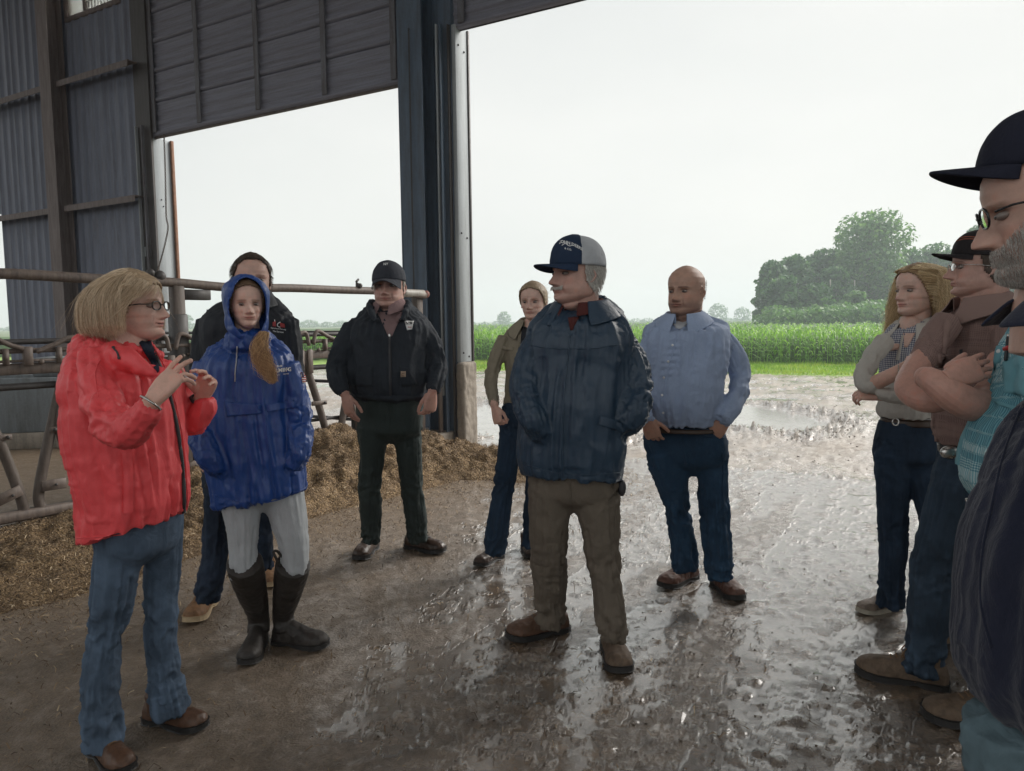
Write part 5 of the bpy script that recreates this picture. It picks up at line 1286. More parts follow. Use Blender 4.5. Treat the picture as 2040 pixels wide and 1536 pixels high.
M_BELT = simple('belt_leather', (.05, .028, .018), .45, bump=.3); M_BELTB = simple('black_belt_leather', (.02, .018, .018), .35, bump=.3)
M_THREADW = simple('white_embroidery', (.75, .75, .74), .7); M_THREADR = simple('red_embroidery', (.38, .05, .05), .7)
def leather(n, c, rough=.5): return simple(n, c, rough, scale=35, var=.35, bump=.35, spec=.45)
M_LB = leather('brown_boot_leather', (.085, .042, .024)); M_LT = leather('tan_boot_leather', (.20, .105, .05), .7); M_LD = leather('dark_boot_leather', (.045, .026, .018), .4); M_LR = leather('reddish_shoe_leather', (.10, .045, .03), .5); M_LM = leather('muddy_boot_leather', (.11, .075, .05), .75)

# ---------------------------------------------------------------- A: red jacket
def p_red():
    t = person('woman in a bright red rain jacket gesturing with both hands', G(270, 1480))
    q = dict(fem=1, smile=1.0, nose=.95, jaw=.98, fat=.12, brow=(.5, .4, .32), lip=(.90, .45, .48), mouth_open=True)
    hd = hd_from_px(262, 610, 2.50, 545, 684, 88, 2, 0)
    red = cloth('red_rain_shell', (.80, .080, .090), .52, .10, 500, .22, .45, wet=.10)
    rows = [(216, 302, 690, 2.52, .8), (178, 322, 700, 2.52, .8), (140, 345, 718, 2.52, .75), (122, 366, 745, 2.5), (118, 374, 800, 2.5), (122, 380, 870, 2.5), (140, 384, 940, 2.5), (150, 387, 1000, 2.5, .8, -20), (152, 385, 1030, 2.5, .8, -44), (152, 383, 1046, 2.5, .8, -50)]
    T, C = full_torso(rows, 78, .78, 2.3)
    s1, l1 = sl_([(190, 716, 2.40, 40), (196, 770, 2.30, 44), (216, 832, 2.20, 46), (252, 858, 2.12, 42), (285, 832, 2.08, 34), (303, 808, 2.06, 25)], joints=((.5, .11, .016), (.92, .04, .007), (.1, .1, .008)), drape=.006, crump=.006)
    s2, l2 = sl_([(330, 735, 2.66, 34), (355, 800, 2.72, 38), (385, 838, 2.72, 33), (405, 812, 2.70, 28), (404, 795, 2.70, 23)], joints=((.55, .09, .013),), drape=.005, crump=.005)
    hood = tube(catmull([P(338, 758, 2.34), P(306, 738, 2.34), P(252, 716, 2.36), P(200, 702, 2.45), P(176, 690, 2.56), P(212, 690, 2.66), P(300, 718, 2.66), P(346, 758, 2.58)], 6), np.interp(np.linspace(0, 1, 43), [0, .2, .5, .8, 1], [.020, .032, .052, .038, .022]), 14)
    hbk = sphere(P(178, 696, 2.55), [.062, .10, .055], 18, 12); stand = tube([P(252, 690, 2.52), P(262, 725, 2.5)], [.070, .10], 24)
    lim = [tl(C, joints=((.98, .05, .006), (.2, .1, .006)), drape=.017, crump=.006, kind='t', vert=3.4), l1, l2]
    jk, bv, (V, F) = garment('rain_jacket', t, [T, s1, s2, hood, hbk, stand], lim, red, .0068, 3, 3, 1.0)
    # gathered hem: small ripples near the lower edge are part of the shell
    strip_on('zip', jk, bv, [(300, 690), (322, 735), (338, 790), (352, 850), (362, 920), (366, 985), (366, 1052)], .012, M_ZIP, 40, .003)
    cord_on('zip_edge', jk, bv, [(306, 690), (329, 735), (345, 790), (359, 850), (368, 920), (372, 985), (372, 1052)], .0022, red, 40, .003)
    strip_on('pocket_flap', jk, bv, [(252, 900), (256, 960), (255, 1022)], .028, red, 20, .004, .004); cord_on('hem_seam', jk, bv, [(152, 1072), (230, 1066), (300, 1054), (380, 1030)], .0018, red, 40, .002)
    cord_on('shoulder_seam', jk, bv, [(200, 715), (190, 745), (196, 790)], .0018, red)
    cord_on('hood_drawcord', jk, bv, [(226, 694), (234, 702), (238, 712)], .003, M_ZIP, 8, .003)
    for a, b_ in ((226, 693), (238, 713)): button(jk, bv, a, b_, .005, M_ZIP, 'eyelet')
    cuff = lambda p0, p1, r, nm: obj(nm, *tube(catmull([p0, (p0 + p1) / 2, p1], 4), [r, r * 1.05, r * 1.06, r * 1.04, r * 1.02, r, r * .98, r * .97, r * .96], 20, cap=False), red, jk)
    # navy top at the neckline
    nav = cloth('navy_knit', (.02, .028, .05), .9); flap_on('navy_top', jk, bv, [(276, 682), (300, 680), (318, 738), (312, 742)], nav, .004, 8, .002)
    jd = denim('faded_blue_denim', (.055, .080, .118), .8)
    L1 = [(182, 292, 1030, 2.46), (184, 284, 1110, 2.46), (177, 268, 1200, 2.46), (172, 250, 1262, 2.46), (160, 243, 1340, 2.46), (157, 246, 1420, 2.46), (160, 250, 1488, 2.46)]
    L2 = [(270, 368, 1030, 2.60), (284, 364, 1110, 2.60), (284, 356, 1200, 2.62), (287, 354, 1270, 2.64), (290, 360, 1330, 2.66), (293, 378, 1395, 2.66), (296, 386, 1420, 2.66)]
    trousers('jeans', t, [(175, 372, 1000, 2.52), (178, 370, 1050, 2.52), (190, 362, 1090, 2.52)], 70, .8, [L1, L2], jd, .0075, 5, 1.0, ((.48, .10, .012), (.9, .16, .016)))
    shoe(t, G(203, 1506), 52, .265, M_LB, M_SOLEB, lace_m=M_LACE); shoe(t, G(322, 1442), 74, .265, M_LB, M_SOLEB, lace_m=M_LACE)
    w1 = P(306, 796, 2.06); x1 = P(352, 742, 2.10) - w1; w2 = P(401, 792, 2.70); x2 = P(423, 735, 2.66) - w2
    h1 = hand(w1, x1, (-.25, -.85, .45), 1, ((2, 8, 6), (8, 16, 10), (34, 32, 18), (40, 34, 20)), 8, .93, (12, 5), P(285, 834, 2.07), .026)
    h2 = hand(w2, x2, (.25, .92, .12), -1, ((38, 34, 20), (30, 34, 22), (36, 36, 22), (42, 36, 22)), 10, .95, (62, 20), P(392, 826, 2.72), .026)
    pel = P(275, 1040, 2.52); ch = P(255, 720, 2.52)
    make_body(t, hd, q, SK3, P(258, 690, 2.50), [h1, h2], core_of(pel, ch, [[P(215, 1240, 2.46), P(200, 1480, 2.46)], [P(320, 1240, 2.63), P(330, 1410, 2.66)]], [[P(190, 760, 2.3), P(262, 850, 2.1)], [P(350, 800, 2.72), P(392, 830, 2.72)]]))
    V, F = tube(catmull([w1 + np.array([math.cos(a) * .0, 0, 0]) for a in (0, 1)], 1), .01, 4) if False else (None, None)
    def ringat(nm, c, ax, r, th, m, par=t, n=24):
        ax = ax / np.linalg.norm(ax); u = np.cross(ax, [0, 0, 1.0]); u /= np.linalg.norm(u); v = np.cross(ax, u); a = np.linspace(0, 2 * math.pi, n + 1); return obj(nm, *tube([c + u * math.cos(k) * r + v * math.sin(k) * r * .85 for k in a], th, 6, cap=False), m, par)
    ringat('bracelet', w1 - x1 / np.linalg.norm(x1) * .012, x1 + [0, 0, -.01], .036, .0035, M_STEEL); ringat('wristband', w2 - x2 / np.linalg.norm(x2) * .01, x2, .034, .006, M_ZIP)
    xn = x1 / np.linalg.norm(x1); ringat('finger_ring', w1 + xn * .098 + np.array([-.25, -.85, .45]) * -.008 + np.array([.02, 0, -.012]), xn, .0105, .002, M_STEEL)
    # hair: bob with a side fringe
    hm = hair_mat('blonde_bob_hair', [(0, (.26, .17, .10)), (.45, (.58, .43, .28)), (1, (.92, .77, .58))]); sm = hair_shell_mat('blonde_bob_base', (.38, .27, .17))
    mask = lambda x, y, z: sstep(.0, .05, z - np.interp(y, [-.5, -.1, .06, .20, .33, .40], [.12, .16, .36, .60, .74, .86]))
    hair_shell(t, hd, q, mask, sm, .028, 'hair')
    rt, nn = scalp_pts(q, 6500, mask, 4, .03); coll = [(np.array([0, -.05, .56]), np.array([.37, .47, .48])), (np.array([0, -.02, .22]), np.array([.27, .34, .30]))]
    part = np.array([.10, .10, .98])
    def drv(p, tt):
        away = p - part; away[:, 2] = 0; fr = away[:, 1] > 0; away[:, 1] *= np.where(fr, .12, 1.0); away[:, 0] += np.where(fr, np.sign(away[:, 0]) * .25, 0); l = np.linalg.norm(away, axis=1)[:, None] + 1e-6; d = away / l * max(0, 1 - 1.6 * tt) * 1.1; d[:, 2] = -.25 - 1.3 * tt; low = p[:, 2] < .25; d[low, :2] += -p[low, :2] * .9
        fz = (p[:, 1] > .16) & (p[:, 2] < .80); d[fz, 0] += np.sign(p[fz, 0]) * 1.2; d[fz, 1] -= 1.1
        if tt < .75: d[bang] = np.array([1.0, -.05, -.35 - .9 * tt])
        return d
    bang = rt[:, 1] > .19
    Ls = np.where(rt[:, 1] > .19, .46, np.interp(rt[:, 2], [.1, .5, 1.0], [.10, .48, .98]))
    X = grow(hd, rt, nn, Ls, 16, drv, coll, 5, .006, 9); strands('hair_strands', t, X, .00042, hm)
    glasses(t, hd, simple('tortoise_frame', (.03, .02, .015), .3, bump=0), .095, .058, .43, .485, .011)
p_red()

# ---------------------------------------------------------------- C: man behind, black jacket
def p_behind():
    t = person('man in a black jacket with short brown hair standing behind the blue hooded woman', G(470, 1200))
    q = dict(nose=1.05, jaw=1.03, brow=(.3, .24, .2)); hd = hd_from_px(502, 558, 3.62, 508, 612, 22)
    blk = cloth('black_softshell', (.016, .019, .026), .6, .2)
    rows = [(468, 540, 592, 3.62, .8), (430, 560, 606, 3.62), (404, 582, 626, 3.62), (396, 590, 655, 3.62), (402, 592, 720, 3.62), (405, 590, 800, 3.62), (402, 592, 900, 3.62), (402, 592, 965, 3.62)]
    T, C = full_torso(rows, 5, .55); s1, l1 = sl_([(416, 640, 3.62, 26), (403, 720, 3.60, 26), (400, 810, 3.56, 24), (408, 890, 3.5, 19)]); s2, l2 = sl_([(570, 640, 3.62, 26), (580, 720, 3.6, 26), (585, 810, 3.56, 22), (578, 890, 3.5, 18)])
    jk, bv, _ = garment('black_jacket', t, [T, s1, s2], [tl(C, joints=((.95, .06, .006),), drape=.006, kind='t'), l1, l2], blk, .009, 3, 21)
    collar('collar', t, P(502, 604, 3.63), .078, .075, 5, blk, .06, .03, 22, .01)
    text_on('lettering', jk, bv, 'Tile Services', 554, 661, 22, M_THREADW, -.12); text_on('lettering', jk, bv, 'Agricultural Farming', 554, 655, 30, M_THREADW, -.12)
    b1 = [flap_on('logo_patch', jk, bv, [(543, 642), (549, 640), (550, 651), (543, 650)], M_THREADR, .003, 5, .001), flap_on('logo_patch', jk, bv, [(558, 643), (567, 646), (567, 653), (558, 652)], M_THREADR, .003, 5, .001)]
    cord_on('logo_stitching', jk, bv, [(547, 637), (548, 650)], .0015, M_THREADW, 6); cord_on('logo_stitching', jk, bv, [(558, 642), (553, 645), (553, 650), (558, 652)], .002, M_THREADW, 8)
    cord_on('zip', jk, bv, [(503, 640), (502, 760), (500, 930)], .004, M_ZIP, 40)
    jd = denim('dark_indigo_denim', (.018, .027, .045), .5)
    L1 = [(402, 470, 950, 3.62), (405, 462, 1040, 3.62), (399, 455, 1110, 3.62), (388, 446, 1165, 3.62), (386, 437, 1196, 3.62)]; L2 = [(480, 552, 950, 3.66), (492, 550, 1020, 3.68), (505, 546, 1080, 3.7), (512, 545, 1132, 3.72)]
    trousers('jeans', t, [(402, 588, 930, 3.62), (408, 572, 980, 3.62)], 5, .6, [L1, L2], jd, .009, 22)
    shoe(t, G(411, 1212), 3, .30, M_LT, M_SOLET, lace_m=M_LACE, wide=1.05); shoe(t, G(535, 1150), 22, .30, M_LT, M_SOLET, lace_m=M_LACE)
    make_body(t, hd, q, SK, P(502, 612, 3.64), [hand(P(408, 898, 3.48), (.1, -.1, -1), (-.6, -.7, 0), 1, (30, 35, 35, 40), fore=P(402, 860, 3.5)), hand(P(577, 898, 3.48), (-.1, -.1, -1), (.6, -.7, 0), -1, (30, 35, 35, 40), fore=P(583, 860, 3.5))], core_of(P(495, 950, 3.62), P(500, 650, 3.62), [[P(425, 1100, 3.62), P(412, 1190, 3.62)], [P(520, 1060, 3.68), P(530, 1130, 3.7)]], [[P(405, 720, 3.6), P(402, 860, 3.5)], [P(580, 720, 3.6), P(583, 860, 3.5)]]), nr=.062)
    mask = lambda x, y, z: sstep(0, .05, z - np.interp(y, [-.5, -.1, .04, .10, .20, .28, .34], [.16, .22, .42, .60, .66, .84, .93])) * (1 - .0 * x)
    hair_shell(t, hd, q, mask, hair_shell_mat('short_brown_hair_base', (.045, .028, .018)), .018, 'hair'); rt, nn = scalp_pts(q, 1800, mask, 6); X = grow(hd, rt, nn, .10, 4, lambda p, tt: np.column_stack([p[:, 0] * .8, np.where(p[:, 2] > .8, .5, -.3), np.full(len(p), -.25)]), [(np.array([0, -.04, .55]), np.array([.33, .43, .45]))], 4)
    strands('hair_strands', t, X, .0006, hair_mat('short_brown_hair', [(0, (.03, .018, .012)), (1, (.10, .065, .04))]))
p_behind()

# ---------------------------------------------------------------- B: blue hooded woman
def p_blue():
    t = person('woman in a royal blue hooded rain jacket, pale leggings and tall rubber boots', G(555, 1300))
    q = dict(fem=1, smile=.7, nose=.92, jaw=.95, brow=(.45, .36, .3), lip=(.85, .55, .55), gaze=.25); hd = hd_from_px(491, 606, 3.2, 552, 650, 26)
    blu = cloth('royal_blue_rain_shell', (.012, .060, .26), .42, .15, 500, .2, .5, wet=.12)
    rows = [(452, 540, 678, 3.22, .8), (425, 560, 690, 3.22, .7), (404, 580, 706, 3.22), (394, 588, 735, 3.22), (396, 588, 790, 3.21), (400, 594, 850, 3.2), (408, 602, 905, 3.2), (414, 609, 950, 3.2, .6, -12), (419, 612, 982, 3.2, .6, -26), (424, 610, 994, 3.2, .6, -32)]
    T, C = full_torso(rows, 8, .60, 2.4)
    s1, l1 = sl_([(412, 724, 3.2, 27), (402, 790, 3.16, 31), (401, 860, 3.10, 31), (416, 908, 3.06, 27), (436, 938, 3.08, 20)], joints=((.55, .12, .014), (.95, .05, .009)), drape=.006, crump=.006); s2, l2 = sl_([(574, 726, 3.22, 23), (590, 790, 3.22, 26), (598, 850, 3.2, 26), (598, 895, 3.14, 23), (584, 930, 3.14, 18)], joints=((.5, .14, .014), (.9, .06, .010)), drape=.006, crump=.006)
    stand = tube([P(495, 664, 3.2), P(496, 695, 3.2)], .092, 22)
    jk, bv, _ = garment('rain_jacket', t, [T, s1, s2, stand], [tl(C, joints=((.97, .04, .008), (.1, .08, .004)), drape=.017, crump=.004, kind='t', vert=3.8), l1, l2], blu, .0075, 3, 31, 1.0, soft=.008)
    # hood
    V, F = head_surface(dict(fem=0, nose=0), 110, 90); V = V.copy(); k = 1.0; c0 = np.array([0, -.05, .5]); Vs = c0 + (V - c0) * [1.30, 1.20, 1.13]; zz = V[:, 2]
    fl = np.clip(.30 - zz, 0, .4); Vs[:, 0] *= 1 + fl * 1.2; Vs[:, 2] -= fl * .55; Vs[:, 1] -= fl * .10
    Vs[:, 1] = np.minimum(Vs[:, 1], .33 + .02 * np.sin(zz * 9)); Fm = Vs[F].mean(1); opening = ((Fm[:, 1] > .235) & ((Fm[:, 0] / .335) ** 2 + ((Fm[:, 2] - .42) / .575) ** 2 < 1)) | (Fm[:, 2] < -.16)
    F2 = F[~opening]; idx, inv = np.unique(F2, return_inverse=True); Lh = Vs[idx]; Lh = Lh + (fbm(Lh * [5, 5, 3], 3, 7) * .012)[:, None] + (1 - np.abs(pn(Lh * [9, 4, 3], 8)))[:, None] ** 3 * .012
    Vh, Fh = evalmesh(hd.w(Lh), [tuple(f) for f in inv.reshape(F2.shape)], [('SOLIDIFY', dict(thickness=.008, offset=-1)), ('SMOOTH', dict(factor=.5, iterations=2)), ('SUBSURF', dict(levels=1, render_levels=1))]); obj('hood', Vh, Fh, blu, jk)
    flap_on('storm_flap', jk, bv, [(447, 800), (521, 806), (520, 824), (452, 830)], blu, .006, 10, .004); flap_on('storm_flap', jk, bv, [(531, 806), (586, 797), (588, 811), (533, 821)], blu, .006, 10, .004)
    cord_on('zip_flap', jk, bv, [(528, 826), (535, 880), (541, 940), (548, 1000)], .004, blu, 40, .001); cord_on('hem_seam', jk, bv, [(424, 985), (480, 1000), (545, 998), (608, 972)], .0022, blu, 40)
    cord_on('hood_drawcord', jk, bv, [(472, 690), (471, 720), (468, 760)], .0028, simple('pale_cord', (.45, .47, .5), .7), 16, .003); strip_on('chest_tab', jk, bv, [(488, 678), (496, 690), (500, 700)], .03, blu, 8, .004)
    text_on('lettering', jk, bv, 'HELMING', 558, 738, 44, M_THREADW, .10, bold=.03); text_on('lettering', jk, bv, 'PAM', 556, 730, 11, M_THREADW, .1); text_on('lettering', jk, bv, 'NYS', 554, 747, 7, M_THREADW, .1); text_on('lettering', jk, bv, 'SENATE', 569, 745, 12, M_THREADW, .1)
    wh = M_THREADW
    fl = [(599, 742), (606, 744), (609, 763), (603, 764)]; f0 = flap_on('flag_patch', jk, bv, fl, wh, .003, 6, .001)
    if f0 is not None:
        for k in range(5):
            a = k / 5; b_ = a + .1; L_ = lambda u, v: tuple((np.array(fl[0]) * (1 - u) + np.array(fl[1]) * u) * (1 - v) + (np.array(fl[3]) * (1 - u) + np.array(fl[2]) * u) * v)
            flap_on('flag_stripe', f0, bv, [L_(0, a), L_(1, a), L_(1, b_), L_(0, b_)], M_THREADR, .005, 4, .001)
        flap_on('flag_canton', f0, bv, [L_(0, 0), L_(.45, 0), L_(.45, .45), L_(0, .45)], simple('navy_embroidery', (.02, .03, .09), .7), .006, 4, .001)
    lg = cloth('pale_grey_legging', (.40, .42, .44), .75, .08, 900, .15)
    L1 = [(434, 520, 985, 3.2), (447, 519, 1040, 3.18), (454, 514, 1090, 3.16), (455, 516, 1125, 3.14), (458, 516, 1150, 3.14)]; L2 = [(522, 609, 985, 3.24), (535, 613, 1030, 3.22), (553, 616, 1080, 3.2), (560, 616, 1118, 3.2), (560, 614, 1140, 3.2)]
    trousers('leggings', t, [(450, 592, 962, 3.2), (444, 600, 988, 3.22)], 8, .62, [L1, L2], lg, .0075, 33, .8, ((.92, .05, .010), (.5, .06, .003)))
    rub = simple('dark_brown_rubber', (.026, .021, .018), .6, scale=14, var=.4, bump=.15)
    b1 = shoe(t, G(515, 1290), 4, .28, rub, M_SOLEB, 'rubber', name='rubber_boot', shaft_top=P(487, 1122, 3.13)); b2 = shoe(t, G(574, 1284), 74, .28, rub, M_SOLEB, 'rubber', name='rubber_boot', shaft_top=P(584, 1124, 3.2))
    obj('pull_loop', *tube(catmull([P(556, 1128, 3.16), P(550, 1112, 3.14), P(545, 1100, 3.14), P(552, 1098, 3.14), P(562, 1110, 3.16)], 5), .006, 8), rub, b2)
    h = hand(P(428, 930, 3.10), (.75, .12, -.55), (-.6, -.75, .1), 1, (38, 42, 45, 48), 4, .9, (25, 30), P(412, 895, 3.04), .028)
    make_body(t, hd, q, SK3, P(494, 676, 3.22), [h], core_of(P(515, 970, 3.2), P(495, 720, 3.22), [[P(485, 1100, 3.15), P(510, 1260, 3.2)], [P(585, 1100, 3.2), P(575, 1260, 3.3)]], [[P(404, 800, 3.16), P(412, 895, 3.04)], [P(590, 800, 3.2), P(598, 900, 3.12)]]), nr=.050)
    hm = hair_mat('light_brown_hair', [(0, (.17, .09, .04)), (.5, (.42, .25, .12)), (1, (.70, .48, .26))])
    mask = lambda x, y, z: sstep(0, .05, z - np.interp(y, [-.5, -.1, .08, .22, .30, .36], [.2, .25, .40, .62, .82, .93])); hair_shell(t, hd, q, mask, hair_shell_mat('light_brown_base', (.13, .08, .045)), .02, 'hair')
    # ponytail falling over the chest
    n = 900; g0 = catmull([P(527, 662, 3.08), P(517, 690, 3.03), P(522, 716, 3.02), P(536, 742, 3.015), P(548, 764, 3.01)], 5); r = np.random.default_rng(9); wdt = np.interp(np.linspace(0, 1, len(g0)), [0, .3, .6, .85, 1], [.010, .019, .022, .018, .009]); off = r.normal(size=(n, 2)) * .55; ph = np.floor(r.uniform(0, 7, n)) * .9
    T, A, B = frames(g0); X = np.zeros((n, len(g0), 3)); ll = r.uniform(.72, 1.0, n)
    for k in range(len(g0)):
        kk = np.minimum(len(g0) - 1, k * ll); lo = kk.astype(int); base = g0[lo] + (g0[np.minimum(lo + 1, len(g0) - 1)] - g0[lo]) * (kk - lo)[:, None]; wv = .8 * np.sin(k * .62 + ph)
        X[:, k] = base + A[k] * ((off[:, 0] + wv) * wdt[k])[:, None] + B[k] * ((off[:, 1] * .6) * wdt[k])[:, None]
    strands('ponytail', t, X, .0008, hm)
p_blue()

# ---------------------------------------------------------------- D: dark work jacket and cap
def p_work():
    t = person('man in a charcoal work jacket and grey cap with his hands at his sides', G(780, 1100))
    q = dict(nose=1.05, jaw=1.08, fat=.35, brow=(.4, .34, .3), eye_y=0); hd = hd_from_px(775, 570, 4.55, 524, 616, -3)
    ch = cloth('charcoal_canvas', (.026, .032, .042), .8, .25, 600, .35)
    rows = [(735, 815, 604, 4.55, .8), (716, 830, 620, 4.55, .7), (697, 850, 636, 4.55), (688, 858, 662, 4.55), (690, 856, 710, 4.53), (692, 856, 750, 4.5), (698, 852, 780, 4.5), (706, 847, 796, 4.5)]
    T, C = full_torso(rows, -10, .66); s1, l1 = sl_([(702, 650, 4.55, 18), (684, 690, 4.5, 21), (670, 735, 4.45, 21), (676, 765, 4.38, 19), (686, 785, 4.34, 13)], joints=((.55, .11, .012), (.93, .05, .008))); s2, l2 = sl_([(842, 650, 4.55, 18), (861, 688, 4.52, 21), (871, 730, 4.48, 20), (867, 762, 4.4, 17), (862, 780, 4.36, 13)], joints=((.5, .12, .014), (.93, .05, .009)))
    hd_ = tube(catmull([P(752, 640, 4.33), P(738, 616, 4.42), P(742, 604, 4.58), P(776, 600, 4.66), P(808, 604, 4.58), P(812, 616, 4.44), P(794, 640, 4.33)], 6), .021, 12)
    jk, bv, _ = garment('work_jacket', t, [T, s1, s2, hd_], [tl(C, joints=((.95, .06, .010), (.2, .1, .006)), drape=.018, crump=.008, kind='t', vert=2.6), l1, l2], ch, .009, 3, 41, 1.0)
    strip_on('hem_band', jk, bv, [(702, 788), (740, 793), (778, 794), (815, 793), (850, 787)], .035, ch, 40, .003)
    strip_on('zip', jk, bv, [(776, 672), (777, 720), (778, 790)], .016, M_ZIP, 30, .003); V, F = box(P(775, 669, 4.30), .006, .004, .016, bev=.002)
    h, _n = hit(bv, 776, 671, .006)
    if h is not None: obj('zip_pull', *box(h, .007, .004, .016, bev=.002), M_STEEL, jk)
    flap_on('pocket', jk, bv, [(796, 728), (812, 733), (832, 766), (800, 770)], ch, .004, 8, .004); flap_on('pocket', jk, bv, [(724, 733), (742, 728), (742, 770), (706, 768)], ch, .004, 8, .004)
    pt = flap_on('label_patch', jk, bv, [(799, 740), (809, 740), (809, 751), (799, 751)], simple('tan_label', (.40, .30, .22), .8), .010, 5, .001)
    if pt: cord_on('label_mark', pt, bv, [(806.5, 743), (802, 744), (802, 748), (806, 748)], .0018, simple('brown_stitch', (.18, .09, .05), .7), 8, .0125)
    sh = flap_on('crest_patch', jk, bv, [(806, 640), (824, 640), (821, 656), (811, 658)], M_THREADW, .003, 7, .0015)
    if sh: text_on('lettering', sh, bv, 'NYM', 815, 645, 13, M_ZIP, 0, off=.0075, bold=.03); cord_on('crest_stitching', sh, bv, [(812, 652), (820, 652)], .002, M_THREADR, 6, .0065)
    # plaid shirt in the opening
    ps = cloth('faded_plaid_shirt', (.26, .17, .17), .85, .2)
    so = flap_on('shirt', jk, bv, [(752, 622), (802, 622), (781, 670), (773, 670)], ps, .004, 8, .002); b_ = bv; collar('shirt_collar', t, P(776, 606, 4.53), .072, .070, -12, ps, .028, .035, 16, .035)
    [button(so, b_, 776, y, .0055, M_ZIP) for y in (640, 654)] if so else None
    pm = cloth('dark_green_work_trouser', (.030, .042, .040), .75, .25, 500, .3)
    L1 = [(708, 776, 850, 4.5), (717, 768, 905, 4.5), (714, 761, 965, 4.52), (716, 761, 1025, 4.56), (721, 757, 1080, 4.58)]; L2 = [(778, 844, 850, 4.52), (790, 841, 905, 4.54), (797, 844, 965, 4.6), (806, 850, 1025, 4.66), (812, 852, 1076, 4.72)]
    _j, _jb, _ = trousers('work_trousers', t, [(707, 846, 785, 4.5), (709, 844, 830, 4.5), (712, 842, 858, 4.5)], -8, .58, [L1, L2], pm, .009, 42, 1.0)
    cord_on('fly_seam', _j, _jb, [(777, 800), (777, 830), (776, 856)], .003, pm, 16, .001)
    shoe(t, G(738, 1098), -9, .31, M_LD, M_SOLEB, lace_m=M_ZIP); shoe(t, G(829, 1094), 60, .31, M_LD, M_SOLEB, lace_m=M_ZIP)
    h1 = hand(P(688, 788, 4.33), (.22, -.1, -1), (-.65, -.75, 0), 1, (14, 18, 22, 26), 4, 1.05, (30, 12), P(678, 765, 4.37)); h2 = hand(P(861, 783, 4.35), (-.15, -.1, -1), (.65, -.75, 0), -1, (30, 38, 42, 45), 4, 1.05, (25, 15), P(867, 762, 4.4))
    make_body(t, hd, q, SK2, P(778, 618, 4.56), [h1, h2], core_of(P(777, 830, 4.5), P(777, 650, 4.55), [[P(740, 960, 4.52), P(738, 1070, 4.58)], [P(818, 960, 4.6), P(832, 1070, 4.72)]], [[P(675, 710, 4.48), P(678, 765, 4.37)], [P(870, 710, 4.5), P(867, 762, 4.4)]]), nr=.068)
    gc = cloth('charcoal_cap_twill', (.040, .045, .058), .85); cp, cb = cap(t, hd, gc, z0=.60, brim_len=.27, curve=.085, high=.02, brim_drop=.06, tilt=-.05)
    text_on('cap_logo', cp, cb, 'NY', 769, 527, 9, M_THREADW, 0, off=.004, bold=.02)
    mask = lambda x, y, z: sstep(0, .05, z - np.interp(y, [-.5, -.1, .04, .10, .2], [.2, .25, .42, .62, .9])); hair_shell(t, hd, q, mask, hair_shell_mat('grey_hair_base', (.20, .18, .16)), .012, 'hair')
p_work()

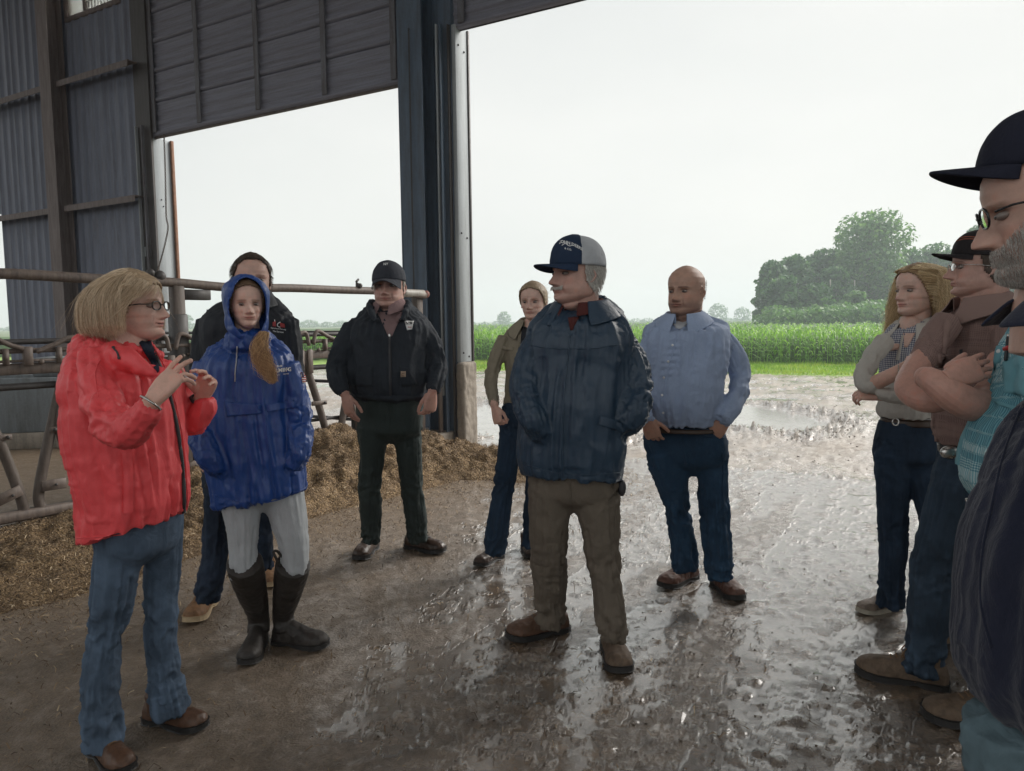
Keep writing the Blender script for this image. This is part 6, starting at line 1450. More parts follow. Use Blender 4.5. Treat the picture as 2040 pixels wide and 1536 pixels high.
# ---------------------------------------------------------------- E: khaki jacket woman
def p_khaki():
    t = person('blonde woman in a khaki jacket half hidden behind the man in the dark raincoat', G(1010, 1110))
    q = dict(fem=1, nose=.9, jaw=.95, brow=(.55, .45, .36), lip=(.85, .58, .56)); hd = hd_from_px(1062, 600, 4.42, 566, 641, -16, -3)
    kh = cloth('khaki_cotton', (.27, .235, .175), .85, .18, 600, .3)
    rows = [(1040, 1090, 640, 4.42, .8), (1018, 1104, 650, 4.42, .7), (1002, 1118, 668, 4.42), (1002, 1118, 700, 4.4), (1006, 1114, 745, 4.4), (1003, 1115, 790, 4.4), (1003, 1116, 815, 4.4)]
    T, C = full_torso(rows, -18, .62); s1, l1 = sl_([(1005, 672, 4.4, 13), (991, 708, 4.38, 15), (980, 748, 4.36, 14.5), (980, 780, 4.32, 13), (985, 808, 4.28, 10)], joints=((.5, .1, .009), (.9, .05, .008))); s2, l2 = sl_([(1112, 672, 4.44, 14), (1125, 715, 4.45, 14), (1132, 755, 4.42, 13), (1124, 800, 4.38, 10)])
    jk, bv, _ = garment('khaki_jacket', t, [T, s1, s2], [tl(C, joints=((.9, .08, .006),), drape=.006, kind='t'), l1, l2], kh, .0085, 2, 51)
    collar('collar', t, P(1060, 645, 4.43), .068, .064, -18, kh, .03, .07, 24, .05); flap_on('pocket_flap', jk, bv, [(1000, 690), (1024, 692), (1022, 698), (1001, 697)], kh, .004, 6, .004); cord_on('placket', jk, bv, [(1034, 668), (1030, 720), (1027, 812)], .005, kh, 30, .002)
    tp = cloth('dark_top', (.018, .02, .025), .8); flap_on('dark_top', jk, bv, [(1040, 652), (1066, 652), (1044, 700), (1036, 700)], tp, .004, 8, .002)
    jd = denim('dark_blue_denim', (.016, .032, .058), .5)
    L1 = [(992, 1046, 830, 4.4), (992, 1040, 883, 4.4), (984, 1029, 952, 4.4), (974, 1019, 1020, 4.4), (966, 1012, 1072, 4.4), (966, 1004, 1104, 4.4)]; L2 = [(1044, 1108, 830, 4.42), (1050, 1102, 883, 4.42), (1048, 1090, 952, 4.46), (1042, 1078, 1020, 4.5), (1038, 1070, 1088, 4.54)]
    trousers('jeans', t, [(1002, 1112, 800, 4.4), (996, 1110, 840, 4.4)], -15, .65, [L1, L2], jd, .0085, 52)
    shoe(t, G(987, 1116), -38, .25, M_LD, M_SOLEB, name='ankle_boot'); shoe(t, G(1050, 1098), 12, .25, M_LD, M_SOLEB, name='ankle_boot')
    h1 = hand(P(986, 812, 4.26), (.2, -.25, -1), (-.75, -.6, 0), 1, (50, 55, 58, 60), 2, .92, (30, 30), P(981, 780, 4.32)); h2 = hand(P(1123, 805, 4.36), (-.1, 0, -1), (.7, -.6, 0), -1, (40, 45, 45, 50), 2, .92, fore=P(1130, 770, 4.4))
    make_body(t, hd, q, SK3, P(1062, 650, 4.43), [h1, h2], core_of(P(1052, 830, 4.42), P(1060, 680, 4.42), [[P(1005, 960, 4.4), P(988, 1100, 4.4)], [P(1068, 960, 4.46), P(1054, 1090, 4.54)]], [[P(990, 710, 4.38), P(981, 780, 4.32)], [P(1126, 720, 4.44), P(1130, 770, 4.4)]]), nr=.046)
    mask = lambda x, y, z: sstep(0, .05, z - np.interp(y, [-.5, -.1, .06, .20, .30, .36], [.25, .3, .46, .64, .80, .90])); hair_shell(t, hd, q, mask, hair_shell_mat('pulled_back_blonde_base', (.30, .22, .14)), .03, 'hair')
    rt, nn = scalp_pts(q, 2200, mask, 8); X = grow(hd, rt, nn, np.where(rt[:, 1] > 0, .55, .3), 8, lambda p, tt: np.column_stack([-p[:, 0] * .3, np.full(len(p), -1.0), np.where(p[:, 2] > .6, -.1, -.2)]), [(np.array([0, -.05, .56]), np.array([.345, .45, .46]))], 4); strands('hair_strands', t, X, .0006, hair_mat('pulled_back_blonde', [(0, (.22, .14, .08)), (1, (.58, .46, .32))]))
p_khaki()

# ---------------------------------------------------------------- G: bald man
def p_bald():
    t = person('bald man in a light blue dress shirt and jeans with hands in his pockets', G(1400, 1185))
    q = dict(nose=1.0, jaw=1.08, fat=.6, smile=.5, brow=(.3, .25, .22), stubble=.6); hd = hd_from_px(1367, 580, 3.9, 529, 630, -40, 0)
    sh = cloth('blue_dress_shirt', (.33, .41, .58), .75, .14, 800, .2)
    rows = [(1325, 1402, 630, 3.9, .8), (1302, 1426, 640, 3.9, .75), (1283, 1452, 652, 3.9), (1278, 1456, 690, 3.88), (1278, 1446, 740, 3.84), (1282, 1440, 790, 3.80), (1290, 1432, 825, 3.80), (1296, 1427, 846, 3.82)]
    T, C = full_torso(rows, -20, .80, 2.2); s1, l1 = sl_([(1300, 676, 3.9, 19), (1281, 730, 3.88, 25), (1272, 775, 3.82, 21), (1280, 815, 3.72, 17), (1292, 838, 3.66, 13)]); s2, l2 = sl_([(1440, 674, 3.9, 21), (1463, 712, 3.9, 25), (1474, 752, 3.88, 23), (1464, 795, 3.78, 22), (1440, 838, 3.68, 19)], joints=((.52, .13, .013), (.9, .06, .010)))
    s, bv, _ = garment('dress_shirt', t, [T, s1, s2], [tl(C, joints=((.95, .07, .010), (.15, .08, .004)), drape=.017, crump=.006, kind='t', vert=3.0), l1, l2], sh, .0085, 3, 61, 1.0)
    collar('collar', t, P(1363, 634, 3.88), .086, .082, -24, sh, .032, .045, 18, .045)
    for x, y in ((1340, 688), (1331, 720), (1323, 752), (1319, 787), (1321, 822)): button(s, bv, x, y, .006, M_THREADW)
    cord_on('placket', s, bv, [(1352, 645), (1343, 690), (1328, 752), (1324, 800), (1328, 846)], .0022, sh, 40, .0005)
    flap_on('undershirt', s, bv, [(1336, 640), (1376, 640), (1356, 656), (1348, 656)], cloth('white_undershirt', (.55, .56, .58), .85), .004, 7, .002)
    V, F = torso_rings([(1292, 1431, 850, 3.83), (1292, 1433, 857, 3.83)], -15, .80)[0], None; obj('belt', *loft(V, 44), M_BELT, t)
    jd = denim('mid_blue_denim', (.018, .042, .078), .6)
    L1 = [(1280, 1376, 900, 3.9), (1296, 1374, 940, 3.9), (1314, 1373, 985, 3.92), (1326, 1378, 1035, 3.95), (1334, 1388, 1082, 3.98), (1338, 1392, 1134, 4.0)]; L2 = [(1372, 1452, 900, 3.86), (1386, 1451, 950, 3.86), (1390, 1453, 1000, 3.85), (1394, 1457, 1050, 3.84), (1400, 1461, 1110, 3.83), (1409, 1460, 1152, 3.83)]
    j, jb, _ = trousers('jeans', t, [(1286, 1440, 846, 3.84), (1278, 1450, 880, 3.86), (1290, 1449, 915, 3.88)], -20, .60, [L1, L2], jd, .0085, 62, 1.1)
    cord_on('fly_seam', j, jb, [(1360, 862), (1362, 890), (1368, 925)], .003, jd, 16, .001); cord_on('pocket_seam', j, jb, [(1335, 860), (1322, 872), (1300, 878)], .0022, jd, 14); cord_on('side_seam', j, jb, [(1438, 900), (1440, 960), (1442, 1040)], .0025, jd, 24)
    cord_on('pocket_seam', j, jb, [(1395, 858), (1402, 868), (1424, 872), (1450, 872)], .0022, jd, 20)
    shoe(t, G(1368, 1157), -52, .30, M_LR, M_SOLEB, lace_m=M_ZIP, wide=1.08, name='shoe'); shoe(t, G(1437, 1172), 9, .30, M_LR, M_SOLEB, lace_m=M_ZIP, wide=1.08, name='shoe')
    h2 = hand(P(1446, 834, 3.70), (-.50, .22, -.80), (.25, -.85, .45), -1, ((25, 20, 15), (25, 25, 20), (30, 30, 20), (30, 30, 20)), 3, 1.02, (62, 8), P(1462, 800, 3.76), .030); h1 = hand(P(1290, 838, 3.68), (.35, .25, -.85), (-.4, -.8, .3), 1, (20, 25, 30, 30), 3, 1.0, (35, 10), P(1280, 812, 3.72), .034)
    make_body(t, hd, q, skin_for('skin_tan', (.47, .29, .22)), P(1366, 632, 3.92), [h1, h2], core_of(P(1365, 880, 3.86), P(1366, 680, 3.9), [[P(1345, 1000, 3.92), P(1362, 1130, 3.98)], [P(1420, 1000, 3.85), P(1435, 1145, 3.83)]], [[P(1283, 730, 3.88), P(1280, 812, 3.72)], [P(1468, 730, 3.9), P(1462, 800, 3.76)]]), nr=.074)
    mask = lambda x, y, z: .6 * sstep(0, .08, z - np.interp(y, [-.5, -.1, .04, .10, .2], [.25, .3, .46, .66, 1.2])) * (1 - sstep(.62, .74, z)); rt, nn = scalp_pts(q, 900, lambda x, y, z: mask(x, y, z) + .001, 6); X = grow(hd, rt, nn, .02, 2, lambda p, tt: p * [1, 1, 0] + [0, 0, -.3], [], 4); strands('cropped_hair', t, X, .0004, hair_mat('cropped_dark_hair', [(0, (.05, .035, .028)), (1, (.14, .10, .08))]))
p_bald()
# ---------------------------------------------------------------- F: centre man, dark raincoat
def p_center():
    t = person('older man in a dark navy raincoat, khaki trousers and trucker cap looking left', G(1150, 1300))
    q = dict(nose=1.12, jaw=1.12, fat=.55, brow=(.6, .56, .52), stubble=.0); hd = hd_from_px(1150, 545, 3.14, 480, 602, -58, 0)
    coat = cloth('dark_navy_rain_shell', (.020, .045, .080), .50, .15, 500, .15, .45, wet=.15)  # navy cloth, pushed bluer to carry the flare veil in its colour
    rows = [(1100, 1212, 606, 3.16, .8), (1074, 1236, 622, 3.16, .75), (1055, 1254, 645, 3.16), (1046, 1262, 680, 3.15), (1044, 1256, 740, 3.14), (1038, 1252, 800, 3.12), (1032, 1248, 860, 3.12), (1030, 1245, 910, 3.12, .66, 6), (1036, 1243, 940, 3.12, .66, 10), (1040, 1241, 948, 3.12, .66, 12)]
    T, C = full_torso(rows, -14, .66, 2.4)
    s1, l1 = sl_([(1074, 670, 3.16, 22), (1052, 722, 3.12, 28), (1046, 785, 3.06, 29), (1062, 836, 3.00, 28), (1086, 868, 3.04, 24)], joints=((.55, .14, .011), (.9, .06, .008)), drape=.009, crump=.003); s2, l2 = sl_([(1230, 668, 3.16, 25), (1256, 716, 3.14, 31), (1268, 775, 3.10, 32), (1260, 825, 3.03, 32), (1228, 858, 3.06, 26)], joints=((.52, .16, .012), (.92, .06, .008)), drape=.010, crump=.003)
    jk, bv, _ = garment('raincoat', t, [T, s1, s2], [tl(C, joints=((.97, .05, .007), (.12, .1, .005)), drape=.014, crump=.003, kind='t', vert=3.4), l1, l2], coat, .0072, 3, 71, 1.0, soft=.012)
    collar('coat_collar', t, P(1158, 620, 3.17), .108, .10, -22, coat, .045, .055, 28, .03, th=.006, seed=3)
    rd = cloth('red_plaid_shirt', (.085, .022, .020), .85, .4); collar('shirt_collar', t, P(1156, 612, 3.16), .088, .084, -30, rd, .026, .010, 18, .02); flap_on('shirt', jk, bv, [(1132, 634), (1154, 632), (1140, 658), (1136, 658)], rd, .004, 8, .002)
    cord_on('storm_flap', jk, bv, [(1136, 670), (1128, 740), (1122, 820), (1120, 950)], .0035, coat, 50, .001); cord_on('chest_seam', jk, bv, [(1058, 688), (1100, 694), (1180, 694), (1236, 686)], .0022, coat, 40, .001); cord_on('hem_seam', jk, bv, [(1045, 925), (1110, 942), (1180, 945), (1236, 942)], .002, coat, 40, .001)
    flap_on('pocket_flap', jk, bv, [(1196, 828), (1240, 842), (1244, 862), (1192, 846)], coat, .005, 8, .005)
    tr_m = cloth('khaki_brown_chino', (.135, .112, .088), .85, .2, 600, .3)
    L1 = [(1054, 1140, 960, 3.14), (1052, 1138, 1010, 3.14), (1054, 1132, 1080, 3.16), (1060, 1130, 1150, 3.22), (1064, 1127, 1205, 3.27), (1066, 1126, 1242, 3.30)]; L2 = [(1140, 1234, 960, 3.12), (1148, 1236, 1020, 3.10), (1164, 1235, 1090, 3.08), (1176, 1240, 1160, 3.07), (1182, 1250, 1225, 3.06), (1192, 1247, 1276, 3.06)]
    j, jb, _ = trousers('trousers', t, [(1052, 1236, 900, 3.13), (1053, 1235, 950, 3.13), (1056, 1234, 985, 3.13)], -14, .60, [L1, L2], tr_m, .0078, 72, 1.15)
    cord_on('fly_seam', j, jb, [(1136, 962), (1137, 985), (1138, 1010)], .003, tr_m, 12, .001)
    cord_on('side_seam', j, jb, [(1222, 962), (1226, 1010), (1222, 1080)], .002, tr_m, 20)
    V, F = sphere(P(1239, 972, 3.06), [.018, .02, .036], 10, 8); obj('phone_pouch', V, F, M_ZIP, t)
    shoe(t, G(1100, 1261), -68, .315, M_LB, M_SOLEB, lace_m=M_LACE, wide=1.08); shoe(t, G(1219, 1300), 3, .315, M_LM, M_SOLEB, lace_m=M_LACE, wide=1.08)
    make_body(t, hd, q, SK2, P(1160, 622, 3.18), [], core_of(P(1145, 940, 3.14), P(1158, 660, 3.16), [[P(1095, 1090, 3.18), P(1098, 1235, 3.3)], [P(1205, 1100, 3.1), P(1220, 1265, 3.08)]], [[P(1048, 740, 3.1), P(1070, 850, 2.99)], [P(1264, 750, 3.12), P(1250, 845, 3.02)]]), nr=.070)
    nv_ = cloth('navy_cap_front', (.018, .035, .075), .85); gm = cloth('grey_mesh_back', (.46, .48, .51), .8, .15, 350, .6); cp, cb = cap(t, hd, nv_, nv_, gm, z0=.615, tilt=-.02, brim_len=.35, curve=.055, size=1.06, high=.05, brim_drop=.02)
    text_on('lettering', cp, cb, 'JOHN DEERE', 1138, 487, 46, M_THREADW, -.35, .08, off=.004, bold=.025); text_on('lettering', cp, cb, '& CO.', 1132, 497, 14, M_THREADW, -.25, off=.004, bold=.02); cord_on('emblem_stitching', cp, cb, [(1120, 490), (1127, 486), (1134, 491), (1141, 489)], .0018, M_THREADW, 8, .004)
    wm = hair_mat('white_hair', [(0, (.34, .32, .29)), (1, (.72, .70, .66))]); mask = lambda x, y, z: sstep(0, .05, z - np.interp(y, [-.5, -.1, .04, .09, .14], [.18, .20, .36, .60, 1.2])) * (1 - sstep(.66, .74, z)); hair_shell(t, hd, q, lambda x, y, z: mask(x, y, z), hair_shell_mat('white_hair_base', (.42, .40, .37)), .014, 'hair')
    rt, nn = scalp_pts(q, 1800, lambda x, y, z: mask(x, y, z) + 1e-6, 6); X = grow(hd, rt, nn, .11, 5, lambda p, tt: np.column_stack([p[:, 0] * .4, np.full(len(p), -.35), np.full(len(p), -1.0)]), [], 4, r_out=.02); strands('hair_strands', t, X, .0006, wm)
    mm = lambda x, y, z: np.exp(-((z - .268) / .016) ** 2) * (np.abs(x) < .13) * (y > .25) + 1e-6; rt, nn = scalp_pts(q, 700, mm, 9); X = grow(hd, rt, nn, .038, 4, lambda p, tt: np.column_stack([np.sign(p[:, 0]) * .6, np.full(len(p), .35), np.full(len(p), -.8)]), [], 5); strands('moustache', t, X, .0006, wm)
p_center()

# ---------------------------------------------------------------- H: blonde woman, arms crossed
def p_blonde():
    t = person('young woman with long wavy blonde hair, arms crossed over a patterned blouse', G(1800, 1225))
    q = dict(fem=1, nose=.95, jaw=.98, brow=(.42, .33, .26), lip=(.85, .52, .52)); hd = hd_from_px(1829, 578, 3.55, 527, 630, -72, 0)
    wh = cloth('cream_blouse', (.52, .49, .45), .85, .12, 700, .25)
    b = NB('patterned_yoke'); fb = b.attr('fab'); sp = b.n('SeparateXYZ', i_0=b.map(b.coord(), rot=(0, 0, .75))); vx = b.math('MULTIPLY', b.math('SINE', b.math('MULTIPLY', sp.outputs[0], 330.0)), b.math('SINE', b.math('MULTIPLY', sp.outputs[2], 330.0))); b.p(Base_Color=b.ramp(b.math('ABSOLUTE', vx), [(.30, (.075, .09, .16)), (.42, (.50, .49, .50))]), Roughness=.85); pat = b.m
    rows = [(1775, 1850, 640, 3.56, .8), (1760, 1870, 655, 3.56, .7), (1750, 1876, 680, 3.56), (1748, 1868, 720, 3.54), (1750, 1858, 765, 3.52), (1748, 1862, 800, 3.5), (1744, 1866, 818, 3.5), (1750, 1862, 832, 3.5)]
    T, C = full_torso(rows, -62, .74, 2.3)
    s1, l1 = sl_([(1762, 680, 3.50, 21), (1738, 712, 3.40, 21), (1722, 748, 3.30, 21), (1730, 768, 3.26, 21), (1748, 762, 3.24, 18)], joints=((.6, .1, .011), (.95, .04, .007)), drape=.005); s2, l2 = sl_([(1868, 690, 3.46, 22), (1880, 740, 3.34, 22), (1868, 790, 3.24, 20), (1820, 792, 3.20, 19), (1768, 787, 3.22, 16), (1748, 786, 3.24, 13)], joints=((.5, .1, .010), (.9, .05, .006)), drape=.005)
    s, bv, (V, F) = garment('blouse', t, [T, s1, s2], [tl(C, joints=((.95, .08, .010),), drape=.008, crump=.004, kind='t'), l1, l2], [wh, pat], .0075, 2, 81)
    # the printed yoke: front of the chest above the arms
    fc = V[F].mean(1); top = P(1800, 760, 3.4)[2]; fw = np.array([math.sin(R_(-55)), -math.cos(R_(-55)), 0]); sd = np.array([fw[1], -fw[0], 0]); cc = P(1812, 700, 3.55); lat = np.abs((fc - cc) @ sd); fbz = np.empty(len(V) * 3, dtype=np.float32); s.data.attributes['fab'].data.foreach_get('vector', fbz); isT = fbz.reshape(-1, 3)[F].mean(1)[:, 2] < .3; s.data.polygons.foreach_set('material_index', (isT & (fc[:, 2] > top) & (lat < .125) & (((fc - cc) @ fw) > -.0)).astype(np.int32))
    collar('collar', t, P(1822, 650, 3.55), .068, .062, -62, wh, .02, .05, 36, .06); strip_on('placket', s, bv, [(1800, 668), (1795, 690), (1788, 718)], .016, wh, 16, .003); no_ = flap_on('neck_opening', s, bv, [(1800, 664), (1824, 664), (1808, 692), (1802, 692)], SK3, .003, 6, .001); no_ and setattr_vec(no_, 'tint', np.ones((len(no_.data.vertices), 4)), 'FLOAT_COLOR')
    skb = SK3
    V_, F_ = torso_rings([(1752, 1866, 834, 3.5), (1750, 1868, 846, 3.5)], -40, .76)[0], None; bl = obj('belt', *loft(V_, 44), M_BELT, t); a = np.linspace(0, 2 * math.pi, 17); bc = P(1784, 841, 3.28); obj('buckle', *tube([bc + np.array([-.6, .35, 0]) * .0 + CR * math.cos(k) * .014 + CU * math.sin(k) * .015 for k in a], .0035, 6, cap=False), M_STEEL, bl)
    jd = denim('deep_blue_denim', (.017, .030, .052), .5)
    L1 = [(1738, 1818, 900, 3.5), (1742, 1816, 960, 3.52), (1745, 1812, 1030, 3.55), (1748, 1810, 1090, 3.57), (1748, 1804, 1150, 3.58), (1744, 1803, 1205, 3.6)]; L2 = [(1800, 1872, 900, 3.48), (1815, 1880, 980, 3.46), (1840, 1896, 1080, 3.42), (1862, 1908, 1170, 3.40), (1868, 1910, 1238, 3.40)]
    trousers('jeans', t, [(1749, 1868, 838, 3.5), (1738, 1872, 880, 3.5), (1738, 1870, 910, 3.5)], -35, .76, [L1, L2], jd, .008, 82)
    cs = leather('quilted_taupe_shoe', (.20, .155, .125), .6); shoe(t, G(1770, 1216), -76, .245, cs, M_SOLEW, 'sneaker', shaft=.10, name='shoe'); shoe(t, G(1896, 1262), -40, .245, cs, M_SOLEW, 'sneaker', shaft=.10, name='shoe')
    e1 = [tube(catmull([P(1742, 764, 3.25), P(1775, 748, 3.16), P(1812, 728, 3.14)], 5), np.linspace(.034, .027, 11), 16)] + hand(P(1812, 728, 3.14), P(1850, 722, 3.18) - P(1812, 728, 3.14), (-.2, -.8, .5), 1, (15, 20, 20, 25), 3, .92)
    e2 = hand(P(1750, 789, 3.26), (-.95, .15, .1), (-.1, -.55, .8), -1, (42, 46, 48, 50), 2, .82, (18, 20), P(1775, 788, 3.22), .028)
    make_body(t, hd, q, SK3, P(1826, 650, 3.57), [e1, e2], core_of(P(1808, 880, 3.5), P(1815, 690, 3.56), [[P(1782, 1040, 3.55), P(1772, 1200, 3.6)], [P(1862, 1080, 3.42), P(1892, 1235, 3.4)]], [[P(1735, 730, 3.36), P(1742, 764, 3.25)], [P(1872, 740, 3.36), P(1820, 790, 3.22)]]), nr=.049)
    for k in range(9): V2, F2 = sphere(P(1790, 727 + k * 3.4, 3.12 - .004 * abs(4 - k)), .0034, 6, 5); (obj('bead', V2, F2, bpy.data.materials['cream_blouse'], t))
    hm = hair_mat('wavy_blonde_hair', [(0, (.28, .17, .08)), (.4, (.66, .48, .26)), (1, (.98, .84, .56))])
    mask = lambda x, y, z: sstep(0, .05, z - np.interp(y, [-.5, -.1, .04, .16, .30, .37], [.12, .16, .34, .56, .78, .92])); hair_shell(t, hd, q, mask, hair_shell_mat('wavy_blonde_base', (.26, .165, .085)), .02, 'hair')
    rt, nn = scalp_pts(q, 7500, mask, 14, .025); coll = [(np.array([0, -.08, .54]), np.array([.345, .42, .48])), (np.array([0, -.08, .22]), np.array([.26, .28, .30])), (np.array([0, -.12, -.45]), np.array([.62, .36, .40]))]
    part = np.array([-.03, .20, .99])
    def drv(p, tt):
        aw = p - part; aw[:, 2] = 0; aw[:, 1] *= np.where(aw[:, 1] > 0, .05, .8); aw[:, 0] += np.sign(aw[:, 0]) * .2; l = np.linalg.norm(aw, axis=1)[:, None] + 1e-6; d = aw / l * max(0, 1 - 2.2 * tt); d[:, 2] = -.12 - 1.6 * tt; low = p[:, 2] < .55; d[low, 0] += np.sign(p[low, 0]) * .10; fz = (p[:, 1] > .02) & (p[:, 2] < .90) & (p[:, 2] > -.1); d[fz, 0] += np.sign(p[fz, 0]) * .9 * (np.abs(p[fz, 0]) < .33); d[fz, 1] -= 1.6; return d
    X = grow(hd, rt, nn, np.interp(rt[:, 2], [.1, .6, 1], [.95, 1.35, 1.85]), 26, drv, coll, 15, .045, 17, clump=90); strands('hair_strands', t, X, .00045, hm, .3)
p_blonde()

# ---------------------------------------------------------------- I: brown checked shirt, arms folded
def p_plaid():
    t = person('man in a brown short sleeved shirt and dark cap with folded arms', G(1850, 1375))
    q = dict(nose=1.1, jaw=1.12, fat=.7, brow=(.4, .34, .3), gaze=0); hd = hd_from_px(1958, 530, 2.92, 470, 594, -108, 0)
    b = NB('brown_fine_check'); fb = b.attr('fab'); sp = b.n('SeparateXYZ', i_0=fb); lx = b.math('SINE', b.math('MULTIPLY', sp.outputs[0], 950.0)); lz = b.math('SINE', b.math('MULTIPLY', sp.outputs[1], 950.0)); s_ = b.math('ADD', lx, lz)
    b.p(Base_Color=b.mix(b.ramp(s_, [(.0, 0.0), (1.0, 1.0)]), (.25, .165, .145), (.17, .105, .095)), Roughness=.85, Normal=b.bump(b.noise(90, 3), .3, .003)); pm = b.m
    rows = [(1905, 2005, 596, 2.94, .8), (1882, 2030, 612, 2.94, .75), (1868, 2040, 640, 2.92), (1862, 2036, 690, 2.90), (1858, 2024, 750, 2.88), (1850, 2010, 805, 2.86), (1850, 2000, 850, 2.86), (1862, 1992, 884, 2.86)]
    T, C = full_torso(rows, -80, .82, 2.3)
    s1, l1 = sl_([(1886, 644, 2.86, 33), (1862, 678, 2.80, 34), (1842, 712, 2.74, 31), (1832, 728, 2.72, 30)], joints=((.8, .08, .009),), drape=.006); s2, l2 = sl_([(2010, 660, 2.74, 36), (2008, 710, 2.66, 38), (1990, 750, 2.60, 36)], joints=((.6, .1, .010),), drape=.006)
    s, bv, _ = garment('checked_shirt', t, [T, s1, s2], [tl(C, joints=((.92, .09, .010), (.3, .1, .008)), drape=.010, crump=.005, kind='t'), l1, l2], pm, .0072, 2, 91)
    collar('collar', t, P(1952, 606, 2.93), .094, .090, -92, pm, .035, .06, 24, .05)
    flap_on('pocket', s, bv, [(1868, 706), (1896, 712), (1894, 740), (1868, 738)], pm, .004, 7, .003); strip_on('placket', s, bv, [(1888, 640), (1882, 690), (1874, 740)], .026, pm, 18, .003); strip_on('placket', s, bv, [(1862, 818), (1860, 850), (1872, 884)], .026, pm, 12, .003)
    cord_on('pen', s, bv, [(1917, 698), (1919, 730)], .006, M_ZIP, 8, .008)
    V_, _x = torso_rings([(1864, 1994, 886, 2.86), (1866, 1992, 902, 2.86)], -58, .82)[0], None; bl = obj('belt', *loft(V_, 44), M_BELTB, t); V, F = sphere(P(1892, 901, 2.60), [.034, .02, .024], 16, 10); obj('buckle', V, F, M_STEEL, bl)
    jd = denim('worn_dark_denim', (.024, .038, .058), .7)
    L1 = [(1862, 1962, 920, 2.84), (1845, 1950, 980, 2.84), (1828, 1936, 1050, 2.86), (1812, 1922, 1110, 2.88), (1806, 1908, 1180, 2.90), (1804, 1895, 1250, 2.90), (1796, 1880, 1310, 2.90), (1792, 1874, 1338, 2.90)]; L2 = [(1900, 1992, 920, 2.94), (1905, 1985, 1000, 3.0), (1900, 1970, 1100, 3.06), (1895, 1960, 1200, 3.12), (1895, 1955, 1260, 3.15)]
    trousers('jeans', t, [(1864, 1994, 890, 2.87), (1858, 1990, 930, 2.87), (1862, 1982, 960, 2.87)], -55, .82, [L1, L2], jd, .0078, 92, 1.1)
    shoe(t, G(1838, 1366), -118, .335, M_LM, M_SOLEB, lace_m=M_LACE, wide=1.05); shoe(t, G(1925, 1290), -100, .33, M_LM, M_SOLEB, lace_m=M_LACE)
    armA = [tube(catmull([P(1840, 712, 2.74), P(1818, 748, 2.68), P(1812, 776, 2.62), P(1845, 796, 2.54), P(1892, 790, 2.50), P(1914, 768, 2.46)], 6), np.interp(np.linspace(0, 1, 31), [0, .3, .45, .7, 1], [.044, .048, .047, .044, .031]), 18)]
    hA = hand(P(1893, 752, 2.38), P(1950, 732, 2.40) - P(1893, 752, 2.38), (-.35, -.9, .25), 1, ((6, 14, 10), (8, 16, 12), (8, 18, 12), (10, 18, 12)), 4, 1.08, (20, 5), P(1872, 775, 2.46), .036)
    armB = [tube(catmull([P(2000, 720, 2.62), P(1985, 775, 2.52), P(1948, 806, 2.42), P(1905, 792, 2.38), P(1866, 764, 2.40), P(1843, 748, 2.44)], 6), np.interp(np.linspace(0, 1, 31), [0, .25, .42, .7, 1], [.054, .058, .056, .050, .034]), 18), sphere(P(1842, 752, 2.45), [.034, .030, .036], 14, 10)]
    make_body(t, hd, q, SK2, P(1956, 612, 2.94), [armA + hA, armB], core_of(P(1920, 920, 2.88), P(1950, 660, 2.9), [[P(1865, 1110, 2.88), P(1836, 1330, 2.9)], [P(1935, 1100, 3.06), P(1925, 1250, 3.15)]], [[P(1860, 690, 2.8), P(1838, 716, 2.74)], [P(2008, 690, 2.7), P(1995, 730, 2.62)]]), nr=.072)
    dk = cloth('dark_brown_cap', (.022, .018, .020), .85); cp, cb = cap(t, hd, dk, cloth('rust_cap_panel', (.022, .018, .020), .85), z0=.64, tilt=-.10, brim_len=.30, curve=.05, high=.0, size=1.0, brim_drop=.0)
    cord_on('brim_stitching', cp, cb, [(1905, 478), (1925, 473), (1950, 474)], .002, simple('rust_thread', (.30, .09, .05), .8), 12, .004); cord_on('brim_stitching', cp, cb, [(1903, 482), (1925, 477), (1950, 478)], .002, bpy.data.materials['rust_thread'], 12, .004)
    mask = lambda x, y, z: sstep(0, .05, z - np.interp(y, [-.5, -.1, .04, .10, .16], [.18, .22, .40, .62, 1.2])) * (1 - sstep(.66, .74, z)); hair_shell(t, hd, q, mask, hair_shell_mat('brown_hair_base', (.06, .04, .03)), .012, 'hair'); glasses(t, hd, M_STEEL, .095, .055, .44, .49, .006)
p_plaid()

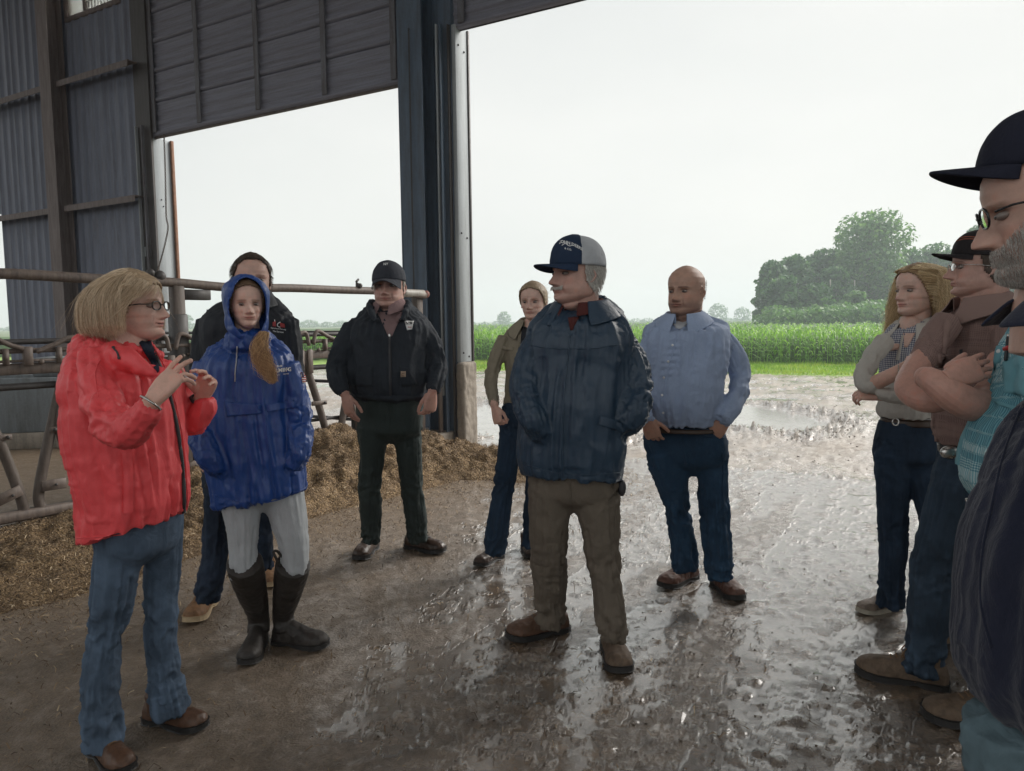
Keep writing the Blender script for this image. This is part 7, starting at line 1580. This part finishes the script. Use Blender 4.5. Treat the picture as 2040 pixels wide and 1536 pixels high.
# ---------------------------------------------------------------- J: teal checked shirt
def p_teal():
    t = person('man in a teal checked shirt, face hidden behind the bearded man', G(2010, 1440))
    q = dict(nose=1.05, jaw=1.1, fat=.5); hd = hd_from_px(2100, 520, 2.36, 455, 602, -112)
    b = NB('teal_gingham'); fb = b.attr('fab'); sp = b.n('SeparateXYZ', i_0=fb); f = 760.0
    sx = b.ramp(b.math('ADD', b.math('MULTIPLY', b.math('SINE', b.math('MULTIPLY', sp.outputs[0], f)), .5), .5), [(.35, 0.0), (.6, 1.0)]); sz = b.ramp(b.math('ADD', b.math('MULTIPLY', b.math('SINE', b.math('MULTIPLY', sp.outputs[1], f)), .5), .5), [(.35, 0.0), (.6, 1.0)])
    m_ = b.math('MULTIPLY', b.math('ADD', sx, sz), .5); b.p(Base_Color=b.ramp(m_, [(.0, (.46, .58, .60)), (.5, (.17, .38, .44)), (1, (.06, .19, .25))]), Roughness=.85, Normal=b.bump(b.noise(90, 3), .3, .003)); tm = b.m
    rows = [(2020, 2150, 612, 2.40, .8), (2000, 2180, 636, 2.40), (1985, 2195, 680, 2.38), (1974, 2200, 740, 2.36), (1950, 2205, 800, 2.34), (1920, 2205, 850, 2.32), (1901, 2205, 910, 2.32), (1897, 2200, 955, 2.32), (1908, 2196, 984, 2.33), (1925, 2192, 994, 2.34)]
    T, C = full_torso(rows, -98, .86, 2.2); s1, l1 = sl_([(2072, 664, 2.34, 38), (2068, 730, 2.20, 40), (2070, 800, 2.08, 36), (2090, 880, 2.04, 30)])
    s, bv, _ = garment('gingham_shirt', t, [T, s1], [tl(C, joints=((.97, .06, .008), (.5, .12, .008)), drape=.011, crump=.006, kind='t'), l1], tm, .0068, 3, 101)
    for x, y in ((1990, 700), (1949, 811), (1917, 871)): button(s, bv, x, y, .007, M_THREADW)
    strip_on('placket', s, bv, [(1996, 690), (1970, 770), (1948, 812), (1918, 872), (1905, 950)], .032, tm, 40, .002, .002); flap_on('pocket', s, bv, [(2000, 722), (2046, 700), (2048, 790), (2002, 782)], tm, .004, 9, .003); flap_on('cuff_fold', s, bv, [(1985, 800), (2034, 812), (2034, 822), (1990, 806)], tm, .006, 6, .004)
    pen = empty('pen', P(2012, 700, 2.1), label='red and black pen clipped in the teal shirt pocket', cat='pen')
    h1, _ = hit(bv, 2008, 718, .012); h2, _ = hit(bv, 2014, 676, .014); h3, _ = hit(bv, 2010, 698, .014); h4, _ = hit(bv, 2022, 694, .016)
    if h1 is not None and h2 is not None: obj('barrel', *tube([h1, h2], .0055, 8), M_ZIP, pen); obj('clip', *tube([h3, h4], .008, 8), simple('red_plastic', (.45, .03, .03), .4, bump=0), pen); obj('tip', *tube([h2, h2 + UPZ * .012], .004, 8), M_STEEL, pen)
    V_, _x = torso_rings([(1926, 2190, 992, 2.36), (1930, 2188, 1016, 2.36)], -68, .86)[0], None; bl = obj('belt', *loft(V_, 44), M_BELTB, t); obj('buckle', *tube([P(1925, 994, 2.22), P(1940, 994, 2.14), P(1946, 1018, 2.14), P(1932, 1018, 2.22), P(1925, 994, 2.22)], .0035, 6), M_STEEL, bl)
    km = cloth('sand_chino', (.34, .27, .17), .85); L1 = [(1935, 2060, 1040, 2.38), (1935, 2045, 1120, 2.42), (1938, 2035, 1250, 2.50), (1945, 2025, 1360, 2.54), (1950, 2020, 1415, 2.56)]; L2 = [(2060, 2170, 1040, 2.40), (2060, 2160, 1200, 2.42), (2055, 2140, 1400, 2.44)]
    trousers('chinos', t, [(1932, 2186, 1000, 2.37), (1934, 2180, 1060, 2.38)], -65, .86, [L1, L2], km, .009, 102)
    shoe(t, G(1978, 1440), -96, .33, M_LM, M_SOLEB, lace_m=M_LACE, wide=1.1); shoe(t, G(2095, 1440), -90, .32, M_LM, M_SOLEB, lace_m=M_LACE)
    make_body(t, hd, q, SK2, P(2095, 618, 2.4), [hand(P(2092, 890, 2.03), (.1, -.1, -1), (-.6, -.7, 0), 1, (30, 35, 35, 40), fore=P(2080, 850, 2.06))], core_of(P(2060, 1020, 2.38), P(2085, 670, 2.4), [[P(1990, 1250, 2.5), P(1985, 1410, 2.56)], [P(2105, 1250, 2.42), P(2098, 1400, 2.44)]], [[P(2055, 730, 2.14), P(2080, 850, 2.06)]]), nr=.07)
    mask = lambda x, y, z: sstep(0, .05, z - np.interp(y, [-.5, -.1, .04, .10, .2, .3], [.18, .22, .40, .62, .75, .9])); hair_shell(t, hd, q, mask, bpy.data.materials['grey_hair_base'], .016, 'hair')
p_teal()

# ---------------------------------------------------------------- K: bearded man, nearest
def p_beard():
    t = person('grey bearded man in navy jacket, dark cap and glasses at the frame edge', G(2060, 2300) if False else np.array([.82, 1.12, 0]))
    q = dict(nose=1.05, jaw=1.05, fat=.25, brow=(.5, .46, .42), gaze=0); hd = hd_from_px(2106, 398, 1.14, 228, 573, -116, -15, 0, .222)
    nv_ = cloth('navy_fleece', (.018, .022, .045), .9, .2, 500, .35, sheen=.2)
    rows = [(2035, 2290, 606, 1.12, .8), (2020, 2400, 650, 1.12), (2045, 2450, 700, 1.12), (2052, 2470, 770, 1.12), (1990, 2480, 830, 1.12), (1945, 2470, 900, 1.11), (1905, 2460, 1000, 1.10), (1868, 2450, 1100, 1.09), (1855, 2440, 1210, 1.09), (1848, 2430, 1310, 1.09), (1862, 2410, 1380, 1.09), (1905, 2380, 1425, 1.09)]
    T, C = full_torso(rows, -105, .8, 2.2); s1, l1 = sl_([(2215, 700, 1.08, 66), (2215, 770, 1.0, 78), (2215, 860, .94, 84), (2205, 1000, .90, 82), (2155, 1150, .87, 68)])
    jk, bv, _ = garment('navy_jacket', t, [T, s1], [tl(C, joints=((.93, .07, .007),), drape=.007, crump=.004, kind='t', vert=3.4), l1], nv_, .0055, 4, 111)
    collar('jacket_collar', t, P(2155, 630, 1.13), .086, .082, -108, nv_, .035, .012, 20, .0, th=.007)
    cord_on('seam', jk, bv, [(2040, 800), (2002, 900), (1978, 1000), (1958, 1100), (1955, 1200), (1975, 1290)], .0022, nv_, 50, .0005)
    jd = denim('faded_light_denim', (.085, .125, .145), .5); pl = [[P(2030, 1440, 1.08), P(2035, 1600, 1.08), P(2050, 1900, 1.08)], [P(2200, 1440, 1.12), P(2200, 1700, 1.12), P(2200, 1900, 1.12)]]
    parts, lim = [], []
    for a in pl:
        e_ = a[-1].copy(); e_[2] = .10; L = catmull(np.array([*a, e_]), 6); rr = np.interp(np.linspace(0, 1, len(L)), [0, .3, 1], [.085, .075, .06]); parts.append(tube(L, rr, 24)); lim.append(Limb(L, rr, joints=LEGJ))
    Th, C2 = full_torso([(1985, 2380, 1380, 1.09), (1975, 2370, 1440, 1.09), (2000, 2340, 1500, 1.09)], -65, .8); parts.append(Th); lim.append(tl(C2, kind='t')); garment('jeans', t, parts, lim, jd, .009, 2, 112)
    for a in pl: g_ = a[-1].copy(); g_[2] = 0; shoe(t, g_ + [.02, 0, 0], -85, .31, M_LM, M_SOLEB, lace_m=M_LACE)
    make_body(t, hd, q, SK, P(2126, 600, 1.16), [hand(P(2140, 1175, .86), (-.1, -.1, -1), (-.6, -.7, 0), 1, (30, 35, 35, 40), fore=P(2165, 1100, .87))], core_of(P(2180, 1420, 1.1), P(2180, 750, 1.12), [[p[1], np.array([*p[-1][:2], .1])] for p in pl], [[P(2180, 900, .9), P(2165, 1100, .87)]]), nr=.066)
    dk = cloth('navy_cap', (.016, .018, .034), .85); gm = cloth('cap_mesh', (.16, .17, .20), .85, .2, 260, .8); cp, cb = cap(t, hd, dk, dk, gm, z0=.69, tilt=-.36, brim_len=.30, curve=.05, size=.98, high=.02, brim_drop=.02, prof=.88)
    glasses(t, hd, simple('black_frame', (.012, .012, .014), .25, bump=0), .10, .068, .44, .50, .009)
    bm = hair_mat('grey_beard', [(0, (.16, .14, .125)), (.5, (.46, .43, .40)), (1, (.80, .77, .73))])
    mk = lambda x, y, z: (sstep(-.10, -.02, y) * (z < .42) * sstep(-.2, .02, .34 + .18 * np.clip(.16 - y, 0, 1) - z + .0) * (1 - np.exp(-(x / .10) ** 2 - ((z - .226) / .022) ** 2)) * np.where((np.abs(x) < .15) & (y > .2), z < .295, (z < np.interp(np.abs(x), [0, .12, .2, .30], [.20, .26, .34, .46])))) + 1e-7
    rt, nn = scalp_pts(q, 14000, mk, 19); X = grow(hd, rt, nn, .040, 6, lambda p, tt: np.column_stack([p[:, 0] * .5, np.clip(p[:, 1], 0, 1) * (.5 - tt), np.full(len(p), -1.0 - tt)]), [], 20, .006, 8, clump=300); strands('beard', t, X, .00018, bm)
    mask = lambda x, y, z: sstep(0, .05, z - np.interp(y, [-.5, -.1, .04, .08, .14], [.18, .20, .36, .58, 1.2])) * (1 - sstep(.66, .74, z)); hair_shell(t, hd, q, mask, bpy.data.materials['grey_hair_base'], .012, 'hair')
p_beard()
